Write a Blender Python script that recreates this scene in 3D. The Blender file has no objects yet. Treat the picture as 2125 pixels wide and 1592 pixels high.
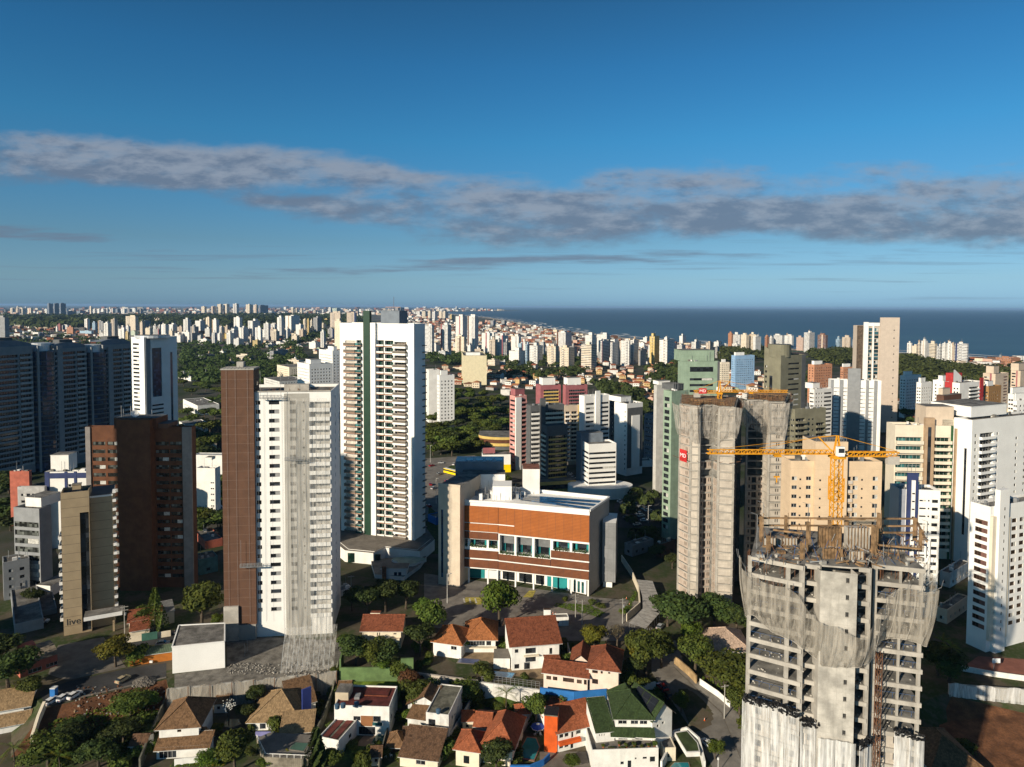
import bpy, math, random
from math import sin, cos, tan, atan2, radians, pi, sqrt, floor
from mathutils import Vector, Matrix
R = random.Random(7)
SC = bpy.context.scene
COL = SC.collection

# ------------------------------------------------------------------ camera
CAMZ = 110.0                       # the drone hovers 110 m above the street
FPX, CXP, HYP = 1417.0, 1062.5, 636.0   # focal length (px), centre column, horizon row of the photograph (2125 x 1592)
PITCH, ROLL = radians(2.5), radians(0.24)
fw = Vector((0, cos(PITCH), -sin(PITCH)))
r0 = Vector((1, 0, 0)); u0 = r0.cross(fw)
rt = r0 * cos(ROLL) + u0 * sin(ROLL)
up = u0 * cos(ROLL) - r0 * sin(ROLL)
CYP = HYP + FPX * tan(PITCH)
cam_d = bpy.data.cameras.new('camera'); cam = bpy.data.objects.new('camera', cam_d); COL.objects.link(cam)
cam_d.sensor_width = 36.0; cam_d.lens = 36.0 * FPX / 2125.0
cam_d.shift_y = -(796.0 - CYP) / 2125.0
cam_d.clip_start = 1.0; cam_d.clip_end = 200000.0
cam.matrix_world = Matrix(((rt.x, up.x, -fw.x, 0), (rt.y, up.y, -fw.y, 0), (rt.z, up.z, -fw.z, CAMZ), (0, 0, 0, 1)))
SC.camera = cam

# ------------------------------------------------------------------ light: low sun behind the camera's left shoulder
SUN_EL = radians(21.0)
SUN_AZ = radians(41.5)             # sun stands this far left of straight behind
sdir = Vector((-sin(SUN_AZ) * cos(SUN_EL), -cos(SUN_AZ) * cos(SUN_EL), sin(SUN_EL)))   # towards the sun
sun_d = bpy.data.lights.new('sun', 'SUN'); sun_d.energy = 5.0; sun_d.angle = radians(0.53); sun_d.color = (1.0, 0.87, 0.68)
sun = bpy.data.objects.new('sun', sun_d); COL.objects.link(sun)
sun.rotation_euler = sdir.to_track_quat('Z', 'Y').to_euler()
SC.view_settings.view_transform = 'Standard'; SC.view_settings.look = 'None'
SC.view_settings.exposure = 0.3; SC.view_settings.gamma = 1.0; SC.view_settings.use_curve_mapping = False
cy = SC.cycles
cy.max_bounces = 5; cy.diffuse_bounces = 2; cy.glossy_bounces = 2; cy.transmission_bounces = 3; cy.volume_bounces = 0
cy.transparent_max_bounces = 12; cy.caustics_reflective = False; cy.caustics_refractive = False

class NT:                           # tiny node helper
    def __init__(s, tree): s.t = tree; s.n = tree.nodes; s.l = tree.links
    def new(s, typ, **kw):
        n = s.n.new(typ)
        for k, v in kw.items(): setattr(n, k, v)
        return n
    def put(s, sock, val):
        if isinstance(val, bpy.types.NodeSocket): s.l.new(val, sock)
        elif val is not None: sock.default_value = val
    def math(s, op, a, b=None, c=None, clamp=False):
        n = s.new('ShaderNodeMath', operation=op, use_clamp=clamp); s.put(n.inputs[0], a)
        if b is not None: s.put(n.inputs[1], b)
        if c is not None: s.put(n.inputs[2], c)
        return n.outputs[0]
    def ramp(s, v, a, b, c=0.0, d=1.0, smooth=True):
        n = s.new('ShaderNodeMapRange', interpolation_type='SMOOTHSTEP' if smooth else 'LINEAR')
        s.put(n.inputs[0], v); n.inputs[1].default_value = a; n.inputs[2].default_value = b
        n.inputs[3].default_value = c; n.inputs[4].default_value = d
        return n.outputs[0]
    def mix(s, f, a, b, mode='MIX'):
        n = s.new('ShaderNodeMix', data_type='RGBA', blend_type=mode)
        s.put(n.inputs[0], f); s.put(n.inputs[6], a); s.put(n.inputs[7], b)
        return n.outputs[2]
    def noise(s, vec, scale, detail=3.0, rough=0.55, dist=0.0):
        n = s.new('ShaderNodeTexNoise'); s.put(n.inputs['Vector'], vec)
        n.inputs['Scale'].default_value = scale; n.inputs['Detail'].default_value = detail
        n.inputs['Roughness'].default_value = rough; n.inputs['Distortion'].default_value = dist
        return n.outputs['Fac']
    def vmul(s, vec, t):
        n = s.new('ShaderNodeVectorMath', operation='MULTIPLY'); s.put(n.inputs[0], vec); n.inputs[1].default_value = t
        return n.outputs[0]
    def comb(s, x, y, z=0.0):
        n = s.new('ShaderNodeCombineXYZ'); s.put(n.inputs[0], x); s.put(n.inputs[1], y); s.put(n.inputs[2], z)
        return n.outputs[0]
    def curve(s, v, pts, x0, x1, y0, y1):
        t = s.ramp(v, x0, x1, 0, 1, smooth=False)
        n = s.new('ShaderNodeFloatCurve'); c = n.mapping.curves[0]
        P = [((x - x0) / (x1 - x0), (y - y0) / (y1 - y0)) for x, y in pts]
        c.points[0].location = P[0]; c.points[1].location = P[-1]
        for p in P[1:-1]: c.points.new(*p)
        n.mapping.update(); s.put(n.inputs['Value'], t)
        return s.ramp(n.outputs[0], 0, 1, y0, y1, smooth=False)

def lin(r, g, b):
    f = lambda c: (c / 255) / 12.92 if c / 255 <= 0.04045 else ((c / 255 + 0.055) / 1.055) ** 2.4
    return (f(r), f(g), f(b), 1.0)

# ------------------------------------------------------------------ sky
W = bpy.data.worlds.new('World'); SC.world = W; W.use_nodes = True
n = NT(W.node_tree); n.n.clear()
sky = n.new('ShaderNodeTexSky', sky_type='NISHITA'); sky.sun_disc = False
sky.sun_elevation = SUN_EL; sky.sun_rotation = pi + SUN_AZ
sky.altitude = 100.0; sky.air_density = 1.0; sky.dust_density = 0.6; sky.ozone_density = 3.0
tc = n.new('ShaderNodeTexCoord'); sep = n.new('ShaderNodeSeparateXYZ'); n.l.new(tc.outputs['Generated'], sep.inputs[0])
dx, dy, dz = sep.outputs
ys = n.math('MAXIMUM', dy, 0.05)
u_ = n.math('DIVIDE', dx, ys); v_ = n.math('DIVIDE', dz, ys)
# deeper, clearer blue with height, hazy teal at the horizon
tint = n.new('ShaderNodeValToRGB'); n.put(tint.inputs[0], n.ramp(dz, -0.02, 0.5, 0, 1, smooth=False))
cr = tint.color_ramp
cr.elements[0].position = 0.0; cr.elements[0].color = (0.40, 0.72, 1.30, 1)
for p, c in ((0.055, (0.44, 0.78, 1.42)), (0.11, (0.46, 0.71, 1.07)), (0.21, (0.41, 0.64, 0.82)), (0.48, (0.24, 0.73, 0.935)), (0.66, (0.197, 0.655, 0.88)), (0.80, (0.185, 0.56, 0.74))):
    e = cr.elements.new(p); e.color = (*c, 1)
cr.elements[-1].position = 1.0; cr.elements[-1].color = (0.10, 0.30, 0.40, 1)
clear = n.mix(1.0, sky.outputs[0], tint.outputs[0], 'MULTIPLY')
E = lambda y: (636 - y) / 1417
U = lambda x: (x - 1062.5) / 1417
top = n.curve(u_, [(U(-400), E(260)), (U(0), E(262)), (U(300), E(290)), (U(600), E(305)), (U(800), E(325)), (U(1000), E(352)), (U(1150), E(362)), (U(1240), E(338)), (U(1400), E(334)), (U(1650), E(345)), (U(1850), E(332)), (U(2125), E(322)), (U(2600), E(310))], U(-400), U(2600), 0, 0.4)
bot = n.curve(u_, [(U(-400), E(385)), (U(0), E(395)), (U(300), E(412)), (U(480), E(445)), (U(650), E(478)), (U(850), E(515)), (U(1000), E(528)), (U(1300), E(520)), (U(1600), E(512)), (U(1900), E(528)), (U(2125), E(532)), (U(2600), E(530))], U(-400), U(2600), 0, 0.4)
t_ = n.math('DIVIDE', n.math('SUBTRACT', v_, bot), n.math('MAXIMUM', n.math('SUBTRACT', top, bot), 0.01))
band = n.math('MULTIPLY', n.ramp(t_, -0.08, 0.3), n.ramp(t_, 1.12, 0.72))
gapv = n.curve(u_, [(U(-400), E(330)), (U(0), E(345)), (U(250), E(415)), (U(560), E(402)), (U(820), E(408)), (U(1120), E(388)), (U(1400), E(402)), (U(1700), E(392)), (U(1950), E(362)), (U(2125), E(360)), (U(2600), E(350))], U(-400), U(2600), 0, 0.4)
gapw = n.curve(u_, [(U(-400), 0.0), (U(0), 0.15), (U(250), 0.8), (U(700), 1.0), (U(1000), 0.5), (U(1250), 0.9), (U(1600), 0.9), (U(1950), 0.8), (U(2600), 0.3)], U(-400), U(2600), 0, 1)
gap = n.math('MULTIPLY', n.ramp(n.math('ABSOLUTE', n.math('SUBTRACT', v_, gapv)), 0.020, 0.0), gapw)
band = n.math('SUBTRACT', band, n.math('MULTIPLY', gap, 0.34), clamp=True)
wsp = n.comb(n.math('MULTIPLY', u_, 2.2), n.math('MULTIPLY', v_, 8.2), 3.7)
n1 = n.noise(wsp, 2.6, 8.0, 0.60, 0.25)
n2 = n.noise(n.comb(n.math('MULTIPLY', u_, 8.0), n.math('MULTIPLY', v_, 15.0), 1.1), 4.0, 6.0, 0.6)
nn = n.math('MULTIPLY_ADD', n.math('SUBTRACT', n.math('ADD', n.math('MULTIPLY', n1, 0.77), n.math('MULTIPLY', n2, 0.23)), 0.5), 1.7, 0.5)
shape = n.math('ADD', n.math('MULTIPLY', band, 0.66), nn)
alpha = n.ramp(shape, 0.66, 1.26)
alpha = n.math('MULTIPLY', alpha, n.ramp(band, 0.0, 0.25))
lowb = n.curve(u_, [(U(-400), 0.0), (U(0), 0.9), (U(200), 0.7), (U(330), 0.25), (U(500), 0.45), (U(900), 0.8), (U(1300), 0.9), (U(1600), 0.45), (U(1900), 0.5), (U(2600), 0.3)], U(-400), U(2600), 0, 1)
lowv = n.curve(u_, [(U(-400), E(480)), (U(0), E(488)), (U(250), E(500)), (U(480), E(562)), (U(900), E(550)), (U(1300), E(535)), (U(1700), E(528)), (U(2600), E(530))], U(-400), U(2600), 0, 0.4)
dl = n.math('ABSOLUTE', n.math('SUBTRACT', v_, lowv))
ls = n.math('MULTIPLY', n.ramp(dl, 0.02, 0.002), lowb)
n3 = n.noise(n.comb(n.math('MULTIPLY', u_, 3.0), n.math('MULTIPLY', v_, 45.0), 9.2), 2.4, 6.0, 0.6)
a2 = n.math('MULTIPLY', n.ramp(n.math('ADD', n.math('MULTIPLY', ls, 0.5), n3), 0.70, 1.05), 0.75)
n4 = n.noise(n.comb(n.math('MULTIPLY', u_, 1.5), n.math('MULTIPLY', v_, 60.0), 5.2), 2.0, 5.0, 0.6)
a3 = n.math('MULTIPLY', n.math('MULTIPLY', n.ramp(n4, 0.56, 0.72), n.ramp(v_, 0.006, 0.02)), n.ramp(v_, 0.12, 0.07))
a2 = n.math('MAXIMUM', a2, n.math('MULTIPLY', a3, 0.32))
alpha = n.math('MAXIMUM', n.math('MULTIPLY', alpha, 0.86), a2)
n5 = n.noise(n.comb(n.math('MULTIPLY', u_, 6.0), n.math('MULTIPLY', v_, 18.0), 7.7), 3.0, 6.0, 0.62)
lit = n.ramp(n.math('ADD', n5, n.math('MULTIPLY', n.math('SUBTRACT', t_, 0.5), 0.30)), 0.36, 0.66)
ccol = n.mix(lit, (0.122, 0.158, 0.222, 1), (0.235, 0.268, 0.325, 1))
SKYS = 0.085
bg = n.new('ShaderNodeBackground')
cl2 = n.mix(1.0, ccol, (1 / SKYS, 1 / SKYS, 1 / SKYS, 1), 'MULTIPLY')
n.put(bg.inputs[0], n.mix(alpha, clear, cl2)); bg.inputs[1].default_value = SKYS
out = n.new('ShaderNodeOutputWorld'); n.l.new(bg.outputs[0], out.inputs[0])

# ------------------------------------------------------------------ from a place in the photograph to a place in the world
def ray(px, py): return fw + rt * ((px - CXP) / FPX) + up * ((CYP - py) / FPX)
def at(px, py, D):                  # the point at depth D (metres along +Y)
    d = ray(px, py); k = D / d.y; return Vector((d.x * k, D, CAMZ + d.z * k))
def gp(px, py, z=0.0):              # the point on the level z
    d = ray(px, py); k = (z - CAMZ) / d.z; return Vector((d.x * k, d.y * k, z))
def V2(x, y): return Vector((x, y, 0))

# ------------------------------------------------------------------ materials
MATS = {}
def mat(name, rgb, rough=0.85, var=0.18, scale=0.35, streak=0.0, bump=0.0, metal=0.0, spec=0.3, dirt=None, fine=0.0):
    if name in MATS: return MATS[name]
    m = bpy.data.materials.new(name); m.use_nodes = True; k = NT(m.node_tree); b = k.n['Principled BSDF']
    col = (*rgb, 1) if len(rgb) == 3 else rgb
    geo = k.new('ShaderNodeNewGeometry'); pos = geo.outputs['Position']
    f = k.noise(pos, scale, 5.0, 0.6)
    dk = (*(c * (1 - var * 1.6) for c in col[:3]), 1); lt = (*(min(0.92, c * (1 + var * 0.7)) for c in col[:3]), 1)
    c = k.mix(k.ramp(f, 0.3, 0.7), dk, lt)
    if fine:
        c = k.mix(k.math('MULTIPLY', k.ramp(k.noise(pos, scale * 9, 3.0, 0.6), 0.4, 0.7), fine), c, dk)
    if streak:
        s = k.noise(k.vmul(pos, (1, 1, 0.06)), 1.1, 4.0, 0.65)
        d = dirt or tuple(x * 0.45 for x in col[:3])
        c = k.mix(k.math('MULTIPLY', k.ramp(s, 0.5, 0.78), streak), c, (*d, 1))
    k.put(b.inputs['Base Color'], c)
    b.inputs['Roughness'].default_value = rough; b.inputs['Metallic'].default_value = metal
    b.inputs['Specular IOR Level'].default_value = spec
    if bump:
        bp = k.new('ShaderNodeBump'); bp.inputs['Strength'].default_value = bump; bp.inputs['Distance'].default_value = 0.3
        k.put(bp.inputs['Height'], k.noise(pos, scale * 6, 4.0, 0.6)); k.l.new(bp.outputs[0], b.inputs['Normal'])
    MATS[name] = m; return m

def glass(name, rgb, rough=0.12, spec=0.6, var=0.5, cell=1.6):
    if name in MATS: return MATS[name]
    m = bpy.data.materials.new(name); m.use_nodes = True; k = NT(m.node_tree); b = k.n['Principled BSDF']
    geo = k.new('ShaderNodeNewGeometry')
    w = k.new('ShaderNodeTexWhiteNoise', noise_dimensions='3D')
    sn = k.new('ShaderNodeVectorMath', operation='SNAP'); k.l.new(geo.outputs['Position'], sn.inputs[0]); sn.inputs[1].default_value = (cell,) * 3
    k.l.new(sn.outputs[0], w.inputs[0])
    k.put(b.inputs['Base Color'], k.mix(k.math('POWER', w.outputs['Value'], 3.0), (*(c * (1 - var) for c in rgb), 1), (*(c * (1 + 2.2 * var) for c in rgb), 1)))
    b.inputs['Roughness'].default_value = rough; b.inputs['Specular IOR Level'].default_value = spec
    MATS[name] = m; return m

def tiles(name, rgb, dark=0.5, age=0.35, rows=0.34):        # fired clay pantiles: rows from the UV in metres
    if name in MATS: return MATS[name]
    m = bpy.data.materials.new(name); m.use_nodes = True; k = NT(m.node_tree); b = k.n['Principled BSDF']
    uv = k.new('ShaderNodeUVMap'); sx = k.new('ShaderNodeSeparateXYZ'); k.l.new(uv.outputs[0], sx.inputs[0])
    geo = k.new('ShaderNodeNewGeometry'); pos = geo.outputs['Position']
    a = k.math('PINGPONG', k.math('DIVIDE', sx.outputs[0], rows), 0.5)
    lap = k.math('FRACT', k.math('DIVIDE', sx.outputs[1], 0.42))
    w = k.new('ShaderNodeTexWhiteNoise', noise_dimensions='2D')
    k.put(w.inputs[0], k.comb(k.math('FLOOR', k.math('DIVIDE', sx.outputs[0], rows)), k.math('FLOOR', k.math('DIVIDE', sx.outputs[1], 0.42))))
    base = k.mix(w.outputs['Value'], (*(c * 0.72 for c in rgb), 1), (*(min(.9, c * 1.22) for c in rgb), 1))
    soot = k.ramp(k.noise(pos, 0.9, 6.0, 0.7), 0.47, 0.68)
    base = k.mix(k.math('MULTIPLY', soot, age), base, (*(c * 0.22 for c in rgb), 1))
    pale = k.ramp(k.noise(pos, 0.35, 4.0, 0.6), 0.55, 0.75)
    base = k.mix(k.math('MULTIPLY', pale, 0.25), base, (*(min(.8, c * 1.5 + .03) for c in rgb), 1))
    gap = k.math('MULTIPLY', k.ramp(a, 0.16, 0.0), dark)
    k.put(b.inputs['Base Color'], k.mix(gap, base, (*(c * 0.25 for c in rgb), 1)))
    bp = k.new('ShaderNodeBump'); bp.inputs['Strength'].default_value = 0.9; bp.inputs['Distance'].default_value = 0.12
    k.put(bp.inputs['Height'], k.math('ADD', a, k.math('MULTIPLY', lap, 0.35))); k.l.new(bp.outputs[0], b.inputs['Normal'])
    b.inputs['Roughness'].default_value = 0.9; b.inputs['Specular IOR Level'].default_value = 0.2
    MATS[name] = m; return m

def lined(name, rgb, line, du=0.0, dv=3.0, wu=0.08, wv=0.08, var=0.12, rough=0.8, streak=0.0):   # cladding with joints, UV in metres
    if name in MATS: return MATS[name]
    m = mat(name, rgb, rough, var, 0.3, streak); k = NT(m.node_tree); b = k.n['Principled BSDF']
    src = b.inputs['Base Color'].links[0].from_socket
    uv = k.new('ShaderNodeUVMap'); sx = k.new('ShaderNodeSeparateXYZ'); k.l.new(uv.outputs[0], sx.inputs[0])
    f = None
    for o, d, w in ((0, du, wu), (1, dv, wv)):
        if not d: continue
        g = k.math('LESS_THAN', k.math('FRACT', k.math('DIVIDE', sx.outputs[o], d)), w / d)
        f = g if f is None else k.math('MAXIMUM', f, g)
    k.put(b.inputs['Base Color'], k.mix(f, src, (*line, 1)))
    return m

def far_facade(name, su=(0.22, 0.78), sv=(0.34, 0.78), bay=3.0, fl=3.0, glassc=(0.03, 0.04, 0.055), tint=None):
    # wall in the object's own colour with a window grid (surface pattern of buildings too far to show openings)
    if name in MATS: return MATS[name]
    m = bpy.data.materials.new(name); m.use_nodes = True; k = NT(m.node_tree); b = k.n['Principled BSDF']
    uv = k.new('ShaderNodeUVMap'); sx = k.new('ShaderNodeSeparateXYZ'); k.l.new(uv.outputs[0], sx.inputs[0])
    oi = k.new('ShaderNodeObjectInfo')
    a = k.math('DIVIDE', sx.outputs[0], bay); c = k.math('DIVIDE', sx.outputs[1], fl)
    fu, fv = k.math('FRACT', a), k.math('FRACT', c)
    mk = k.math('MULTIPLY', k.math('GREATER_THAN', fv, sv[0]), k.math('LESS_THAN', fv, sv[1]))
    if su: mk = k.math('MULTIPLY', mk, k.math('MULTIPLY', k.math('GREATER_THAN', fu, su[0]), k.math('LESS_THAN', fu, su[1])))
    w = k.new('ShaderNodeTexWhiteNoise', noise_dimensions='3D')
    k.put(w.inputs[0], k.comb(k.math('FLOOR', a), k.math('FLOOR', c), k.math('MULTIPLY', oi.outputs['Random'], 97.0)))
    gcol = k.mix(k.math('POWER', w.outputs['Value'], 2.5), (*glassc, 1), (*(min(.6, x * 5 + .05) for x in glassc), 1))
    wv = k.noise(k.vmul(k.comb(sx.outputs[0], sx.outputs[1], k.math('MULTIPLY', oi.outputs['Random'], 50.0)), (1, 0.15, 1)), 0.4, 4.0, 0.6)
    wall = k.mix(k.ramp(wv, 0.35, 0.75, 0.0, 0.35), oi.outputs['Color'], k.mix(1.0, oi.outputs['Color'], (0.45, 0.43, 0.4, 1), 'MULTIPLY'))
    k.put(b.inputs['Base Color'], k.mix(mk, wall, gcol))
    b.inputs['Roughness'].default_value = 0.7; b.inputs['Specular IOR Level'].default_value = 0.25
    MATS[name] = m; return m

def netting(name, rgb, dens=0.5, su=0.0):    # thin woven net: threads and gaps, see-through on average
    if name in MATS: return MATS[name]
    m = bpy.data.materials.new(name); m.use_nodes = True; k = NT(m.node_tree); b = k.n['Principled BSDF']
    geo = k.new('ShaderNodeNewGeometry'); pos = geo.outputs['Position']
    f = k.noise(k.vmul(pos, (1, 1, 0.3)), 0.7, 5.0, 0.65)
    k.put(b.inputs['Base Color'], k.mix(f, (*(c * 0.86 for c in rgb), 1), (*(min(.9, c * 1.12) for c in rgb), 1)))
    b.inputs['Roughness'].default_value = 1.0; b.inputs['Specular IOR Level'].default_value = 0.0
    a = k.ramp(k.noise(k.vmul(pos, (1, 1, 0.10)), 1.5, 4.0, 0.6), 0.32, 0.68, max(.05, dens - 0.26), min(.95, dens + 0.26))
    k.put(b.inputs['Alpha'], a)
    MATS[name] = m; return m

# ------------------------------------------------------------------ meshes
class MB:
    def __init__(s): s.v = []; s.f = []; s.m = []; s.uv = []; s.mats = []
    def mi(s, m):
        if m not in s.mats: s.mats.append(m)
        return s.mats.index(m)
    def poly(s, pts, m, uv=None):
        i = len(s.v); pts = [Vector(p) for p in pts]; s.v += pts; s.f.append(tuple(range(i, i + len(pts)))); s.m.append(s.mi(m))
        if uv is None:
            o = pts[0]; e = pts[1] - o; L = e.length or 1.0; e = e / L
            w = pts[-1] - o; w = w - e * w.dot(e); w = w / (w.length or 1.0)
            uv = [((p - o).dot(e), (p - o).dot(w)) for p in pts]
        s.uv.append(uv)
    def quad(s, a, b, c, d, m, off=(0, 0)):
        a, b, c, d = map(Vector, (a, b, c, d))
        s.poly((a, b, c, d), m)
        if off != (0, 0): s.uv[-1] = [(x + off[0], y + off[1]) for x, y in s.uv[-1]]
    def prism(s, pts, z0, z1, m, top=None, bottom=False, closed=True):     # pts counter-clockwise seen from above
        P = [Vector((p[0], p[1], 0)) for p in pts]; k = len(P); run = 0.0
        for i in range(k if closed else k - 1):
            a, b = P[i], P[(i + 1) % k]
            s.quad((a.x, a.y, z0), (b.x, b.y, z0), (b.x, b.y, z1), (a.x, a.y, z1), m, (run, 0.0001)); run += (b - a).length
        if closed:
            s.poly([(p.x, p.y, z1) for p in P], top or m)
            if bottom: s.poly([(p.x, p.y, z0) for p in reversed(P)], m)
    def obox(s, o, ex, w, d, z0, z1, m, top=None, bottom=True):            # oriented box: o front-left corner, ex along the front, depth goes inward
        ey = Vector((-ex.y, ex.x, 0)); o = Vector((o[0], o[1], 0))
        s.prism([o, o + ex * w, o + ex * w + ey * d, o + ey * d], z0, z1, m, top, bottom)
    def box(s, x0, x1, y0, y1, z0, z1, m, top=None, bottom=True):
        s.prism([(x0, y0), (x1, y0), (x1, y1), (x0, y1)], z0, z1, m, top, bottom)
    def bar(s, a, b, w, m, w2=None):                                        # square-section bar from a to b
        a, b = Vector(a), Vector(b); d = (b - a)
        if d.length < 1e-6: return
        d.normalize(); q = d.cross(Vector((0, 0, 1)) if abs(d.z) < 0.95 else Vector((1, 0, 0))).normalized(); p = d.cross(q)
        h = w / 2; h2 = (w2 if w2 is not None else w) / 2; A = []; B = []
        for sx, sy in ((-1, -1), (1, -1), (1, 1), (-1, 1)):
            A.append(a + q * h * sx + p * h * sy); B.append(b + q * h2 * sx + p * h2 * sy)
        for i in range(4): s.quad(A[i], A[(i + 1) % 4], B[(i + 1) % 4], B[i], m)
        s.poly(A[::-1], m); s.poly(B, m)
    def tube(s, a, b, r, m, r2=None, k=8, caps=True):
        a, b = Vector(a), Vector(b); d = (b - a).normalized()
        q = d.cross(Vector((0, 0, 1)) if abs(d.z) < 0.95 else Vector((1, 0, 0))).normalized(); p = d.cross(q); r2 = r if r2 is None else r2
        A = [a + (q * cos(2 * pi * i / k) + p * sin(2 * pi * i / k)) * r for i in range(k)]
        B = [b + (q * cos(2 * pi * i / k) + p * sin(2 * pi * i / k)) * r2 for i in range(k)]
        for i in range(k): s.quad(A[i], A[(i + 1) % k], B[(i + 1) % k], B[i], m)
        if caps: s.poly(A[::-1], m); s.poly(B, m)
    def shift(s, o): s.v = [p + o for p in s.v]
    def build(s, name, parent=None, loc=None):
        me = s.mesh(name); ob = bpy.data.objects.new(name, me); COL.objects.link(ob)
        if loc is not None: ob.location = loc
        if parent is not None: ob.parent = parent
        return ob
    def mesh(s, name):
        me = bpy.data.meshes.new(name); me.from_pydata([tuple(p) for p in s.v], [], s.f)
        for m in s.mats: me.materials.append(m)
        me.polygons.foreach_set('material_index', s.m)
        ul = me.uv_layers.new(name='UVMap'); flat = [c for f in s.uv for q in f for c in q]; ul.data.foreach_set('uv', flat)
        me.update(); return me

LABELS = {}
def tag(o, label, cat, group=None, kind=None):
    if label:
        o['label'] = label
        LABELS.setdefault(label, []).append(o)
    if cat: o['category'] = cat
    if group: o['group'] = group
    if kind: o['kind'] = kind
    return o
def struct(mb, name, label=None): return tag(mb.build(name), label, None, kind='structure')
def empty(name, loc):
    o = bpy.data.objects.new(name, None); COL.objects.link(o); o.location = loc; o.empty_display_size = 0.5; return o
def inst(name, me, parent=None, loc=(0, 0, 0), rz=0.0, sc=None):
    o = bpy.data.objects.new(name, me); COL.objects.link(o); o.location = loc; o.rotation_euler = (0, 0, rz)
    if sc is not None: o.scale = sc if isinstance(sc, (tuple, list)) else (sc, sc, sc)
    if parent is not None: o.parent = parent
    return o
def copy_tree(o, parent=None):
    c = o.copy(); COL.objects.link(c)
    if parent is not None: c.parent = parent
    for ch in list(o.children): copy_tree(ch, c)
    return c

# ------------------------------------------------------------------ facades with real openings
def facade(mb, o, ex, W, H, holes, m, z0=0.0, rm=None):
    """wall from o along ex (left to right as seen from outside), holes (x0, x1, z0, z1, depth) are cut and given reveals"""
    rm = rm or m; inn = Vector((-ex.y, ex.x, 0)); o = Vector((o[0], o[1], 0))
    xs = sorted({0.0, W, *(h[0] for h in holes), *(h[1] for h in holes)}); zs = sorted({z0, H, *(h[2] for h in holes), *(h[3] for h in holes)})
    P = lambda x, z, d=0.0: o + ex * x + inn * d + Vector((0, 0, z))
    for j in range(len(zs) - 1):
        zc = (zs[j] + zs[j + 1]) / 2
        row = [h for h in holes if h[2] < zc < h[3]]
        start = None
        for i in range(len(xs)):
            xc = (xs[i] + xs[i + 1]) / 2 if i < len(xs) - 1 else None
            solid = xc is not None and not any(h[0] < xc < h[1] for h in row)
            if solid and start is None: start = xs[i]
            if not solid and start is not None:
                mb.quad(P(start, zs[j]), P(xs[i], zs[j]), P(xs[i], zs[j + 1]), P(start, zs[j + 1]), m, (start, zs[j])); start = None
    for x0, x1, a, b, d in holes:
        mb.quad(P(x0, a), P(x1, a), P(x1, a, d), P(x0, a, d), rm); mb.quad(P(x1, b), P(x0, b), P(x0, b, d), P(x1, b, d), rm)
        mb.quad(P(x0, b), P(x0, a), P(x0, a, d), P(x0, b, d), rm); mb.quad(P(x1, a), P(x1, b), P(x1, b, d), P(x1, a, d), rm)

WINC = {}
def win_mesh(w, h, gm, fm, nx=2, nz=1, ft=0.07, curtain=None):
    key = (round(w, 2), round(h, 2), gm.name, fm.name if fm else '', nx, nz, curtain.name if curtain else '')
    if key in WINC: return WINC[key]
    mb = MB(); mb.quad((0, 0, 0), (w, 0, 0), (w, 0, h), (0, 0, h), gm)
    if curtain: mb.quad((w * .52, -.02, h * .04), (w * .97, -.02, h * .04), (w * .97, -.02, h * .96), (w * .52, -.02, h * .96), curtain)
    if fm:
        for i in range(nx + 1):
            x = (w - ft) * i / nx; mb.box(x, x + ft, -.06, -.001, 0, h, fm)
        for j in range(nz + 1):
            z = (h - ft) * j / nz; mb.box(0, w, -.055, -.002, z, z + ft, fm)
    me = mb.mesh('window'); WINC[key] = me; return me

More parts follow.
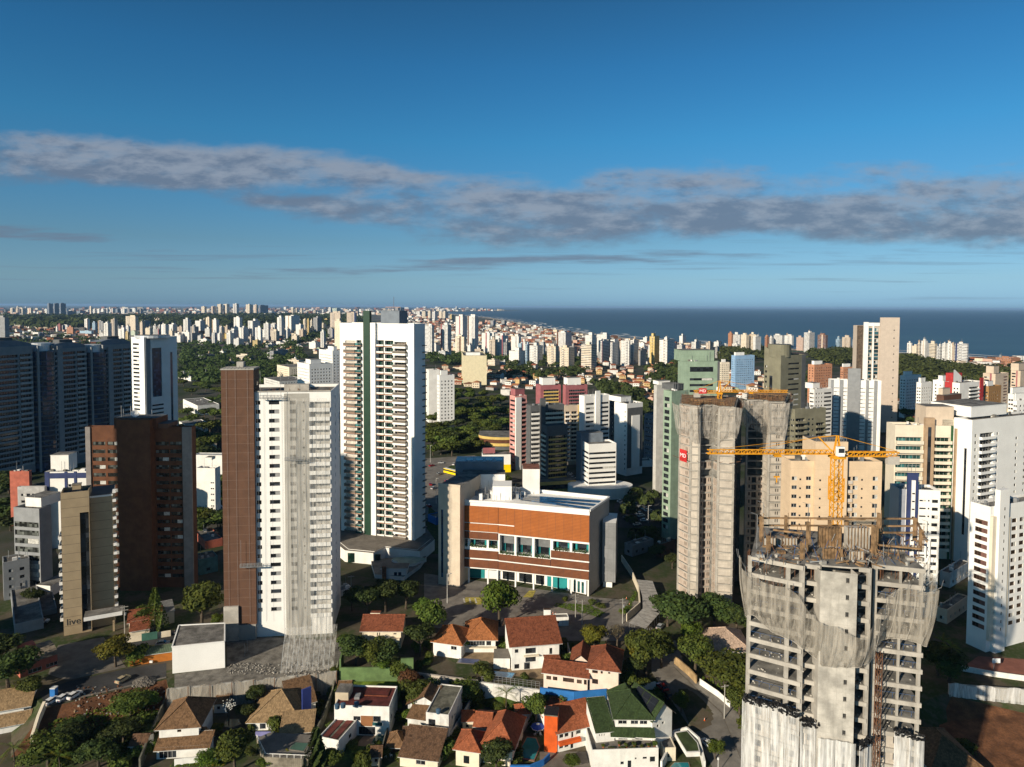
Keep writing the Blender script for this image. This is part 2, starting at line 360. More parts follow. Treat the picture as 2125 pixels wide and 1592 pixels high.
class Bld:
    """a tower: corner C nearest the camera; face 'R' runs right from it, face 'L' runs left from it (as in the photo)"""
    def __init__(s, name, label, cat, xl, xc, xr, yt, D, th, wall, group=None, zb=0.0, dL=None, wR=None, roof=None, H=None):
        s.C = at(xc, yt, D); s.zb = zb; s.H = H if H else s.C.z - zb; s.C.z = zb; s.wall = wall
        a = radians(th); s.u = Vector((cos(a), sin(a), 0)); s.w_ = Vector((-sin(a), cos(a), 0))
        def reach(px, dv):
            d = ray(px, yt); t = d.x / d.y; return (t * s.C.y - s.C.x) / (dv.x - t * dv.y)
        s.wR = wR if wR else reach(xr, s.u); s.dL = dL if dL else reach(xl, s.w_)
        if not 1 < s.wR < 95 or not 1 < s.dL < 95: print('ODD', label, round(s.wR, 1), round(s.dL, 1), round(s.H, 1)); s.wR = min(60, max(8, s.wR)); s.dL = min(60, max(8, s.dL))
        s.name, s.label, s.cat, s.group = name, label, cat, group
        s.mb = MB(); s.holes = {'L': [], 'R': []}; s.parts = []; s.roof = roof
    def face(s, f):                 # origin, direction (image left to right), width
        return (s.w_ * s.dL, -s.w_, s.dL) if f == 'L' else (Vector((0, 0, 0)), s.u, s.wR)
    def P(s, f, x, out=0.0):
        o, e, w = s.face(f); nrm = Vector((e.y, -e.x, 0)); return o + e * x + nrm * out
    def rz(s, f): e = s.face(f)[1]; return atan2(e.y, e.x)
    def floors(s, z0, fl, top=1.5):
        k = int((s.H - top - z0) / fl + 1e-6); return [z0 + i * fl for i in range(k)]
    def wins(s, f, t0, t1, nx, ww, wh, sill, fl=3.0, z0=3.5, top=1.5, rec=0.18, gm=None, fm=None, pname='window', panes=(2, 1), curtain=None, cp=0.3, skip=0.0):
        if curtain is None and .9 < ww * wh < 40 and rec > 0: curtain, cp = CURTAIN, .28
        W = s.face(f)[2]; a, b = t0 * W, t1 * W
        for z in s.floors(z0, fl, top):
            for i in range(nx):
                xc = a + (b - a) * (i + 0.5) / nx; x0 = xc - ww / 2
                if R.random() < skip: continue
                s.holes[f].append((x0, x0 + ww, z + sill, z + sill + wh, rec))
                c = curtain if curtain and R.random() < cp else None
                s.parts.append((pname, win_mesh(ww, wh, gm or DARKGLASS, fm, *panes, curtain=c), s.P(f, x0, -rec + .004) + Vector((0, 0, z + sill)), s.rz(f), ww * wh))
    def band(s, f, t0, t1, h, sill, **k):
        W = s.face(f)[2]; nx = max(2, int((t1 - t0) * W / 1.8)); s.wins(f, t0, t1, 1, (t1 - t0) * W * .995, h, sill, panes=(nx, 1), **k)
    def pier(s, f, t0, t1, m, out=0.4, z0=0.0, z1=None, name='pier'):
        W = s.face(f)[2]; mb = MB(); e = s.face(f)[1]
        mb.obox(s.P(f, t0 * W, out), e, (t1 - t0) * W, out + .02, z0, (z1 if z1 else s.H), m)
        s.parts.append((name, mb.mesh(name), Vector((0, 0, 0)), 0.0, 999))
    def balc(s, f, t0, t1, dep=1.4, ph=1.0, m=None, fl=3.0, z0=3.5, top=1.5, hole=True, rail=None, slab=0.2, gm=None, rec=0.9, hh=2.45, edge=None, pname='balcony'):
        W = s.face(f)[2]; x0, x1 = t0 * W, t1 * W; w = x1 - x0; m = m or s.wall; mb = MB()
        mb.box(0, w, -dep, 0.05, -slab, 0, edge or m)
        if rail:
            mb.box(0, w, -dep, -dep + .06, 0, ph, rail); mb.box(0, .06, -dep + .06, 0, 0, ph, rail); mb.box(w - .06, w, -dep + .06, 0, 0, ph, rail)
            mb.box(-.01, w + .01, -dep - .01, -dep + .07, ph, ph + .06, m)
        else:
            mb.box(0, w, -dep, -dep + .13, 0, ph, m); mb.box(0, .13, -dep + .13, 0, 0, ph, m); mb.box(w - .13, w, -dep + .13, 0, 0, ph, m)
        me = mb.mesh(pname)
        for z in s.floors(z0, fl, top):
            s.parts.append((pname, me, s.P(f, x0) + Vector((0, 0, z)), s.rz(f), w * 3))
            if hole:
                s.holes[f].append((x0 + .15, x1 - .15, z + .001, z + hh, rec))
                s.parts.append(('window', win_mesh(w - .3, hh, gm or DARKGLASS, FRAMEW, max(2, int(w / 1.6)), 1), s.P(f, x0 + .15, -rec + .004) + Vector((0, 0, z)), s.rz(f), w))
    def roofbox(s, x, y, w, d, h, m, name='rooftop_room', z=None):     # x along R, y along L, metres from the corner
        mb = MB(); o = s.u * x + s.w_ * y; z = s.H - .05 if z is None else z
        mb.obox(o, s.u, w, d, z, z + h, m, ROOFM); mb.obox(o - s.u * .15 - s.w_ * .15, s.u, w + .3, d + .3, z + h + .003, z + h + .22, m, ROOFM)
        s.parts.append((name, mb.mesh(name), Vector((0, 0, 0)), 0.0, 999))
    def add(s, name, mb): s.parts.append((name, mb.mesh(name), Vector((0, 0, 0)), 0.0, 999))
    def done(s, parapet=1.0, z0=0.0, back=None):
        mb = s.mb; A = Vector((0, 0, 0)); B = s.u * s.wR; D_ = s.w_ * s.dL; Cc = B + D_; H = s.H
        for f in 'LR':
            o, e, w = s.face(f); facade(mb, o, e, w, H, s.holes[f], s.wall, z0)
        bm_ = back or s.wall
        mb.quad((B.x, B.y, z0), (Cc.x, Cc.y, z0), (Cc.x, Cc.y, H), (B.x, B.y, H), bm_); mb.quad((Cc.x, Cc.y, z0), (D_.x, D_.y, z0), (D_.x, D_.y, H), (Cc.x, Cc.y, H), bm_)
        zr = H - parapet; t = 0.3
        i0 = s.u * t + s.w_ * t; w, d = s.wR - 2 * t, s.dL - 2 * t
        q = [i0, i0 + s.u * w, i0 + s.u * w + s.w_ * d, i0 + s.w_ * d]; Q = [A, B, Cc, D_]
        mb.poly([(p.x, p.y, zr) for p in q], s.roof or ROOFM)
        for i in range(4):
            j = (i + 1) % 4
            mb.quad((Q[i].x, Q[i].y, H), (Q[j].x, Q[j].y, H), (q[j].x, q[j].y, H), (q[i].x, q[i].y, H), s.wall)
            mb.quad((q[j].x, q[j].y, zr), (q[i].x, q[i].y, zr), (q[i].x, q[i].y, H), (q[j].x, q[j].y, H), s.wall)
        root = mb.build(s.name, loc=s.C); tag(root, s.label, s.cat, s.group)
        by = {}
        for p in s.parts: by.setdefault(p[0], []).append(p)
        for nm, L in by.items():
            L.sort(key=lambda p: (-p[4], -p[2].z))
            for (k, me, loc, rz, a) in L[:100]:
                o = inst(nm, me, root, loc, rz)
                if nm == 'roof_equipment': o['kind'] = 'stuff'
            if len(L) > 100:
                g = MB()
                for (k, me, loc, rz, a) in L[100:]:
                    M_ = Matrix.Translation(loc) @ Matrix.Rotation(rz, 4, 'Z'); base = len(g.v); g.v += [M_ @ v.co for v in me.vertices]
                    ul = me.uv_layers[0].data
                    for p in me.polygons:
                        g.f.append(tuple(base + i for i in p.vertices)); g.m.append(g.mi(me.materials[p.material_index])); g.uv.append([tuple(ul[li].uv) for li in p.loop_indices])
                o = g.build(nm + 's_further_down', root); o['kind'] = 'stuff'
        s.root = root; return root

DARKGLASS = glass('dark_glass', (0.022, 0.026, 0.032)); TEALGLASS = glass('teal_glass', (0.03, 0.11, 0.11)); GREENGLASS = glass('green_glass', (0.012, 0.04, 0.03))
BLUEGLASS = glass('blue_glass', (0.02, 0.05, 0.10)); BROWNGLASS = glass('brown_glass', (0.05, 0.032, 0.022)); OFFGLASS = glass('office_glass', (0.06, 0.065, 0.06), var=0.8, cell=1.1)
FRAMEW = mat('white_frame', (0.55, 0.55, 0.53), 0.6, 0.08); FRAMED = mat('dark_frame', (0.05, 0.05, 0.05), 0.5, 0.1)
ROOFM = mat('roof_concrete', (0.20, 0.19, 0.175), 0.95, 0.4, 0.25, fine=0.5)
WHITE = mat('white_paint', (0.80, 0.78, 0.74), 0.75, 0.07, 0.15, streak=0.22); WHITE2 = mat('clean_white', (0.84, 0.83, 0.80), 0.7, 0.05, 0.1, streak=0.08)
CONC = mat('raw_concrete', (0.43, 0.40, 0.355), 0.95, 0.17, 0.35, streak=0.3, fine=0.3)
TIMBER = mat('formwork_timber', (0.27, 0.17, 0.09), 0.9, 0.35, 0.8); CURTAIN = mat('pale_curtain', (0.55, 0.54, 0.5), 0.9, 0.2, 1.5)

# ------------------------------------------------------------------ the setting: ground, sea, beach, streets
LOW = -5.0
_T = [(Vector((-3000, 150, 0)), 14)] + [(gp(x, y), s) for x, y, s in ((-900, 1400, 6), (55, 1430, 6), (94, 1470, 13), (345, 1410, 12), (352, 1440, .15), (700, 1402, .15), (858, 1400, .15), (1192, 1442, .15), (1262, 1436, .15), (1362, 1425, 5), (1400, 1408, 34), (1480, 1402, 34), (1960, 1440, 10), (3200, 1500, 10))] + [(Vector((3000, 160, 0)), 10)]
def gz(x, y):
    for (a, sa), (b, sb) in zip(_T, _T[1:]):
        if a.x <= x <= b.x or b is _T[-1][0]:
            t = min(1, max(0, (x - a.x) / max(1e-6, b.x - a.x))); yt = a.y + (b.y - a.y) * t; s = sa + (sb - sa) * t
            return 0.0 if y >= yt else (LOW if y <= yt - s else LOW * (yt - y) / s)
    return 0.0
def gpt(px, py):
    z = 0.0
    for _ in range(8): p = gp(px, py, z); z = z * .4 + gz(p.x, p.y) * .6
    p.z = gz(p.x, p.y); return p

def ground_mat():
    m = bpy.data.materials.new('ground'); m.use_nodes = True; k = NT(m.node_tree); b = k.n['Principled BSDF']
    geo = k.new('ShaderNodeNewGeometry'); pos = geo.outputs['Position']; sp = k.new('ShaderNodeSeparateXYZ'); k.l.new(pos, sp.inputs[0])
    n1 = k.noise(pos, 0.09, 6.0, 0.65); n2 = k.noise(pos, 0.7, 5.0, 0.65); n3 = k.noise(pos, 0.022, 4.0, 0.6)
    near = k.mix(k.ramp(n1, 0.42, 0.58), (0.095, 0.078, 0.055, 1), (0.042, 0.06, 0.02, 1))
    near = k.mix(k.ramp(n2, 0.45, 0.75, 0, 0.6), near, (0.13, 0.115, 0.09, 1))
    v = k.new('ShaderNodeTexVoronoi', feature='F1'); v.inputs['Scale'].default_value = 0.045; k.l.new(pos, v.inputs['Vector'])
    town = k.mix(k.ramp(k.noise(pos, 0.0035, 4.0, 0.6), 0.42, 0.60), (0.028, 0.040, 0.020, 1), k.mix(0.55, v.outputs['Color'], (0.16, 0.13, 0.11, 1)))
    town = k.mix(0.62, town, (0.055, 0.06, 0.045, 1))
    mid = k.mix(k.ramp(n3, 0.40, 0.62), (0.032, 0.045, 0.02, 1), (0.075, 0.072, 0.062, 1))
    c = k.mix(k.ramp(sp.outputs[1], 240, 330), near, mid)
    c = k.mix(k.ramp(sp.outputs[1], 1200, 2200), c, town)
    k.put(b.inputs['Base Color'], c); b.inputs['Roughness'].default_value = 1.0; b.inputs['Specular IOR Level'].default_value = 0.1
    return m
GROUND = ground_mat()
SOIL = mat('red_soil', (0.17, 0.075, 0.035), 1.0, 0.35, 0.25, fine=0.6, bump=0.4)
GRASS = mat('lawn', (0.05, 0.085, 0.014), 1.0, 0.4, 0.5, fine=0.7)
ASPH = mat('asphalt', (0.20, 0.185, 0.165), 0.95, 0.22, 0.18, fine=0.35); ASPH2 = mat('dark_asphalt', (0.05, 0.05, 0.052), 0.95, 0.25, 0.12, fine=0.4)
PAVE = mat('paving', (0.19, 0.17, 0.145), 0.95, 0.2, 0.3, fine=0.4); PAVED = mat('dark_paving', (0.20, 0.185, 0.165), 0.95, 0.2, 0.3, fine=0.3)
PAINT = mat('road_paint', (0.55, 0.54, 0.48), 0.8, 0.2, 0.9); YPAINT = mat('yellow_paint', (0.42, 0.36, 0.08), 0.8, 0.25, 0.9)
TERRACE = mat('sandy_terrace', (0.30, 0.215, 0.13), 0.95, 0.25, 0.35, fine=0.5)

mb = MB()
mb.poly([t for t, s in _T] + [Vector((170000, 170000, 0)), Vector((-170000, 170000, 0))], GROUND)
Bt = [Vector((t.x, t.y - s, LOW)) for t, s in _T]
mb.poly([Vector((-3000, -900, LOW)), Vector((3000, -900, LOW))] + Bt[::-1], GROUND)
for i in range(len(_T) - 1):
    mb.quad(Bt[i], Bt[i + 1], _T[i + 1][0], _T[i][0], SOIL if i in (3, 4) else GROUND)
struct(mb, 'ground')

def sea_mat():
    m = bpy.data.materials.new('sea'); m.use_nodes = True; k = NT(m.node_tree); b = k.n['Principled BSDF']
    geo = k.new('ShaderNodeNewGeometry'); pos = geo.outputs['Position']; sp = k.new('ShaderNodeSeparateXYZ'); k.l.new(pos, sp.inputs[0])
    f = k.noise(k.vmul(pos, (0.35, 1.0, 1)), 0.0022, 6.0, 0.6)
    c = k.mix(k.ramp(f, 0.35, 0.7), (0.024, 0.052, 0.080, 1), (0.034, 0.068, 0.094, 1))
    c = k.mix(k.ramp(sp.outputs[1], 1400, 5200), k.mix(1.0, c, (1.5, 1.55, 1.4, 1), 'MULTIPLY'), c)
    k.put(b.inputs['Base Color'], c); b.inputs['Roughness'].default_value = 0.42; b.inputs['Specular IOR Level'].default_value = 0.28
    bp = k.new('ShaderNodeBump'); bp.inputs['Strength'].default_value = 0.55; bp.inputs['Distance'].default_value = 3.0
    k.put(bp.inputs['Height'], k.noise(k.vmul(pos, (0.4, 1, 1)), 0.02, 6.0, 0.65)); k.l.new(bp.outputs[0], b.inputs['Normal'])
    return m
coast = [(3600, 850), (2700, 790), (2300, 764), (2125, 753), (2010, 744), (1880, 735), (1700, 728), (1480, 716), (1330, 705), (1250, 697), (1180, 689), (1130, 681), (1090, 673), (1050, 665), (1010, 659), (975, 656), (945, 653), (915, 649.5), (905, 647.5), (960, 647.2), (1010, 646.4), (1055, 645.6), (1085, 644.6), (1050, 643.2), (1000, 642.2), (940, 641.2), (880, 640.4), (845, 639.2), (830, 638.3)]
CW = [gp(x, y) for x, y in coast]
mb = MB(); SEA = sea_mat()
mb.poly([(p.x, p.y, 0.6) for p in CW] + [(-60000, 169000, 0.6), (169000, 169000, 0.6), (169000, 2000, 0.6)], SEA); struct(mb, 'sea')
SAND = mat('sand', (0.36, 0.31, 0.24), 1.0, 0.15, 0.02); FOAM = mat('foam', (0.75, 0.77, 0.78), 0.9, 0.1, 0.05)
mb = MB(); foam = MB()
run = []
for a, b in zip(CW[:17], CW[1:18]):
    k = max(2, int((b - a).length / 60))
    run += [a + (b - a) * (i / k) for i in range(k)]
for i in range(len(run) - 1):
    a, b = run[i], run[i + 1]; d = (b - a).normalized(); nl = Vector((d.y, -d.x, 0)); nl = nl if nl.x > 0 else -nl      # towards the sea
    w = 55; mb.quad(a - nl * w, b - nl * w, b + nl * 6, a + nl * 6, SAND)
    for off, wd, pr in ((10, 22, 0.9), (60, 20, 0.6), (120, 24, 0.35)):
        if R.random() < pr:
            o1, o2 = off + R.uniform(-8, 14), wd * R.uniform(.4, 1.3)
            foam.quad(*[p + Vector((0, 0, 0.5)) for p in (a + nl * o1, b + nl * (o1 + R.uniform(-6, 6)), b + nl * (o1 + o2), a + nl * (o1 + o2 * .7))], FOAM)
mb.shift(Vector((0, 0, 0.9))); struct(mb, 'beach')
foam.shift(Vector((0, 0, 0.9))); tag(foam.build('surf_foam'), 'white lines of surf breaking along the far curved beach', 'surf', kind='stuff')

def sheet(name, pts, m, dz=0.03, kind='structure', z=None):
    mb = MB(); P = [gpt(*p) if z is None else gp(*p, z) for p in pts]
    mb.poly([p + Vector((0, 0, dz)) for p in P], m); return struct(mb, name)
def strip(mb, L, Rr, m, dz, n=14):
    def walk(P):
        out = []; 
        for a, b in zip(P, P[1:]): out += [(a[0] + (b[0] - a[0]) * i / n, a[1] + (b[1] - a[1]) * i / n) for i in range(n)]
        return [gpt(*p) for p in out + [P[-1]]]
    A, B = walk(L), walk(Rr)
    for i in range(len(A) - 1): mb.quad(A[i] + Vector((0, 0, dz)), B[i] + Vector((0, 0, dz)), B[i + 1] + Vector((0, 0, dz)), A[i + 1] + Vector((0, 0, dz)), m)
# the sloping residential street, its pavement and kerb
mb = MB(); strip(mb, [(1352, 1330), (1352, 1395), (1425, 1500), (1500, 1630)], [(1388, 1330), (1398, 1385), (1497, 1480), (1560, 1630)], ASPH, 0.06); struct(mb, 'street')
mb = MB(); strip(mb, [(1389, 1330), (1399, 1385), (1498, 1480), (1561, 1630)], [(1402, 1330), (1420, 1380), (1525, 1470), (1590, 1600)], PAVED, 0.19); strip(mb, [(1388, 1330), (1398, 1385), (1497, 1480), (1560, 1630)], [(1389.2, 1330), (1399.5, 1384.7), (1498.5, 1479.7), (1561.5, 1630)], PAVE, 0.20); struct(mb, 'pavement')
# forecourt and road in front of the louvred building
sheet('forecourt', [(880, 1300), (1130, 1330), (1330, 1330), (1345, 1250), (1240, 1240), (880, 1190)], PAVED, 0.03)
mb = MB(); mb.poly([gp(*p) + Vector((0, 0, .06)) for p in ((1075, 1268), (1105, 1262), (1200, 1292), (1230, 1310), (1190, 1322), (1050, 1296))], PAVE); struct(mb, 'parking_strip')
mb = MB()
for i in range(6):
    a = gp(963 + i * 6, 1252), gp(966.5 + i * 6, 1252), gp(963.5 + i * 6, 1242), gp(960.5 + i * 6, 1242)
    mb.quad(*[p + Vector((0, 0, .08)) for p in a], YPAINT if i % 2 else PAINT)
mb.poly([gp(*p) + Vector((0, 0, .07)) for p in ((962, 1255), (999, 1255), (1003, 1240), (966, 1240))], YPAINT)
mb.poly([gp(*p) + Vector((0, 0, .07)) for p in ((1085, 1240), (1105, 1240), (1112, 1226), (1098, 1226))], YPAINT)
struct(mb, 'crossing_markings')
# road by the left hotel, service yard
sheet('road', [(94, 1462), (345, 1406), (345, 1376), (262, 1388), (140, 1415), (80, 1436)], ASPH2, 0.03)
sheet('yard', [(120, 1340), (215, 1322), (262, 1385), (140, 1412), (100, 1400)], PAVE, 0.045)
mb = MB(); strip(mb, [(95, 1467), (345, 1408)], [(95, 1463), (345, 1405)], PAVE, 0.15); struct(mb, 'kerb')
sheet('side_street', [(215, 1330), (470, 1292), (470, 1304), (260, 1352)], ASPH2, 0.03)
# avenue with roundabout behind the green-striped tower
sheet('avenue', [(870, 1075), (915, 1075), (915, 1020), (950, 998), (1010, 985), (1012, 960), (985, 945), (880, 952), (700, 985), (700, 1010), (878, 990)], ASPH, 0.03)
sheet('car_park', [(1275, 1095), (1400, 1095), (1400, 1045), (1330, 1030), (1275, 1045)], ASPH2, 0.03)
sheet('side_road', [(1180, 1010), (1215, 1060), (1230, 1010), (1205, 975)], ASPH2, 0.03)
mb = MB(); c = gp(968, 972)
mb.prism([(c.x + 13 * cos(a), c.y + 13 * sin(a)) for a in [2 * pi * i / 28 for i in range(28)]], 0.04, 0.22, PAVE, GRASS); struct(mb, 'traffic_island')
sheet('lawn', [(882, 1150), (910, 1150), (912, 1070), (890, 1050)], GRASS, 0.035)
# ground of the lower gardens and the red building site
sheet('site_floor', [(362, 1436), (700, 1400), (712, 1330), (470, 1318), (470, 1385), (362, 1400)], mat('site_dirt', (.21, .195, .17), 1.0, .35, .4, fine=.6), .035)
sheet('earth_lot', [(1935, 1592), (2300, 1660), (2300, 1500), (2125, 1480), (1975, 1445), (1950, 1500)], SOIL, 0.04)
sheet('cement_slab', [(2015, 1560), (2125, 1580), (2200, 1560), (2125, 1540), (2030, 1525)], PAVE, 0.10)
sheet('courtyard', [(895, 1362), (1010, 1372), (1030, 1385), (1040, 1345), (960, 1335), (895, 1335)], TERRACE, 0.03)
sheet('terrace', [(1030, 1400), (1180, 1415), (1180, 1370), (1050, 1375)], TERRACE, 0.035)

# ------------------------------------------------------------------ the large towers of the foreground and middle ground
PEACH = mat('peach_edge', (0.42, 0.25, 0.17), 0.8, 0.15); TAUPE = mat('taupe_rail', (0.15, 0.125, 0.10), 0.6, 0.15); GREENT = lined('dark_green_cladding', (0.018, 0.052, 0.032), (0.01, 0.03, 0.02), 1.5, 1.5, .05, .05, rough=0.4)
BLUEGREY = mat('bluegrey_metal', (0.17, 0.20, 0.24), 0.6, 0.1); BROWN = lined('brown_tiles', (0.118, 0.060, 0.037), (0.18, 0.115, 0.085), 0, 3.0, 0, 0.09, var=0.1); CEMENT = mat('grey_render', (0.40, 0.385, 0.35), 0.95, 0.12, 0.12, streak=0.18, fine=0.3)
BEIGE = lined('beige_render', (0.66, 0.50, 0.34), (0.54, 0.40, 0.27), 0, 2.9, 0, .07, var=0.05, streak=0.12); CREAM = mat('cream_paint', (0.74, 0.66, 0.53), 0.8, 0.06, 0.2, streak=0.2); TAN = mat('tan_stone', (0.40, 0.28, 0.18), 0.8, 0.1)
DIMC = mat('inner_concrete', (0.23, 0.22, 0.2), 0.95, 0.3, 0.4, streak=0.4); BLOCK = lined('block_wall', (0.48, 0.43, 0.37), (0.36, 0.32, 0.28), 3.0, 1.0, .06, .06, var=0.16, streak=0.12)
PINKC = mat('pinkish_concrete', (0.47, 0.385, 0.32), 0.95, 0.14, 0.3, streak=0.15)
STEEL = mat('galvanised_steel', (0.32, 0.33, 0.34), 0.45, 0.15, metal=0.3); ORANGE = mat('crane_yellow', (0.70, 0.31, 0.015), 0.5, 0.12); RUST = mat('rusty_steel', (0.16, 0.075, 0.04), 0.9, 0.3, 1.0); TARP = mat('black_tarpaulin', (0.015, 0.015, 0.017), 0.35, 0.4, 1.2, bump=0.5); BLUEPROP = mat('blue_prop', (0.03, 0.08, 0.2), 0.6)
NETG = netting('grey_net', (0.37, 0.335, 0.285), 0.47); NETW = netting('white_net', (0.74, 0.74, 0.73), 0.50); NETF = netting('faint_net', (0.6, 0.58, 0.54), 0.15); NETT = netting('pale_net', (0.46, 0.425, 0.38), 0.46)

# --- white tower with a green stripe
b = Bld('apartment_tower', 'tall white balcony tower with a dark green vertical stripe', 'tower', 705, 861, 882, 672, 302, 70, WHITE2, roof=ROOFM)
fl, z0, tp = 3.1, 5.2, 4.2
b.balc('L', .07, .225, 1.5, 1.05, WHITE, fl, z0, tp, rail=TAUPE, edge=PEACH, slab=.4, rec=.5, hh=2.0, gm=mat('pale_wall_shade', (0.6, 0.55, 0.48)))
b.balc('L', .225, .30, 1.2, 1.05, WHITE, fl, z0, tp, rail=TEALGLASS, edge=PEACH, slab=.4, rec=1.2, hh=2.3, gm=GREENGLASS)
b.pier('L', .346, .432, GREENT, 1.6, 0, b.H + 5.6, 'green_stripe'); b.pier('L', .432, .50, WHITE2, 1.3, 0, b.H + .2)
b.balc('L', .505, .60, .7, .6, WHITE, fl, z0, tp, edge=PEACH, slab=.4, rec=1.4, hh=2.5, gm=GREENGLASS)
b.balc('L', .605, .725, .35, .55, WHITE, fl, z0, tp, edge=PEACH, slab=.45, rec=1.6, hh=2.4, gm=GREENGLASS)
b.balc('L', .73, .895, 1.7, 1.0, WHITE, fl, z0, tp, rail=TAUPE, edge=WHITE2, slab=.9, rec=1.4, hh=1.9, gm=mat('taupe_recess', (0.22, 0.17, 0.13)))
b.pier('L', .925, 1.0, WHITE2, .9, 0, b.H + .2)
W = b.face('R')[2]; mb = MB(); mb.box(0, W * .3, -.9, 0, 0, .35, TAUPE); fin = mb.mesh('fin')
for z in b.floors(z0, fl, tp)[::1]: b.parts.append(('fin', fin, b.P('R', W * .72) + Vector((0, 0, z)), b.rz('R'), 1))
b.roofbox(3.0, 9.5, 7.5, 9.5, 5.6, BLUEGREY, 'plant_room')
mb = MB()
for i in range(7): mb.bar(b.u * 5 + b.w_ * (10 + i * 1.3) + Vector((0, 0, b.H + 5)), b.u * 5 + b.w_ * (10 + i * 1.3) + Vector((0, 0, b.H + 7.4)), .12, STEEL)
mb.bar(b.u * 5 + b.w_ * 10 + Vector((0, 0, b.H + 7.3)), b.u * 5 + b.w_ * 17.8 + Vector((0, 0, b.H + 7.3)), .2, PEACH); mb.bar(b.u * 6 + b.w_ * 14 + Vector((0, 0, b.H + 5)), b.u * 6 + b.w_ * 14 + Vector((0, 0, b.H + 12)), .12, RUST); b.add('roof_mast', mb)
mb = MB(); off = b.C
pts = [gp(690, 1143), gp(716, 1166), gp(775, 1172), gp(800, 1160), gp(872, 1168), gp(902, 1142), gp(880, 1110), gp(720, 1108)]
mb.prism([p - off for p in pts], 0, 5.0, WHITE, PAVE); mb.prism([p - off + (gp(800, 1140) - p) * .08 for p in pts], 4.9, 5.2, WHITE2, PAVE)
for (x0, x1, y) in ((722, 741, 1167.5), (776, 790, 1170)):
    p, q = gp(x0, y) - off, gp(x1, y) - off; e = (q - p).normalized(); mb.obox(p - Vector((0, .3, 0)), e, (q - p).length, .2, .2, 4.2, GREENGLASS)
b.add('podium', mb); b.done(parapet=1.2)
# pool deck of the tower
o = gp(800, 1195); mb = MB(); pts = [gp(*p) - o for p in ((778, 1200), (838, 1205), (872, 1180), (885, 1162), (800, 1166), (770, 1172))]
mb.prism(pts, 0, 1.6, WHITE, PAVED); root = tag(mb.build('pool_deck', loc=o), 'raised white pool deck at the foot of the green-striped tower', 'deck')
mb = MB(); c = gp(848, 1175) - o; mb.prism([(c.x + 6.5 * cos(a) * (1 + .25 * sin(3 * a)), c.y + 4.5 * sin(a)) for a in [2 * pi * i / 24 for i in range(24)]], 1.5, 2.5, WHITE2, mat('empty_pool', (0.22, 0.33, 0.28), .6)); mb.build('pool_basin', root)
mb = MB(); p = gp(792, 1202) - o; mb.box(p.x, p.x + 10, p.y, p.y + 5, 0, 4.2, WHITE, ROOFM); mb.box(p.x - .6, p.x + 10.6, p.y - .6, p.y + 5.4, 4.21, 4.6, WHITE2, PAVE); mb.build('gatehouse', root)
mb = MB(); mb.box(p.x + .4, p.x + 2.0, p.y - 1.3, p.y - .65, 0, 5.6, mat('stone_pillar', (.22, .11, .06), .9, .4, 1.2)); mb.build('stone_pillar', root)
for i in range(2): mb = MB(); mb.box(p.x + 5 + i * 1.7, p.x + 6.2 + i * 1.7, p.y - .05, p.y - .004, 1.4, 2.9, BLUEGLASS); mb.build('window', root)

# --- tower under construction: brown tiled wing, white front, unrendered strip
b = Bld('apartment_tower', 'unfinished tower with a brown tiled wing and bare grey render strip', 'tower', 461, 686, 704, 812, 225, 97, WHITE2)
z0, tp = 7.6, 2.0
W = b.face('L')[2]; zt = at(480, 765, 225).z; mb = MB(); mb.obox(b.P('L', 0, 1.2), b.face('L')[1], .295 * W, 7.5, 5.0, zt, BROWN, ROOFM); b.add('brown_wing', mb)
mb = MB(); e_ = b.face('L')[1]; mb.obox(b.P('L', -.2, 1.35), e_, .305 * W, 7.9, zt + .003, zt + .5, CEMENT); mb.obox(b.P('L', 3.5, -4), e_, 2.2, 2.5, zt + .5, zt + 2.2, CEMENT)
for i in range(9): q = b.P('L', i * 1.1 - .5, 1.6) + Vector((0, 0, zt + .5)); mb.bar(q, q + Vector((.2, -1.0, 1.0)), .09, STEEL)
b.add('roof_edge', mb)
mb = MB(); mb.obox(b.P('L', .1 * W, 1.6), e_, .19 * W, 1.3, 0, 4.99, CEMENT); mb.obox(b.P('L', 0, 2.0), e_, .135 * W, 1.0, -.1, 11.5, CONC); b.add('base', mb)
for zz in (zt - 10.5, zt - 5.5): mb = MB(); mb.quad((0, 0, 0), (1.6, 0, 0), (1.6, 0, 1.2), (0, 0, 1.2), DARKGLASS); b.parts.append(('window', mb.mesh('window'), b.P('L', .295 * W + .005, -3) + Vector((0, 0, zz)), b.rz('L') + pi / 2, 2))
b.wins('L', .30, .35, 1, 1.5, 1.35, 0.9, 3.0, z0, tp, rec=.3); b.wins('L', .41, .535, 1, 3.3, 1.35, 0.9, 3.0, z0, tp, rec=.35, gm=DARKGLASS, curtain=mat('grey_board', (.3, .3, .3)), cp=.75, panes=(3, 1))
b.pier('L', .565, .80, CEMENT, .05, 0, b.H - .6, 'render_strip')
b.wins('L', .615, .675, 1, 1.9, 1.3, 0.9, 3.0, z0, tp, rec=-.06, gm=mat('window_gap', (.15, .145, .13), .9)); b.wins('L', .73, .76, 1, .55, .6, 1.2, 3.0, z0, tp, rec=-.06, gm=mat('window_gap', (.1, .1, .1)))
b.balc('L', .80, .995, .7, .75, WHITE2, 3.0, z0 - 1.0, tp, rec=1.3, hh=2.6, slab=.55, gm=mat('pale_render', (.52, .5, .46), .9, .2, .6, streak=.4), pname='balcony')
b.wins('R', .2, .8, 1, 1.4, 1.3, 0.9, 3.0, z0, tp, gm=BLUEGLASS); b.pier('R', .0, .12, WHITE2, .06)
mb = MB(); xs = [(.56 + .44 * i / 10) * W for i in range(11)]
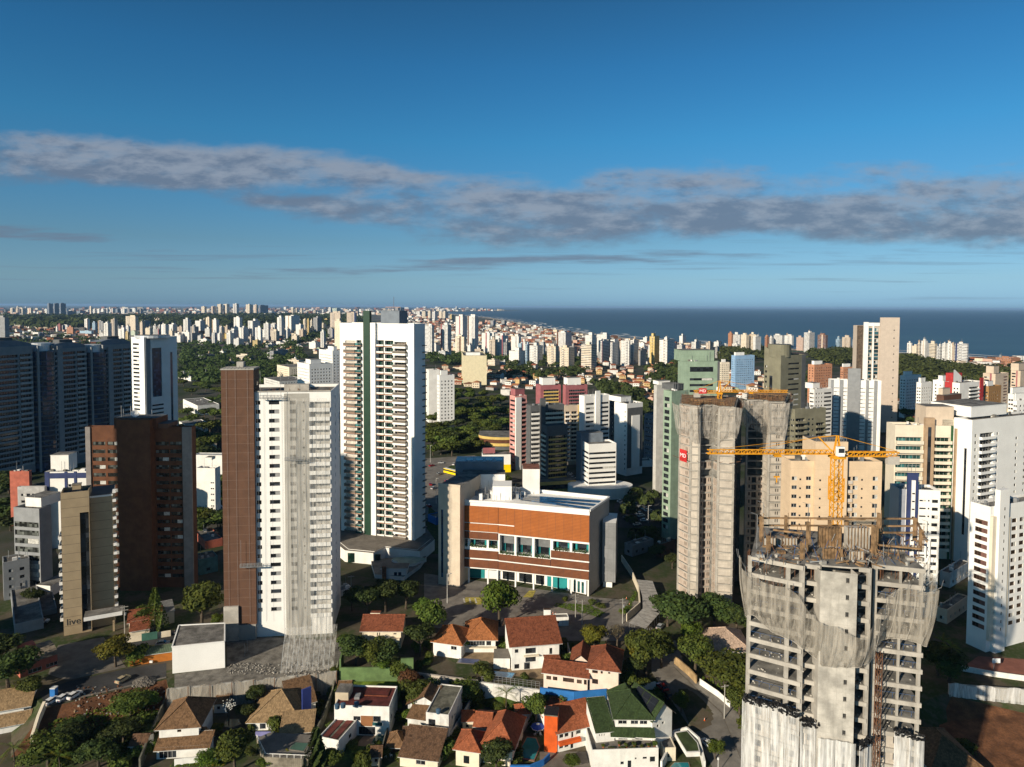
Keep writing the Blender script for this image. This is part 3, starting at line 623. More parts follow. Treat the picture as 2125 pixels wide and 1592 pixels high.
for i in range(10):
    o1, o2 = (2.0 + .25 * (i % 2), 2.0 + .25 * ((i + 1) % 2)); p, q = b.P('L', xs[i], o1), b.P('L', xs[i + 1], o2)
    for z in range(0, int(b.H) - 3, 12): mb.quad((p.x, p.y, z), (q.x, q.y, z), (q.x, q.y, min(z + 12, b.H - 2)), (p.x, p.y, min(z + 12, b.H - 2)), NETF)
    mb.bar(p, p + Vector((0, 0, b.H - 3)), .05, STEEL)
pts_ = [gp(582 + 11 * i, 1398 - i) - b.C for i in range(11)]
for i in range(10): p, q = pts_[i], pts_[i + 1]; o_ = Vector((0, 5 + .3 * (i % 2), 0)); mb.quad(p, q, q + Vector((0, 5, 11.5)), p + Vector((0, 5, 11.5)), NETF); mb.bar(p, p + Vector((0, 5, 11.5)), .07, STEEL)
b.add('safety_net', mb)
mb = MB()
for i in range(40): q = b.P('L', R.uniform(.28, 1) * W, R.uniform(-1, .1)) + Vector((0, 0, b.H - .1)); mb.bar(q, q + Vector((R.uniform(-.4, .4), R.uniform(-.3, .3), R.uniform(.4, 1.3))), .1, RUST)
mb.obox(b.P('L', .3 * W, .3), e_, .7 * W, .5, b.H + .004, b.H + .35, CONC); mb.obox(b.P('L', .55 * W, -3), e_, 8, 3, b.H - .2, b.H + 2, CONC); b.add('roof_edge', mb)
mb = MB()
for t in (.05, .13, .24, .33, .40, .55): q = b.P('L', t * W, 1.5); mb.bar(q + Vector((0, 0, 6)), q + Vector((0, 0, (zt if t < .29 else b.H))), .035, STEEL)
b.add('hoist_cables', mb); b.done()
BT = b
def gondola(t, z, w, label, out=2.0):
    o = b.C + BT.P('L', t * W, out) + Vector((0, 0, z)); r = empty('suspended_platform', o); r.rotation_euler = (0, 0, BT.rz('L')); tag(r, label, 'platform', 'suspended work platforms on the brown and white tower')
    mb = MB(); mb.box(0, w, -.8, 0, 0, .12, STEEL); mb.build('deck', r)
    mb = MB()
    for x in [w * i / 6 for i in range(7)]: mb.bar((x, -.78, .1), (x, -.78, 1.1), .07, STEEL); mb.bar((x, -.03, .1), (x, -.03, 1.1), .07, STEEL)
    for zz in (.55, 1.1): mb.bar((0, -.78, zz), (w, -.78, zz), .08, STEEL); mb.bar((0, -.03, zz), (w, -.03, zz), .08, STEEL)
    mb.build('railing', r)
    for x in (.3, w - .3): mb = MB(); mb.bar((x, -.4, .1), (x, -.4, 9), .06, STEEL); mb.build('cable', r)
gondola(.16, 110 - (1207 - 636) / 1417 * 212, 6.8, 'dark work platform hanging low where the brown wing meets white')
gondola(.35, 110 - (838 - 636) / 1417 * 213, 7.0, 'pale work platform hanging just under the white front\'s roof edge', 1.2); gondola(.585, 110 - (972 - 636) / 1417 * 213, 6.0, 'grey work platform hanging on the bare render strip', 2.6)
# white podium of that tower, and the netted construction wall
o = gp(358, 1398); mb = MB(); P = [gp(*p) - o for p in ((358, 1398), (467, 1386), (467, 1345), (372, 1350))]
mb.prism(P, 0, 8.0, WHITE2, PAVED); root = tag(mb.build('podium_block', loc=o), 'plain white windowless block with a dark flat roof beside the brown tower', 'building')
mb = MB(); mb.prism([P[0] + Vector((.3, 1.4, 0)), P[1] + Vector((-.2, 1.0, 0)), P[2], P[3] + Vector((.3, -.3, 0))], 8.003, 8.12, ROOFM); mb.build('roof', root)
mb = MB()
for i in range(4): mb.bar(P[i] + Vector((0, 0, 8.15)), P[(i + 1) % 4] + Vector((0, 0, 8.15)), .35, WHITE2)
mb.build('parapet', root)
mb = MB(); A, B = gp(348, 1441), gp(700, 1404); k = 16
for i in range(k):
    p, q = A + (B - A) * (i / k), A + (B - A) * ((i + 1) / k); mb.obox(p - Vector((0, .5, 0)), (q - p).normalized(), (q - p).length - .01, .45, LOW, R.uniform(1.4, 1.9), CEMENT)
root = tag(mb.build('construction_wall'), 'grey draped netted retaining wall below the unfinished brown and white tower', 'wall')
mb = MB()
for i in range(k * 2):
    p, q = A + (B - A) * (i / k / 2), A + (B - A) * ((i + 1) / k / 2); w1, w2 = .75 + .25 * sin(i * 1.3), .75 + .25 * sin(i * 1.3 + 1.3)
    mb.quad(p + Vector((0, -w1, LOW)), q + Vector((0, -w2, LOW)), q + Vector((0, -w2 * 1.2, -1.5)), p + Vector((0, -w1 * 1.2, -1.5)), NETG); mb.quad(p + Vector((0, -w1 * 1.2, -1.5)), q + Vector((0, -w2 * 1.2, -1.5)), q + Vector((0, -.6, 1.8 + .5 * sin(i * 2.1 + 2.1))), p + Vector((0, -.6, 1.8 + .5 * sin(i * 2.1))), NETG)
mb.build('drape_net', root)
for i in range(0, k + 1, 2): p = A + (B - A) * (i / k); mb = MB(); mb.bar(p + Vector((0, -1.0, LOW)), p + Vector((0, -1.0, 2.2)), .14, RUST); mb.build('post', root)
mb = MB()
for i in range(420):
    p = gp(R.uniform(470, 690), R.uniform(1378, 1402)) + Vector((0, 0, R.uniform(0, .3))); s_ = R.uniform(.08, .32); e = Vector((cos(i), sin(i), 0)); mb.obox(p, e, s_, s_ * R.uniform(.5, 1.4), p.z - .1, p.z + s_ * .6, R.choice([CONC, CEMENT, CONC, PAVED]))
tag(mb.build('rubble'), 'grey building rubble strewn at the foot of the unfinished tower', 'rubble', kind='stuff')

# --- louvred office building
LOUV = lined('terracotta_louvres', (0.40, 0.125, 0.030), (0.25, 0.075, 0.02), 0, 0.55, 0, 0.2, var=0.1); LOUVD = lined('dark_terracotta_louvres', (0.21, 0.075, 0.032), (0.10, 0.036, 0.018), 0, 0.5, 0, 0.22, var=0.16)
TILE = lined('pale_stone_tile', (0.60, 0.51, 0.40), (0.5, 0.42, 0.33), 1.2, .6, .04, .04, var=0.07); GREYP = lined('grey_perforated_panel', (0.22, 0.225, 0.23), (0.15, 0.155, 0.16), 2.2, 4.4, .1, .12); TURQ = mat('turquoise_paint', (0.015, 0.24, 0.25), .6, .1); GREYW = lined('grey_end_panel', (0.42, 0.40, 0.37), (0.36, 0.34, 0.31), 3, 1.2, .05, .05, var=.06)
P0, P1, P2 = [Vector((at(x, 800, D).x, D, 0)) for x, D in ((955, 268), (1035, 265), (1226, 255))]; P3 = Vector((39.6, 273, 0)); P4 = Vector((-24, 296, 0)); O = P1.copy()
root = empty('office_building', O); tag(root, 'low office building wrapped in terracotta louvres with leafy open terraces', 'office')
mb = MB(); H = 33.0; S = [(P0 - O, P1 - O), (P1 - O, P2 - O)]
def sx(i, px): a, b_ = S[i]; d = ray(px, 800); t = d.x / d.y; A_ = a + O; e = (b_ - a).normalized(); return (t * A_.y - A_.x) / (e.x - t * e.y)
holes = {0: [], 1: []}
L0, L1 = (S[0][1] - S[0][0]).length, (S[1][1] - S[1][0]).length
for x0, x1 in ((957, 971), (975, 1011), (1015, 1034)): holes[0].append((max(.1, sx(0, x0)), min(L0 - .1, sx(0, x1)), 14.8, 17.8, 2.5))
for x0, x1 in ((1038, 1069), (1073, 1106), (1111, 1144)): holes[1].append((sx(1, x0), sx(1, x1), 13.0, 20.2, 3.5))
for x0, x1 in ((1150, 1185), (1190, 1225)): holes[1].append((sx(1, x0), sx(1, x1), 16.6, 20.0, 2.5))
for i in (0, 1): facade(mb, S[i][0], (S[i][1] - S[i][0]).normalized(), (L0, L1)[i], H, holes[i], WHITE2, 6.0)
for a, c, m in ((P2, P3, GREYW), (P3, P4, WHITE2), (P4, P0, WHITE2)):
    a, c = a - O, c - O; mb.quad((a.x, a.y, 0 if a + O == P2 else 0), (c.x, c.y, 0), (c.x, c.y, H), (a.x, a.y, H), m)
Q = [p - O for p in (P0, P1, P2, P3, P4)]; mb.poly([(p.x, p.y, H - .9) for p in Q], WHITE2); mb.poly([(p.x, p.y, 6.0) for p in reversed(Q)], WHITE2); mb.build('wall', root)
mb = MB()
for a, c in zip(Q, Q[1:] + Q[:1]): mb.bar(a + Vector((0, 0, H)), c + Vector((0, 0, H)), .8, WHITE2)
mb.build('parapet', root)
def louv(i, px0, px1, z0, z1, m, out=.45):
    a = S[i][0]; e = (S[i][1] - a).normalized(); x0, x1 = max(.05, sx(i, px0)), min((L0, L1)[i] - .02, sx(i, px1)); nrm = Vector((e.y, -e.x, 0)); mb = MB()
    mb.obox(a + e * x0 + nrm * out, e, x1 - x0, .2, z0, z1, m)
    k = int((x1 - x0) / 3.2)
    for j in range(1, k): mb.obox(a + e * (x0 + (x1 - x0) * j / k) + nrm * (out + .012), e, .05, .02, z0, z1, FRAMED)
    mb.build('louvre_screen', root)
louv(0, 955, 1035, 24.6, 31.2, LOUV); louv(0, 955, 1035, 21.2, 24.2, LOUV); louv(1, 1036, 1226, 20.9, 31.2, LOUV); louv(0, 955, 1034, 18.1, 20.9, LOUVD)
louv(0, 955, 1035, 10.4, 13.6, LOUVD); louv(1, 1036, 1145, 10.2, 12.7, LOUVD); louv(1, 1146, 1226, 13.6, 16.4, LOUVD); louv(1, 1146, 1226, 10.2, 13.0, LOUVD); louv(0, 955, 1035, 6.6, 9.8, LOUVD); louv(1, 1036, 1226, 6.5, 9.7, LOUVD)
mb = MB(); a = S[1][0]; e = (S[1][1] - a).normalized(); nrm = Vector((e.y, -e.x, 0)); mb.obox(a + nrm * .52, e, sx(1, 1069), .1, 24.25, 24.6, WHITE2); mb.build('white_rail', root)
for i in (0, 1):
    for h in holes[i]:
        a = S[i][0]; e = (S[i][1] - a).normalized(); inn = Vector((-e.y, e.x, 0)); mb = MB(); w, hh = h[1] - h[0], h[3] - h[2]
        mb.obox(a + e * h[0] + inn * (h[4] - .1), e, w, .08, h[2], h[3], DARKGLASS)
        for j in (.12, .82): mb.obox(a + e * (h[0] + w * j) + inn * (h[4] - .5), e, w * .14, .1, h[2], h[2] + min(hh, 3.4), TURQ)
        if hh > 5: mb.obox(a + e * (h[0] + .3) + inn * (h[4] - 1.2), e, w - .6, .1, h[2] + 3.4, h[3], mat('grey_screen', (.16, .165, .17)))
        mb.build('window', root)
        LF = MATS.get('planter_leaf') or mat('planter_leaf', (.05, .10, .02), .8, .5, 2.0); pm = MB()
        for _ in range(int(w * 42)):
            p = a + e * (h[0] + R.uniform(.1, w - .1)) + inn * R.uniform(-.3, .9) + Vector((0, 0, h[2] + R.uniform(-.3, 1.5) * R.random())); s_ = R.uniform(.15, .35); t1 = Vector((R.uniform(-1, 1), R.uniform(-1, 1), R.uniform(-1, 1))).normalized(); t2 = t1.cross(Vector((R.uniform(-1, 1), R.uniform(-1, 1), 1))).normalized()
            pm.poly([p - t1 * s_, p + t2 * s_ * .6, p + t1 * s_, p - t2 * s_ * .6], LF)
        o_ = pm.build('planter_greenery', root); o_['kind'] = 'stuff'
mb = MB(); inset = [Q[0] + Vector((0, 5, 0)), Q[1] + Vector((1, 6, 0)), S[1][0] + e * (L1 * .5) + Vector((2, 4.5, 0)), Q[2] + Vector((-.8, 1.6, 0)), Q[3] + Vector((-1, -1, 0)), Q[4]]
mb.prism(inset, 0.02, 5.99, WHITE2); mb.build('ground_floor', root)
def gfw(px0, px1, m, z1=5.0, dd=4.0):
    d0, d1 = at(px0, 1200, 266), at(px1, 1200, 262)
for j, (t0, t1, m) in enumerate(((.02, .16, DARKGLASS), (.2, .34, DARKGLASS), (.38, .47, DARKGLASS))):
    p, q = inset[1] + (inset[2] - inset[1]) * (t0 * 2), inset[1] + (inset[2] - inset[1]) * (t1 * 2); ee = (q - p).normalized(); mb = MB(); mb.obox(p + Vector((ee.y, -ee.x, 0)) * .05, ee, (q - p).length, .04, .3, 4.6, m); mb.build('shopfront', root)
p, q = inset[2], inset[3]; ee = (q - p).normalized(); L_ = (q - p).length; nn_ = Vector((ee.y, -ee.x, 0))
mb = MB(); mb.obox(p + nn_ * .06, ee, L_ * .52, .05, .1, 5.4, TURQ); mb.build('turquoise_wall', root)
for j in range(4): mb = MB(); mb.obox(p + nn_ * .06 + ee * (L_ * (.58 + j * .1)), ee, L_ * .06, .05, .3, 4.6, TEALGLASS); mb.build('window', root)
p, q = inset[0], inset[1]; ee = (q - p).normalized(); mb = MB(); mb.obox(p + Vector((ee.y, -ee.x, 0)) * .06, ee, (q - p).length * .6, .05, .1, 5.2, TURQ); mb.build('turquoise_wall', root)
for i, px in ((0, 972), (0, 1012), (0, 1033), (1, 1070), (1, 1108), (1, 1147), (1, 1187), (1, 1224)):
    a = S[i][0]; ee = (S[i][1] - a).normalized(); p = a + ee * min((L0, L1)[i] - .6, sx(i, px)); mb = MB(); mb.obox(p, ee, .55, .55, 0, 5.995, WHITE2); mb.build('column', root)
mb = MB(); a_, c_ = Vector((at(909, 1000, 265).x, 266, 0)) - O, Vector((at(955, 1000, 264).x, 263, 0)) - O; ee = (c_ - a_).normalized(); mb.obox(a_, ee, (c_ - a_).length, 22, 0, 39.6, TILE, ROOFM)
mb.obox(a_ + ee * 1.2 + Vector((ee.y, -ee.x, 0)) * .015, ee, .9, .1, 3, 30, BLUEGLASS); mb.obox(a_ - ee * .1 + Vector((0, -.1, 0)), ee, (c_ - a_).length + .2, .5, 39.6, 40.4, TILE); mb.build('stair_pillar', root)
mb = MB(); a_ = Vector((at(1249, 1000, 266).x, 263, 0)) - O; ee = Vector((.98, -.2, 0)).normalized(); mb.obox(a_, ee, 5.2, 13, 2.5, 26, GREYP, WHITE2); mb.obox(a_ + Vector((.6, 1, 0)), ee, 3.5, 10, 0, 2.49, WHITE2); mb.build('ramp_shaft', root)
# roof plant
def quadbox(name, pxs, D, z0, z1, m, top=None, d=8):
    p, q = Vector((at(pxs[0], 1000, D).x, D, 0)) - O, Vector((at(pxs[1], 1000, D).x, D, 0)) - O; mb = MB(); mb.obox(p, (q - p).normalized(), (q - p).length, d, z0, z1, m, top); mb.build(name, root)
quadbox('plant_room', (958, 1048), 284, H - 1, 39.5, WHITE2, ROOFM, 8); quadbox('plant_room', (1022, 1062), 272, H - 1, 37.6, WHITE2, WHITE2, 9); quadbox('lift_tower', (1085, 1120), 281, H - 1, 42.5, WHITE, mat('red_roof_paint', (.25, .1, .06), .9, .3), 10); quadbox('plant_room', (945, 1045), 297, H - 6, 42, BLUEGREY, WHITE2, 10)
for i in range(4):
    p = at(968 + i * 20, 1000, 300) - O; mb = MB(); mb.box(p.x, p.x + 3, 33, 38, 42.02, 42.2, BLUEGLASS); mb.build('skylight', root)
for i in range(3):                                             # rows of dark roof panels on the right half
    t = .2 + i * .26; A_ = P1 + (P4 - P1) * (.12 + t * .3) + Vector((12, 1.0, 0)) - O; B_ = P2 + (P3 - P2) * t - O + Vector((-1.5, 0, 0)); ee = (B_ - A_).normalized(); mb = MB(); mb.obox(A_, ee, (B_ - A_).length, 2.2, H - .8, H - .45, BLUEGLASS); mb.build('roof_panel', root)
mb = MB()
for i in range(70):
    p = at(R.uniform(965, 1090), 1000, R.uniform(270, 283)) - O; mb.bar((p.x, p.y, H - 1), (p.x, p.y, H + R.uniform(1, 4.5)), .12, STEEL)
    if i % 3 == 0: mb.box(p.x, p.x + R.uniform(.8, 2), p.y, p.y + R.uniform(.8, 2), H - .9, H + R.uniform(.6, 1.8), R.choice([STEEL, WHITE2]))
mb.build('roof_equipment', root)

# --- concrete frame tower (two lobes) behind the street trees
def text(s, size, m, parent, loc, rot, ext=.03, name='lettering', sx=1.0):
    cu = bpy.data.curves.new(name, 'FONT'); cu.body = s; cu.size = size; cu.extrude = ext; cu.align_x = 'CENTER'; cu.align_y = 'CENTER'
    t = bpy.data.objects.new(name, cu); COL.objects.link(t); bpy.context.view_layer.update(); me = bpy.data.meshes.new_from_object(t); bpy.data.objects.remove(t)
    me.materials.clear(); me.materials.append(m); o = inst(name, me, parent, loc); o.rotation_euler = rot; o.scale = (sx, 1, 1); return o
REDS = mat('red_sign', (0.55, 0.03, 0.03), .5, .1); WHITES = mat('sign_white', (.85, .85, .85), .6, .03)
def plan(pts, y=900): return [Vector((at(x, y, D).x, D, 0)) for x, D in pts]
O = Vector((at(1500, 900, 250).x, 250, 0)); root = empty('apartment_tower', O); tag(root, 'bare concrete tower of two lobes with a net skirt below its roof', 'tower')
lob1 = plan([(1410, 254), (1433, 248), (1451, 247), (1453, 250), (1480, 251), (1493, 246), (1525, 245), (1530, 272), (1413, 280)]); lob2 = plan([(1549, 264), (1586, 264), (1597, 259), (1628, 259), (1634, 285), (1549, 288)])
NF, FH, ZT = 25, 2.96, 74.0
for li, lob in enumerate((lob1, lob2)):
    Lp = [p - O for p in lob]; cx = sum((p for p in Lp), Vector()) / len(Lp); inn = [p + (cx - p) * .05 for p in Lp]; mb = MB()
    for k in range(NF):
        z = k * FH; g = MB(); out = [p + (p - cx) * .015 for p in Lp]; g.prism(out, z + FH - .32, z + FH, CONC, DIMC, True); g.build('floor_slab', root)
        openf = k >= 18 or (li == 0 and k == 16) or (li == 1 and k >= 15); kk = len(Lp)
        for i in range(kk - 1):
            a, c = inn[i], inn[i + 1]; bay = (li == 0 and i in (3, 4)) or (li == 1 and i == 0); L_ = (c - a).length; e = (c - a).normalized()
            if openf and bay: continue
            if i >= kk - 3 + (li == 0): mb.quad((a.x, a.y, z), (c.x, c.y, z), (c.x, c.y, z + FH - .33), (a.x, a.y, z + FH - .33), BLOCK); continue
            m = PINKC if (i % 2 == 0 and li == 0) or bay else BLOCK; hs = []
            if bay and L_ > 3.5: hs = [(L_ * .12, L_ * .22, .9, 2.3, .4), (L_ * .3, L_ * .58, .15, 2.3, .6), (L_ * .7, L_ * .8, .9, 2.2, .4), (L_ * .84, L_ * .93, .9, 2.2, .4)]
            elif L_ > 3 and i in (0, 2, 3): hs = [(L_ * .5, L_ * .5 + .5, .7, 2.0, .4), (L_ * .5 + .8, L_ * .5 + 1.3, .7, 2.0, .4)]
            if li == 0 and i == 5: hs = []
            sh = [(h[0], h[1], z + h[2], z + h[3], h[4]) for h in hs]; facade(mb, a, e, L_, z + FH - .33, sh, m, z)
            for h in sh: g = MB(); g.obox(a + e * (h[0] + .01) + Vector((-e.y, e.x, 0)) * (h[4] - .02), e, h[1] - h[0] - .02, .02, h[2] + .01, h[3] - .01, FRAMED); g.build('window', root) if (k > 1 and R.random() < .9) else None
    mb.build('wall', root)
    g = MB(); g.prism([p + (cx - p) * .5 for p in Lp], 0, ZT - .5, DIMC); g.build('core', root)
    for i, p in enumerate(Lp[:-2]):
        g = MB(); q = p + (cx - p) * .03; g.box(q.x - .35, q.x + .35, q.y - .1, q.y + .7, 0, ZT - .4, CONC); g.build('column', root)
    g = MB()                                                       # rebar, formwork and timber on the top deck
    g.prism([p + (cx - p) * .04 for p in Lp], ZT, ZT + .25, DIMC, TIMBER)
    for _ in range(150):
        i = R.randrange(len(Lp)); p = Lp[i] + (Lp[(i + 1) % len(Lp)] - Lp[i]) * R.random(); p = p + (cx - p) * R.uniform(0, .5) + Vector((0, 0, ZT + .2)); g.bar(p, p + Vector((R.uniform(-.2, .2), R.uniform(-.2, .2), R.uniform(.6, 2.2))), .07, R.choice([RUST, RUST, TIMBER]))
    for _ in range(26):
        p = cx + Vector((R.uniform(-7, 7), R.uniform(-7, 7), ZT + R.uniform(.3, 1.0))); q = Vector((R.uniform(-4, 4), R.uniform(-3, 3), 0)); g.bar(p, p + q, .2, R.choice([TIMBER, mat('orange_ply', (.38, .2, .08), .9, .3)]))
    g.build('formwork', root)['kind'] = 'stuff'
    g = MB(); kk = len(Lp) - 1; ring = []                          # net skirt held on outriggers
    for i in range(kk):
        a, c = Lp[i], Lp[i + 1]; steps = max(2, int((c - a).length / 1.6)); ring += [a + (c - a) * (j / steps) for j in range(steps)]
    for i in range(len(ring) - 1):
        d0, d1 = (ring[i] - cx).normalized(), (ring[i + 1] - cx).normalized()
        f = lambda j: 1.2 * sin(j * .9 + li) + .8 * sin(j * .37 + 1)
        lv = [(.6, -12.5 + f(i), -12.5 + f(i + 1)), (1.6 + .3 * sin(i), -9, -9), (2.1 + .25 * sin(i * 1.7), -5, -5), (2.9, .3 - .5 * abs(sin(i * .6)), .3 - .5 * abs(sin((i + 1) * .6)))]
        for (o1, za, zb), (o2, zc, zd) in zip(lv, lv[1:]):
            g.quad(ring[i] + d0 * o1 + Vector((0, 0, ZT + za)), ring[i + 1] + d1 * o1 + Vector((0, 0, ZT + zb)), ring[i + 1] + d1 * o2 + Vector((0, 0, ZT + zd)), ring[i] + d0 * o2 + Vector((0, 0, ZT + zc)), NETT)
        if i % 3 == 0: g.bar(ring[i] + Vector((0, 0, ZT - 3)), ring[i] + d0 * 3.0 + Vector((0, 0, ZT + .6)), .1, RUST)
    g.build('safety_net', root)
    if True:                                                       # catch boards lower down
        g = MB()
        for i in range(0, len(ring) - 1, 2): d0 = (ring[i] - cx).normalized(); g.bar(ring[i] + Vector((0, 0, ZT - 20.5)), ring[i] + d0 * 2.4 + Vector((0, 0, ZT - 19.6)), .13, RUST)
        g.build('outrigger', root)
g = MB(); a, c = lob1[6] - O, lob2[0] - O; a, c = a + Vector((.2, 22, 0)), c + Vector((0, 6, 0)); e = (c - a).normalized(); L_ = (c - a).length
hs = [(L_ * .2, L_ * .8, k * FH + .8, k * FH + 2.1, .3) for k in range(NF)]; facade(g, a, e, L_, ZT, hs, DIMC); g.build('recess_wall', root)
sg = MB(); a = lob1[0] - O; e = (lob1[1] - lob1[0]).normalized(); nrm = Vector((e.y, -e.x, 0)); zc = 110 - (948 - 636) / 1417 * 250
sg.obox(a + e * .6 + nrm * .25, e, 4.2, .12, zc - 2.2, zc + 2.2, REDS); so = sg.build('banner', root); text('MD', 2.0, WHITES, so, a + e * 2.7 + nrm * .30 + Vector((0, 0, zc)), (pi / 2, 0, atan2(e.y, e.x)), sx=1.15)

# --- concrete frame tower in front, still rising
O = Vector((at(1740, 1100, 118).x, 118, LOW)); root = empty('apartment_tower', O); tag(root, 'nearest concrete frame tower with open floors and drooping grey nets', 'tower')
fp = lambda x, D: Vector((at(x, 1300, D).x, D, 0)) - Vector((O.x, O.y, 0))
wing = [fp(1555, 123), fp(1664, 118.4)]; bay2 = [fp(1668, 119.6), fp(1699, 118.6)]; core = [fp(1700, 117.2), fp(1777, 115.6)]; bay3 = [fp(1779, 118), fp(1803, 117.4)]; rwing = [fp(1815, 119.4), fp(1917, 117.2)]
FH = 3.0; ZT = 69.5; NF = 22
outer = [wing[0], wing[1], bay2[0], bay2[1], core[0] + Vector((0, 2.0, 0)), core[1] + Vector((0, 2.4, 0)), bay3[0], bay3[1], bay3[1] + Vector((.3, 4.5, 0)), rwing[0] + Vector((0, 3.0, 0)), rwing[0], rwing[1], rwing[1] + Vector((2.5, 17, 0)), wing[0] + Vector((7.4, 17, 0))]
ctr = Vector((0, 11, 0))
zl = [ZT - FH * (NF - k) for k in range(NF + 1)]
def fw_(seg, z0, z1, m, holes=()): e = (seg[1] - seg[0]).normalized(); mbw = MB(); facade(mbw, seg[0], e, (seg[1] - seg[0]).length, z1, list(holes), m, z0); return mbw
for k in range(6, NF + 1):
    z = zl[k]; g = MB(); g.prism(outer, z - .28, z, CONC, DIMC, True)
    for seg in (wing, bay2, bay3, rwing): e = (seg[1] - seg[0]).normalized(); nrm = Vector((e.y, -e.x, 0)); g.obox(seg[0] + nrm * .12, e, (seg[1] - seg[0]).length, .3, z - .75, z + .02, CONC)
    g.build('floor_slab', root)
    if k < NF:                                                     # broken mortar, rails and a few dividing walls on each floor
        g = MB(); e = (wing[1] - wing[0]).normalized()
        for _ in range(34):
            seg = R.choice((wing, wing, bay2, rwing, rwing, bay3)); e = (seg[1] - seg[0]).normalized(); p = seg[0] + e * R.uniform(.3, (seg[1] - seg[0]).length - .5) + Vector((0, R.uniform(.3, 3.5), z)); s_ = R.uniform(.05, .22); g.obox(p, e, s_ * 1.6, s_, z + .001, z + s_, R.choice([CONC, CEMENT, CONC]))
        for seg in (wing, rwing):
            if k % 3 != 0: e = (seg[1] - seg[0]).normalized(); p = seg[0] + Vector((0, .5, z)); L_ = (seg[1] - seg[0]).length; g.bar(p + e * .4 + Vector((0, 0, 1)), p + e * (L_ - .4) + Vector((0, 0, 1)), .05, BLUEPROP); [g.bar(p + e * (L_ * j / 5 + .3), p + e * (L_ * j / 5 + .3) + Vector((0, 0, 1.05)), .05, BLUEPROP) for j in range(5)]
        if k >= NF - 2:
            for seg in (wing, rwing, bay2):
                e = (seg[1] - seg[0]).normalized(); L_ = (seg[1] - seg[0]).length
                for j in range(int(L_ * 3)): p = seg[0] + e * R.uniform(.2, L_ - .2) + Vector((0, R.uniform(.6, 6), z)); g.bar(p, p + Vector((0, 0, FH - .3)), .07, RUST)
        g.build('site_debris', root)['kind'] = 'stuff'
for p, s_ in ((wing[0], .55), (wing[0] + (wing[1] - wing[0]) * .74, .6), (wing[1], .7), (bay2[1], .5), (bay3[1], .6), (rwing[0], .7), (rwing[0] + (rwing[1] - rwing[0]) * .52, .35), (rwing[1] - Vector((.5, 0, 0)), .5)):
    g = MB(); g.box(p.x - s_ / 2, p.x + s_ / 2, p.y + .1, p.y + .1 + s_, 0, ZT, CONC); g.build('column', root)
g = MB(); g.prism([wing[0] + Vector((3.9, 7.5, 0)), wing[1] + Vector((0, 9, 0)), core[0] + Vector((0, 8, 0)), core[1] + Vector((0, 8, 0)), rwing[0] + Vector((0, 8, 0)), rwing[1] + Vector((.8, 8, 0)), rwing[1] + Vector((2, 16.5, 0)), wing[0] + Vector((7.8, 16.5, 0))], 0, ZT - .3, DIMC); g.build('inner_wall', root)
cw = (core[1] - core[0]).length; chol = [(cw * .70, cw * .79, zl[k] + .95, zl[k] + 1.85, .35) for k in range(6, NF)]; g = fw_(core, 0, ZT - .3, lined('board_marked_concrete', (0.46, 0.435, 0.39), (0.34, 0.32, 0.285), 1.5, 1.5, .035, .035, var=.25, streak=.45), chol)
for q0, q1 in ((core[0] + Vector((.1, 2.6, 0)), core[0]), (core[1], core[1] + Vector((.1, 2.6, 0)))): g.quad(q0, q1, q1 + Vector((0, 0, ZT - .3)), q0 + Vector((0, 0, ZT - .3)), CONC)
g.build('core', root); e = (core[1] - core[0]).normalized()
for h in chol: g = MB(); g.obox(core[0] + e * h[0] + Vector((0, h[4], 0)), e, h[1] - h[0], .02, h[2], h[3], FRAMED); g.build('window', root)
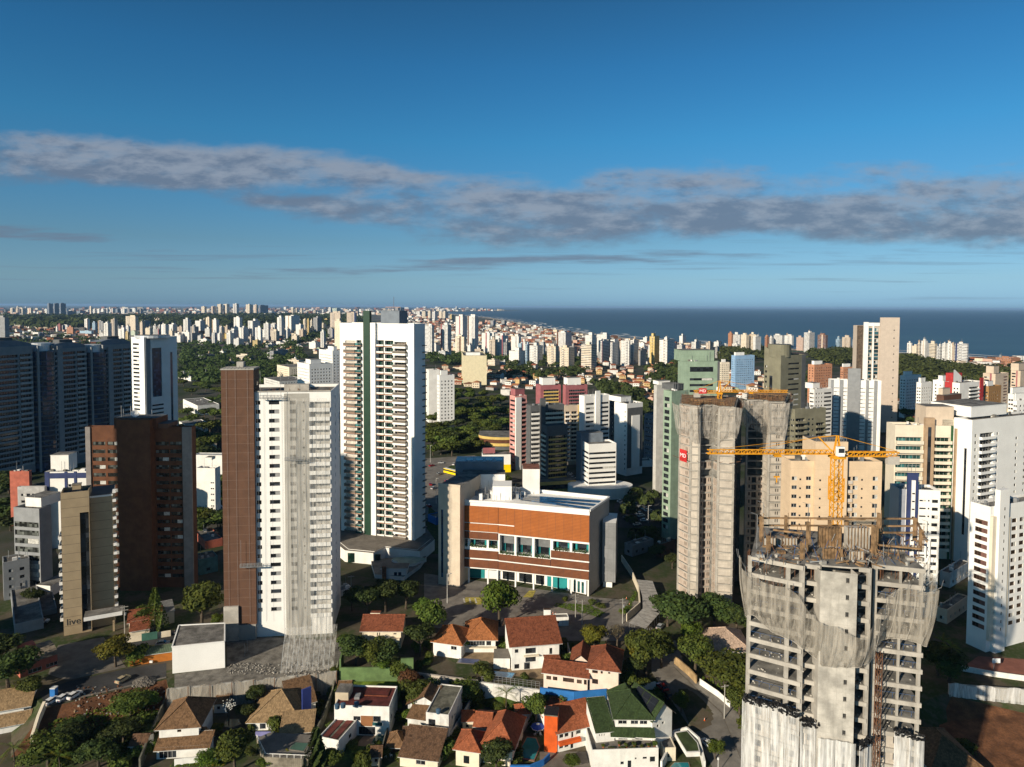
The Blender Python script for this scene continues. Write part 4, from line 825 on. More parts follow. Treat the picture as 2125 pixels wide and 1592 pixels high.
# block walls with window holes already filled in lower floors, behind white nets
for seg, kt, net in ((wing, 13, 38.5 + 5), (bay2, 12, 36.5 + 5), (rwing, 12, 35.5 + 5)):
    e = (seg[1] - seg[0]).normalized(); L_ = (seg[1] - seg[0]).length; nrm = Vector((e.y, -e.x, 0)); hs = []
    for k in range(6, kt):
        for t in ((.14, .46, .8) if L_ > 4 else (.4,)): hs.append((L_ * t, L_ * t + 1.1, zl[k] + .8, zl[k] + 2.1, .3))
    g = fw_((seg[0] - nrm * .3, seg[1] - nrm * .3), 0, zl[kt] - .76, BLOCK, hs); g.build('block_wall', root)
    for h in hs: g = MB(); g.obox(seg[0] - nrm * .58 + e * h[0], e, h[1] - h[0], .02, h[2], h[3], FRAMED); g.build('window', root)
for pts, zt_ in (([wing[0] + Vector((-.9, 0, 0)), wing[0] + (wing[1] - wing[0]) * .5, wing[1]], 43.5), ([wing[1], bay2[1] + Vector((0, -.6, 0))], 42.0), ([core[0] + Vector((-.1, -.5, 0)), core[0] + (core[1] - core[0]) * .5 + Vector((0, -.3, 0)), core[1] + Vector((.1, -.5, 0))], 40.0), ([core[1] + Vector((.1, -.5, 0)), bay3[1]], 39.6), ([rwing[0] + (rwing[1] - rwing[0]) * .45, rwing[1] + Vector((.5, 0, 0))], 40.2)):
    g = MB(); tb = MB()
    for a, c in zip(pts, pts[1:]):
        L_ = (c - a).length; k = max(3, int(L_ / .7)); e = (c - a).normalized(); nrm = Vector((e.y, -e.x, 0))
        for j in range(k):
            p, q = a + (c - a) * (j / k), a + (c - a) * ((j + 1) / k); f = lambda i: .75 + .2 * (i % 2)
            for z in range(8, int(zt_) - 1, 4): g.quad(p + nrm * f(j) + Vector((0, 0, z)), q + nrm * f(j + 1) + Vector((0, 0, z)), q + nrm * f(j + 1) + Vector((0, 0, min(zt_, z + 4))), p + nrm * f(j) + Vector((0, 0, min(zt_, z + 4))), NETW)
            if j % 3 == 0: g.bar(p + nrm * (f(j) + .05) + Vector((0, 0, 8)), p + nrm * (f(j) + .05) + Vector((0, 0, zt_)), .05, WHITES)
            if pts[0] is not None and zt_ != 40.0:
                for _ in range(7):
                    s_ = R.uniform(.25, .5); o = p + (q - p) * R.random() + nrm * R.uniform(.5, 1.2) + Vector((0, 0, zt_ + R.uniform(-.6, .6) - .4 * j / k)); t1 = Vector((R.uniform(-1, 1), R.uniform(-1, 1), R.uniform(-.5, .5))).normalized()
                    tb.bar(o - t1 * s_, o + t1 * s_, s_ * R.uniform(.5, 1.1), TARP, s_ * .4)
    g.build('white_net', root)
    if tb.v: tb.build('tarpaulin_roll', root)
# drooping net skirt
path = [wing[0] + Vector((1.6, 5, 0)), wing[0], wing[1], bay2[1], core[0] + Vector((.4, 0, 0)), core[1], bay3[1], rwing[0], rwing[1], rwing[1] + Vector((1.5, 8, 0))]
ring = []
for a, c in zip(path, path[1:]): st = max(2, int((c - a).length / .4)); ring += [a + (c - a) * (j / st) for j in range(st)]
NETLINE = mat('net_fold', (.5, .46, .4), .9, .2); g = MB(); NR = len(ring); cc = Vector((0, 14, 0))
sag = lambda t: [abs(sin(t * 9.5)) * 1.0, abs(sin(t * 9.5 + .15)) * 1.1]
def topz(t): return ZT - 2.6 - 7.0 * math.exp(-((t - .50) / .115) ** 2) - 5.6 * math.exp(-((t - .36) / .06) ** 2) - 3.0 * math.exp(-((t - .64) / .05) ** 2) + .9 * sin(t * 22) + (1.2 if t < .08 or t > .93 else 0)
def botz(t): return ZT - 13.6 - 4.4 * math.exp(-((t - .47) / .17) ** 2) + 2.8 * math.exp(-((t - .14) / .05) ** 2) + 1.3 * abs(sin(t * 14 + 1))
for i in range(NR - 1):
    for j in range(7):
        def pt(ii, jj):
            t = ii / (NR - 1); d = (ring[ii] - cc); d.z = 0; d.normalize(); v = jj / 7; z = topz(t) + (botz(t) - topz(t)) * v
            return ring[ii] + d * (2.3 - 1.6 * v + .45 * sin(v * pi) + .13 * sin(ii * 1.25 + jj * .4) + .2 * sin(ii * .31)) + Vector((0, 0, z))
        g.quad(pt(i, j + 1), pt(i + 1, j + 1), pt(i + 1, j), pt(i, j), NETG)
        if i % 6 == 0 or j == 6: g.bar(pt(i, j) if j < 6 or i % 6 == 0 else pt(i, 7), pt(i, j + 1) if i % 6 == 0 else pt(i + 1, 7), .05, NETLINE)
for i in range(0, NR, 5):
    d = (ring[i] - cc); d.z = 0; d.normalize(); t = i / (NR - 1); a = ring[i] + Vector((0, 0, ZT - 5)); c = ring[i] + d * 2.75 + Vector((0, 0, topz(t)))
    if topz(t) > ZT - 5: g.bar(a, c, .07, STEEL); g.bar(c, c + d * .3 + Vector((0, 0, 1.4)), .05, STEEL)
g.build('safety_net', root)
# the working deck: shuttering, props, short walls, timber rails
g = MB(); TOP = ZT
for (x0, x1, y0, h, m) in ((1580, 1650, 129, 1.3, CONC), (1700, 1742, 128, 3.6, TIMBER), (1755, 1800, 127, 4.0, CONC), (1705, 1745, 122, 1.8, TIMBER), (1760, 1790, 121.5, 1.5, CONC), (1812, 1816, 124, 5.2, TIMBER), (1845, 1905, 126, 1.0, CONC)):
    p, q = fp(x0, y0), fp(x1, y0); e = (q - p).normalized(); L_ = (q - p).length; g.obox(p, e, L_, 1.6 if h > 3 else .35, TOP, TOP + h, m)
    for j in range(int(L_ / .6) + 1): g.bar(p + e * (j * .6) + Vector((0, -.12, TOP)), p + e * (j * .6) + Vector((0, -.12, TOP + h + R.uniform(0, .6))), .12, TIMBER)
for x, y, h in ((1575, 131, 5), (1626, 133, 4.5), (1672, 126, 5.5), (1716, 131, 5), (1750, 132, 4.8), (1817, 130, 6.0), (1892, 132, 4.5), (1905, 126, 4.2), (1590, 125, 3.2), (1660, 122, 3)):
    p = fp(x, y) + Vector((0, 0, TOP)); g.box(p.x - .22, p.x + .22, p.y - .3, p.y + .3, TOP, TOP + h, TIMBER); g.bar(p + Vector((.3, -.4, 0)), p + Vector((.3, -.4, h + .7)), .09, TIMBER); g.bar(p + Vector((1.4, -.2, 0)), p + Vector((.1, 0, h * .8)), .08, R.choice([BLUEPROP, RUST]))
for (x0, y0, x1, y1, z) in ((1570, 133, 1895, 133, 4.0), (1570, 133.4, 1895, 133.4, 2.4), (1600, 129, 1660, 127, 3.0), (1820, 127, 1895, 127, 3.2), (1895, 133, 1918, 121, 3.6), (1818, 124, 1905, 122, 1.9), (1690, 130.5, 1790, 130.5, 4.6)):
    g.bar(fp(x0, y0) + Vector((0, 0, TOP + z)), fp(x1, y1) + Vector((0, 0, TOP + z)), .3, TIMBER)
for _ in range(190):
    p = fp(R.uniform(1568, 1908), R.uniform(118.5, 134)) + Vector((0, 0, TOP)); ln = R.uniform(.6, 3.2); m = R.choice([RUST, TIMBER, TIMBER, BLUEPROP, STEEL])
    if R.random() < .55: g.bar(p, p + Vector((R.uniform(-1.2, 1.2), R.uniform(-.8, .8), ln)), .07, m)
    else: g.bar(p + Vector((0, 0, .2)), p + Vector((R.uniform(-2.5, 2.5), R.uniform(-2, 2), R.uniform(.1, .9))), R.uniform(.09, .2), m)
for _ in range(60): p = fp(R.uniform(1575, 1905), R.uniform(118.5, 132)); s_ = R.uniform(.3, 1.5); g.obox(p, Vector((cos(_), sin(_), 0)), s_, s_ * .6, TOP + .01, TOP + R.uniform(.05, .7), R.choice([TIMBER, CONC, CEMENT, TIMBER]))
g.build('formwork', root)['kind'] = 'stuff'
for x, y, h in ((1567, 127, 6.5), (1580, 133, 7), (1672, 134, 6.5), (1810, 134, 6.5), (1918, 128, 5), (1926, 120, 4)):
    p = fp(x, y) + Vector((0, 0, TOP)); g = MB(); g.bar(p - Vector((0, 0, 2)), p + Vector((0, 0, h)), .09, STEEL); g.bar(p + Vector((0, 0, h)), p + Vector((-1.3, -.3, h + .5)), .07, STEEL); g.build('lamp_pole', root)
# hoist mast on the right of the core
g = MB(); p = fp(1824, 116.2); s_ = .75; e = Vector((1, 0, 0))
for dx_, dy_ in ((0, 0), (s_, 0), (0, s_), (s_, s_)): g.bar((p.x + dx_, p.y + dy_, 8), (p.x + dx_, p.y + dy_, 55), .11, RUST)
for k in range(8, 55): g.bar((p.x, p.y, k), (p.x + s_, p.y, k + 1), .06, RUST); g.bar((p.x, p.y, k), (p.x, p.y + s_, k + 1), .06, RUST); g.bar((p.x, p.y, k), (p.x + s_, p.y, k), .06, RUST)
g.build('hoist_mast', root)

# --- tower cranes
def crane(label, base, zj, ztop, jib, cjib, rot, w=1.7, sign=False, zbase=0):
    r = empty('tower_crane', base); r.rotation_euler = (0, 0, rot); tag(r, label, 'crane', 'tower cranes')
    def lattice(a, b_, s_, name, n, up=Vector((0, 0, 1)), tri=False):
        g = MB(); d = (b_ - a); L_ = d.length; d.normalize(); q = d.cross(up if abs(d.z) < .9 else Vector((0, 1, 0))).normalized(); p = q.cross(d)
        C4 = [(-.5, 0), (.5, 0), (0, .9)] if tri else [(-.5, -.5), (.5, -.5), (.5, .5), (-.5, .5)]; C4 = [q * (x * s_) + p * (y * s_) for x, y in C4]; k = len(C4)
        for c in C4: g.bar(a + c, b_ + c, .18, ORANGE)
        for i in range(n):
            t0, t1 = a + d * (L_ * i / n), a + d * (L_ * (i + 1) / n)
            for j in range(k): g.bar(t0 + C4[j], t1 + C4[(j + 1) % k], .10, ORANGE); g.bar(t0 + C4[j], t0 + C4[(j + 1) % k], .09, ORANGE)
        return g.build(name, r)
    z = Vector((0, 0, 1)); lattice(Vector((0, 0, zbase)), z * zj, w, 'mast', int((zj - zbase) / w)); g = MB(); g.box(-w * .75, w * .75, -w * .75, w * .75, zj + .02, zj + .7, ORANGE); g.build('slewing_ring', r)
    lattice(z * (zj - 9), z * (zj - 4), w * 1.25, 'climbing_frame', 3)
    lattice(Vector((-1, 0, zj + .9)), Vector((-jib, 0, zj + .9)), .9, 'jib', int(jib / 1.2), tri=True); lattice(Vector((1, 0, zj + .9)), Vector((cjib, 0, zj + .9)), .9, 'counter_jib', int(cjib / 1.2))
    g = MB()
    for dx_ in (-.6, .6): g.bar((dx_, -.5, zj + .7), (dx_ * .3, 0, ztop), .2, ORANGE); g.bar((dx_, .5, zj + .7), (dx_ * .3, 0, ztop), .2, ORANGE)
    for i in range(5): zz = zj + .9 + i * (ztop - zj - 1) / 5; f = 1 - i / 6; g.bar((-.6 * f, -.5 * f, zz), (.6 * f, -.5 * f, zz + .6), .09, ORANGE)
    g.bar((-.2, 0, ztop), (-4.0, 0, ztop - .3), .14, ORANGE); g.bar((-4.0, 0, ztop - .3), (-1.0, 0, zj + 1.4), .24, ORANGE); g.build('tower_head', r)
    g = MB(); g.bar((0, 0, ztop), (cjib * .95, 0, zj + 1.6), .09, ORANGE); g.bar((-4.0, 0, ztop - .3), (-jib * .6, 0, zj + 2), .07, ORANGE); g.bar((0, 0, ztop), (-jib * .9, 0, zj + 1.9), .05, ORANGE); g.build('tie_rod', r)
    g = MB(); g.box(cjib - 2.4, cjib, -.6, .6, zj - 1.2, zj + .5, CONC); g.build('counterweight', r)
    g = MB(); g.box(-.7, .7, -1.9, -.8, zj + .75, zj + 2.7, WHITES); g.box(-.6, .6, -1.93, -1.905, zj + 1.5, zj + 2.4, DARKGLASS); g.build('cab', r)
    g = MB(); x = -jib * .46; g.box(x - .7, x + .7, -.6, .6, zj + .3, zj + .7, ORANGE); g.bar((x, 0, zj + .3), (x, 0, zj - 4), .06, STEEL); g.bar((x - .6, 0, zj - 4), (x + .6, 0, zj - 4), .3, ORANGE); g.bar((x, 0, zj - 4), (x, 0, zj - 5.2), .2, ORANGE); g.build('hook', r)
    if sign: g = MB(); x = cjib - 3.2; sd = -1 if abs(rot) < 1.5 else 1; g.box(x - 1.5, x + 1.5, sd * .76 - .06, sd * .76 + .06, zj + .3, zj + 2.4, REDS); so = g.build('sign', r); text('MD', 1.5, WHITES, so, (x, sd * .84, zj + 1.35), (pi / 2, 0, 0 if sd < 0 else pi), sx=1.1)
    return r
pC = at(1737, 945, 142); crane('big yellow tower crane standing behind the nearest concrete tower', Vector((pC.x, 142, 0)), pC.z - .6, at(1737, 904, 142).z, pC.x - at(1467, 945, 142).x, at(1864, 945, 142).x - pC.x, 0, 1.75, zbase=30)
pD = at(1493, 813, 266); r_ = crane('smaller yellow tower crane rising from the two-lobed concrete tower', Vector((pD.x, 266, 0)), pD.z - 1, at(1493, 790, 266).z, at(1635, 803, 266).x - pD.x, pD.x - at(1440, 813, 266).x, pi, 1.3, True, 70)

# ------------------------------------------------------------------ the other towers one can tell apart
RBROWN = mat('red_brown_brick', (0.125, 0.05, 0.024), 0.85, 0.15, 0.4, streak=.15); GREYS = mat('grey_stone', (0.22, 0.20, 0.19), .85, .12); OLIVE = mat('olive_render', (0.20, 0.19, 0.135), .9, .12, .2, streak=.3); SAGE = lined('sage_tiles', (0.27, 0.36, 0.27), (0.2, 0.27, 0.2), 2.4, 2.4, .06, .06, var=.1, streak=.3)
NAVY = mat('navy_paint', (0.03, 0.045, 0.13), .7, .12); MIDGREY = mat('mid_grey_paint', (0.27, 0.28, 0.29), .8, .08, streak=.15); DKGREY = mat('dark_grey_paint', (0.11, 0.115, 0.12), .8, .1); REDP = mat('crimson_paint', (0.42, 0.035, 0.035), .75, .12, streak=.2); SALMON = mat('salmon_paint', (0.50, 0.24, 0.14), .85, .1, streak=.2); MAUVE = mat('mauve_paint', (0.34, 0.12, 0.13), .85, .1, streak=.2)
YEL = mat('yellow_paint_wall', (0.62, 0.44, 0.14), .8, .1, streak=.15); BRT_Y = mat('bright_yellow', (0.85, 0.62, 0.0), .6, .06); SKYB = mat('light_blue_paint', (0.26, 0.42, 0.62), .8, .1, streak=.15); PINKW = mat('pink_paint', (0.62, 0.30, 0.27), .8, .1); CORAL = mat('coral_paint', (0.45, 0.13, 0.085), .85, .15, streak=.3); LBEIGE = mat('light_beige', (0.60, 0.49, 0.38), .85, .08, .15, streak=.22); DBROWN = mat('dark_brown_paint', (0.12, 0.06, 0.04), .8, .12); PGREEN = mat('deep_green_paint', (0.03, 0.10, 0.04), .8, .1); PALEB = lined('pale_beige_panels', (0.55, 0.46, 0.38), (0.47, 0.39, 0.32), 4, 30, .12, .1, var=.05); LIVEB = lined('beige_stone_panels', (0.37, 0.285, 0.18), (0.16, 0.12, 0.08), 9.0, 3.05, .08, .13, var=.07)
SHINE = mat('white_metal', (.62, .64, .66), .4, .06, metal=.3)
def hvac(b, n=6):
    mb = MB()
    for i in range(n):
        x, y, s = R.uniform(.1, .85) * b.wR, R.uniform(.1, .85) * b.dL, R.uniform(.7, 1.8); o = b.u * x + b.w_ * y; mb.obox(o, b.u, s, s * R.uniform(.6, 1.2), b.H - 1.0, b.H - 1.0 + R.uniform(.8, 1.9), R.choice([WHITE, STEEL, ROOFM]))
    for i in range(3): o = b.u * (R.uniform(.2, .8) * b.wR) + b.w_ * (R.uniform(.2, .8) * b.dL) + Vector((0, 0, b.H - 1)); mb.bar(o, o + Vector((0, 0, R.uniform(3, 6))), .09, STEEL)
    b.add('roof_equipment', mb); b.stuff = 1

# dark glass complex on the left
for i, (xl, xc, xr, yt, D, lb) in enumerate(((-35, -28, 67, 722, 420, 'dark glass banded slab with curved roof at the left edge of the glass complex'), (104, 110, 179, 724, 455, 'middle dark glass banded slab between two round drums'), (205, 212, 272, 716, 485, 'dark glass banded slab beside the white framed tower'))):
    b = Bld('apartment_slab', lb, 'tower', xl, xc, xr, yt, D, 66, MIDGREY, 'dark glass banded slabs', dL=16, roof=DKGREY)
    n_ = b.floors(6, 3.3, 1.5); cut = int(len(n_) * .55)
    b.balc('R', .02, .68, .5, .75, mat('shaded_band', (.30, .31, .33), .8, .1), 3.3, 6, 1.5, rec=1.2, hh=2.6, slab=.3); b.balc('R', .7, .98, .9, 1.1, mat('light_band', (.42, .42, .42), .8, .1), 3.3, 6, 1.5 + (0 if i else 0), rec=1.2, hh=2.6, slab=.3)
    mb = MB(); W = b.wR                                              # bowed roof screen
    for j in range(12): t0, t1 = j / 12, (j + 1) / 12; h = lambda t: 1.0 + 3.0 * sin(pi * (t * .8 + .15)); p, q = b.u * (W * t0) + b.w_ * 1.0, b.u * (W * t1) + b.w_ * 1.0; mb.quad(p + Vector((0, 0, b.H - .5)), q + Vector((0, 0, b.H - .5)), q + Vector((0, 0, b.H + h(t1))), p + Vector((0, 0, b.H + h(t0))), BLUEGREY); mb.quad(p + Vector((0, 0, b.H + h(t0))), q + Vector((0, 0, b.H + h(t1))), q + b.w_ * 12 + Vector((0, 0, b.H + h(t1) - .5)), p + b.w_ * 12 + Vector((0, 0, b.H + h(t0) - .5)), BLUEGREY)
    b.add('curved_roof', mb); b.roofbox(W * .3, 4, 9, 7, 5.5, DKGREY)
    if i < 2:                                                       # drum between slabs
        mb = MB(); c = b.u * (W + 9) + b.w_ * 6; ring = [(c.x + 9 * cos(a), c.y + 9 * sin(a)) for a in [2 * pi * j / 20 for j in range(20)]]; mb.prism(ring, 0, b.H - 4, BLUEGLASS, SHINE)
        for z in [6 + 3.3 * j for j in range(len(n_) - 1)]: mb.prism([(c.x + 9.5 * cos(a), c.y + 9.5 * sin(a)) for a in [2 * pi * j / 20 for j in range(20)]], z, z + .9, DKGREY)
        mb.prism([(c.x + 6 * cos(a), c.y + 6 * sin(a)) for a in [2 * pi * j / 20 for j in range(20)]], b.H - 3.9, b.H + 1.2, SHINE); b.add('drum', mb)
        mb = MB(); mb.obox(b.u * (W + 1) - b.w_ * 3.8, b.u, 1.0, 1, 0, b.H, MIDGREY); mb.obox(b.u * (W + 14.5) - b.w_ * 2.5, b.u, 3.5, 2, 0, b.H - 1, MIDGREY); b.add('fin_wall', mb)
    b.pier('R', 0, .02, MIDGREY, .8); b.done(parapet=.5)
b = Bld('apartment_tower', 'white framed tower with tall dark glass panel beside the glass complex', 'tower', 272, 301, 367, 700, 545, 62, WHITE2)
b.band('L', .12, .62, 1.5, .9, fl=3.3, z0=4, top=3); b.pier('L', .64, 1, WHITE2, 1.0); b.pier('R', 0, .14, MIDGREY, .5); b.pier('R', .16, .56, WHITE2, .6, b.H - 9, b.H - 4, 'frame_head'); b.wins('R', .2, .5, 1, b.wR * .3, b.H * .5, 0, b.H, b.H * .42, -b.H, rec=.8, gm=BLUEGLASS, panes=(6, 20)); b.band('R', .18, .54, 1.3, .8, fl=3.3, z0=4, top=b.H * .62); b.wins('R', .78, .84, 1, 2, b.H * .75, 0, b.H, 8, -b.H, gm=BLUEGLASS, panes=(1, 20))
mb = MB(); c = b.u * (b.wR * .4) + b.w_ * 7; mb.prism([(c.x + 13 * cos(a), c.y + 13 * sin(a)) for a in [2 * pi * j / 24 for j in range(24)]], b.H - .9, b.H + 1.2, SHINE, DKGREY); b.add('round_roof', mb); b.done()
# dark red brick tower in shade
b = Bld('office_tower', 'dark red brick office tower with a tall blind core and roof dish', 'tower', 178, 398, 406, 886, 262, 91, RBROWN, roof=DKGREY)
for t0, t1 in ((.06, .18), (.20, .325), (.655, .78), (.79, .90)): b.band('L', t0, t1, 1.45, .9, fl=3.05, z0=3, top=2.2, gm=OFFGLASS, curtain=CURTAIN, cp=.35)
b.pier('L', 0, .045, GREYS, .5); b.pier('L', .915, 1.0, GREYS, .8); ztop = at(280, 868, 262).z; b.pier('L', .335, .645, RBROWN, 3.2, 0, ztop, 'blind_core'); mb = MB(); W = b.dL; mb.obox(b.P('L', .28 * W, 1.0), b.face('L')[1], .4 * W, 9, b.H - .5, ztop + .3, RBROWN, DKGREY); mb.obox(b.P('L', .62 * W, .2), b.face('L')[1], .16 * W, 8, b.H - .5, ztop - 2, DBROWN, DKGREY); b.add('lift_house', mb)
for t in (.31, .33, .40, .42, .45, .55, .6): mb = MB(); q = b.P('L', t * W, -2) + Vector((0, 0, ztop)); mb.bar(q, q + Vector((0, 0, R.uniform(2, 5))), .12, STEEL); b.add('antenna', mb)
mb = MB(); q = b.P('L', .44 * W, -2) + Vector((0, 0, ztop + 1.6)); nd = Vector((.5, -.6, .5)).normalized(); a1 = nd.cross(Vector((0, 0, 1))).normalized(); a2 = nd.cross(a1); rim = [q + (a1 * cos(2 * pi * i / 16) + a2 * sin(2 * pi * i / 16)) * 1.5 for i in range(16)]
for i in range(16): mb.poly([rim[i], rim[(i + 1) % 16], q - nd * .45], WHITE2)
mb.bar(q - nd * .4, q + Vector((0, 0, -1.6)), .15, STEEL); b.add('satellite_dish', mb); b.done()
# hotel with lettering
b = Bld('hotel', 'beige stone clad hotel tower with dark glass strip and dark wall lettering', 'hotel', 104, 125, 183, 1024, 222, 27, LIVEB, roof=DKGREY)
hl = b.H; b.wins('R', .66, .98, 1, b.wR * .32, b.H * .84, 0, b.H, .5, -b.H, rec=.6, gm=DARKGLASS, panes=(3, 18)); b.balc('L', .1, .45, 1.0, .9, WHITE2, 3.05, 5, 10, rec=.5, hh=2.2); b.balc('L', .55, .9, 1.0, .9, WHITE2, 3.05, 5, 10, rec=.5, hh=2.2)
mb = MB(); p = b.u * (b.wR + .02) + b.w_ * 2.6; mb.obox(p, b.u, 6.6, 14, 0, hl - 3.2, LIVEB, DKGREY); mb.obox(p - b.u * .05 - b.w_ * .1, b.u, 6.75, 14.2, hl - 3.199, hl - 2.6, WHITE2, DKGREY); b.add('rear_wing', mb)
for k in range(14): mb = MB(); mb.obox(p + b.u * 6.62 - b.w_ * .2, b.u, 1.0, 2.2, 6 + k * 3.05, 6.9 + k * 3.05, WHITE2); b.add('balcony', mb)
mb = MB(); q = b.u * (b.wR * .78) - b.w_ * 5.5; mb.obox(q, b.u, 11, 5.2, 6.0, 7.3, WHITE2, ROOFM); mb.obox(q + b.u * 8 + b.w_ * 2, b.u, .6, .6, 0, 5.99, LIVEB); b.add('entrance_canopy', mb)
b.roofbox(3, 3, 2.5, 2.5, 1.6, LIVEB); rt_ = b.done(parapet=1.1)
q = b.P('R', b.wR * .36, .03) + Vector((0, 0, 110 - (1304 - 636) / 1417 * 224)); text('live', 3.1, FRAMED, rt_, q, (pi / 2, 0, b.rz('R')))
mb = MB(); o = gp(190, 1345)
for i in range(4): mb.bar((-2 + i * 2.2, 0, 0), (-2 + i * 2.2 + .3, -2.6, 0), .3, WHITE2)
# grey office block, blue-and-white block, red block
b = Bld('office_block', 'grey office block with full width window rows, left of the lettered hotel', 'office', 28, 81, 106, 1056, 256, 80, MIDGREY, roof=ROOFM)
b.band('L', .03, .97, 2.0, .5, fl=3.2, z0=2.2, top=2.6, gm=OFFGLASS, curtain=CURTAIN, cp=.5); b.roofbox(2, 1, 9, 7, 3.4, WHITE); mb = MB(); mb.obox(-b.w_ * 0 - b.u * 2 + b.w_ * (-6), b.u, 12, 6, 0, 4, WHITE, ROOFM); b.add('entrance_block', mb); hvac(b, 3); b.done()
b = Bld('apartment_block', 'white block with blue vertical stripes behind the lettered hotel', 'building', 93, 182, 190, 978, 305, 95, WHITE)
W = b.dL
for t0, t1 in ((0, .1), (.46, .52), (.68, .74)): b.pier('L', t0, t1, NAVY, .25)
b.pier('L', .1, 1, NAVY, .2, b.H - 3, b.H - .6, 'blue_frieze'); b.wins('L', .54, .66, 1, 2.2, 1.2, 1, 3, 3, 4); b.roofbox(2, W * .5, 7, W * .42, 7, WHITE); hvac(b); b.done()
b = Bld('apartment_block', 'coral red block behind the grey office block', 'building', 20, 60, 66, 978, 335, 92, CORAL); b.wins('L', .4, .9, 2, 1.4, 1.2, 1, 3, 4, 8); hvac(b); b.done()
b = Bld('warehouse', 'long flat pale roofed hall between the two brown towers', 'building', 402, 470, 480, 945, 440, 88, WHITE, roof=mat('pale_roof', (.42, .42, .42), .8, .12)); b.H = b.H; b.roofbox(-14, 3, 5, 4, 1.5, WHITE); b.done(.3)
b = Bld('white_block', 'small white cube building below the pale roofed hall', 'building', 407, 446, 457, 972, 345, 85, WHITE); b.wins('L', .75, .95, 2, .8, .7, 1, 3, 3, 3); hvac(b, 4); b.done()
b = Bld('low_block', 'low white painted block with windows beside the coral red block', 'building', 36, 92, 97, 1010, 300, 93, mat('dull_white', (.45, .44, .43), .9, .15, streak=.4)); b.wins('L', .1, .9, 4, 1.6, 1.1, 1, 3, 3, 2); b.done()

# ---- centre cluster
b = Bld('apartment_tower', 'slim tower with rounded white pier and pink balconies', 'tower', 1058, 1069, 1093, 822, 455, 32, PINKW)
b.band('L', .08, .95, 1.3, .9, fl=3, z0=3); b.pier('R', .02, .5, WHITE2, .9, 0, b.H - 1); b.balc('R', .55, .98, .8, .9, PINKW, 3, 3, 2, rec=.8); b.roofbox(2, 3, b.wR * .8, 6, 4, MAUVE); hvac(b, 3); b.done()
b = Bld('apartment_tower', 'white banded tower with a charcoal lift pier in the centre cluster', 'tower', 1092, 1101, 1171, 842, 430, 20, DKGREY)
b.balc('R', .03, .26, .7, 1.15, WHITE, 2.95, 3, 1, rec=.9, hh=1.9); b.pier('R', .27, .42, DKGREY, 1.2, 0, b.H + 4.5); b.balc('R', .43, .98, 1.3, 1.25, CREAM, 2.95, 3, 1, rec=1.0, hh=2.2); hvac(b); b.done()
b = Bld('office_tower', 'dark tower with yellow parapet bands in the centre cluster', 'tower', 1124, 1134, 1178, 884, 405, 22, DKGREY)
b.balc('L', .05, .95, .6, 1.0, CREAM, 2.9, 3, 2, rec=.6); b.balc('R', .1, .95, .5, .85, YEL, 2.9, 4, 4, rec=1.0, hh=2.4); b.pier('R', 0, .08, DKGREY, .7); b.done()
mb = MB(); c = Vector((at(1150, 1000, 396).x, 396, 0)); mb.obox(c - Vector((10, 0, 0)), Vector((.97, .24, 0)), 24, 14, 0, 7, YEL, ROOFM); mb.obox(c - Vector((9.4, 0.25, 0)), Vector((.97, .24, 0)), 22, .2, 2.5, 5, DARKGLASS); tag(mb.build('low_block'), 'low yellow block at the foot of the dark yellow-banded tower', 'building')
b = Bld('apartment_tower', 'tower with stacked white balconies and a golden side strip', 'tower', 1168, 1172, 1204, 842, 470, 18, LBEIGE); b.balc('R', .05, .35, .7, 1, WHITE, 2.9, 3, 1); b.balc('R', .42, .82, 1.4, .9, CREAM, 2.9, 3, 1); b.pier('R', .86, 1, YEL, .8); hvac(b, 3); b.done()
b = Bld('office_tower', 'white tower with two columns of dark strip windows in the centre cluster', 'tower', 1202, 1213, 1265, 822, 455, 28, WHITE2); b.band('R', .06, .38, 1.35, .9, fl=3, z0=4); b.band('R', .66, .97, 1.35, .9, fl=3, z0=4); b.pier('R', .42, .6, WHITE2, .9, 0, b.H + 3); hvac(b); b.done()
b = Bld('office_tower', 'charcoal tower squeezed between two white towers', 'tower', 1264, 1267, 1279, 832, 475, 20, DKGREY); b.wins('R', .1, .9, 2, 1.3, 1.3, 1, 3, 3); b.done()
b = Bld('office_tower', 'white slab tower with a dark framed blank white panel', 'tower', 1275, 1301, 1334, 838, 440, 33, WHITE2); b.wins('L', .82, .92, 1, .9, 1.2, 1, 3.1, 3); b.pier('R', .04, .98, DKGREY, .3, 5, b.H - 3, 'dark_panel'); b.pier('R', .28, .78, WHITE2, .8, 5, b.H - 8, 'white_panel'); b.roofbox(2, 8, 9, 12, 3.2, WHITE2); hvac(b); b.done()
b = Bld('office_tower', 'tower with one bright blue vertical panel beside the sage green tower', 'tower', 1337, 1357, 1379, 862, 470, 36, BLUEGREY); b.wins('L', .1, .9, 4, 1.5, 1.2, 1, 3, 3, fm=FRAMEW); b.pier('R', .05, .5, mat('strong_blue', (.03, .17, .34), .6, .1), .4); b.balc('R', .52, .98, .4, 1.1, WHITE2, 3, 3, 1, rec=.5); b.done()
b = Bld('office_tower', 'short white office tower with bold black window stripes', 'tower', 1208, 1222, 1279, 922, 392, 14, WHITE2); b.band('L', .1, .97, 1.2, 1.0, fl=2.9, z0=6, top=1.8); b.band('R', .01, .985, 1.2, 1.0, fl=2.9, z0=6, top=1.8); mb = MB(); mb.obox(b.w_ * 10 - b.u * 1, b.u, b.wR * .8, 9, 0, b.H + 4.5, BLUEGREY, ROOFM); b.add('rear_block', mb)
mb = MB(); c = b.u * 8 + b.w_ * 2; mb.prism([(c.x + 19 * cos(a), c.y + 11 * sin(a)) for a in [2 * pi * j / 24 for j in range(24)]], 0.02, 6.2, WHITE, WHITE2); b.add('podium', mb); b.done()
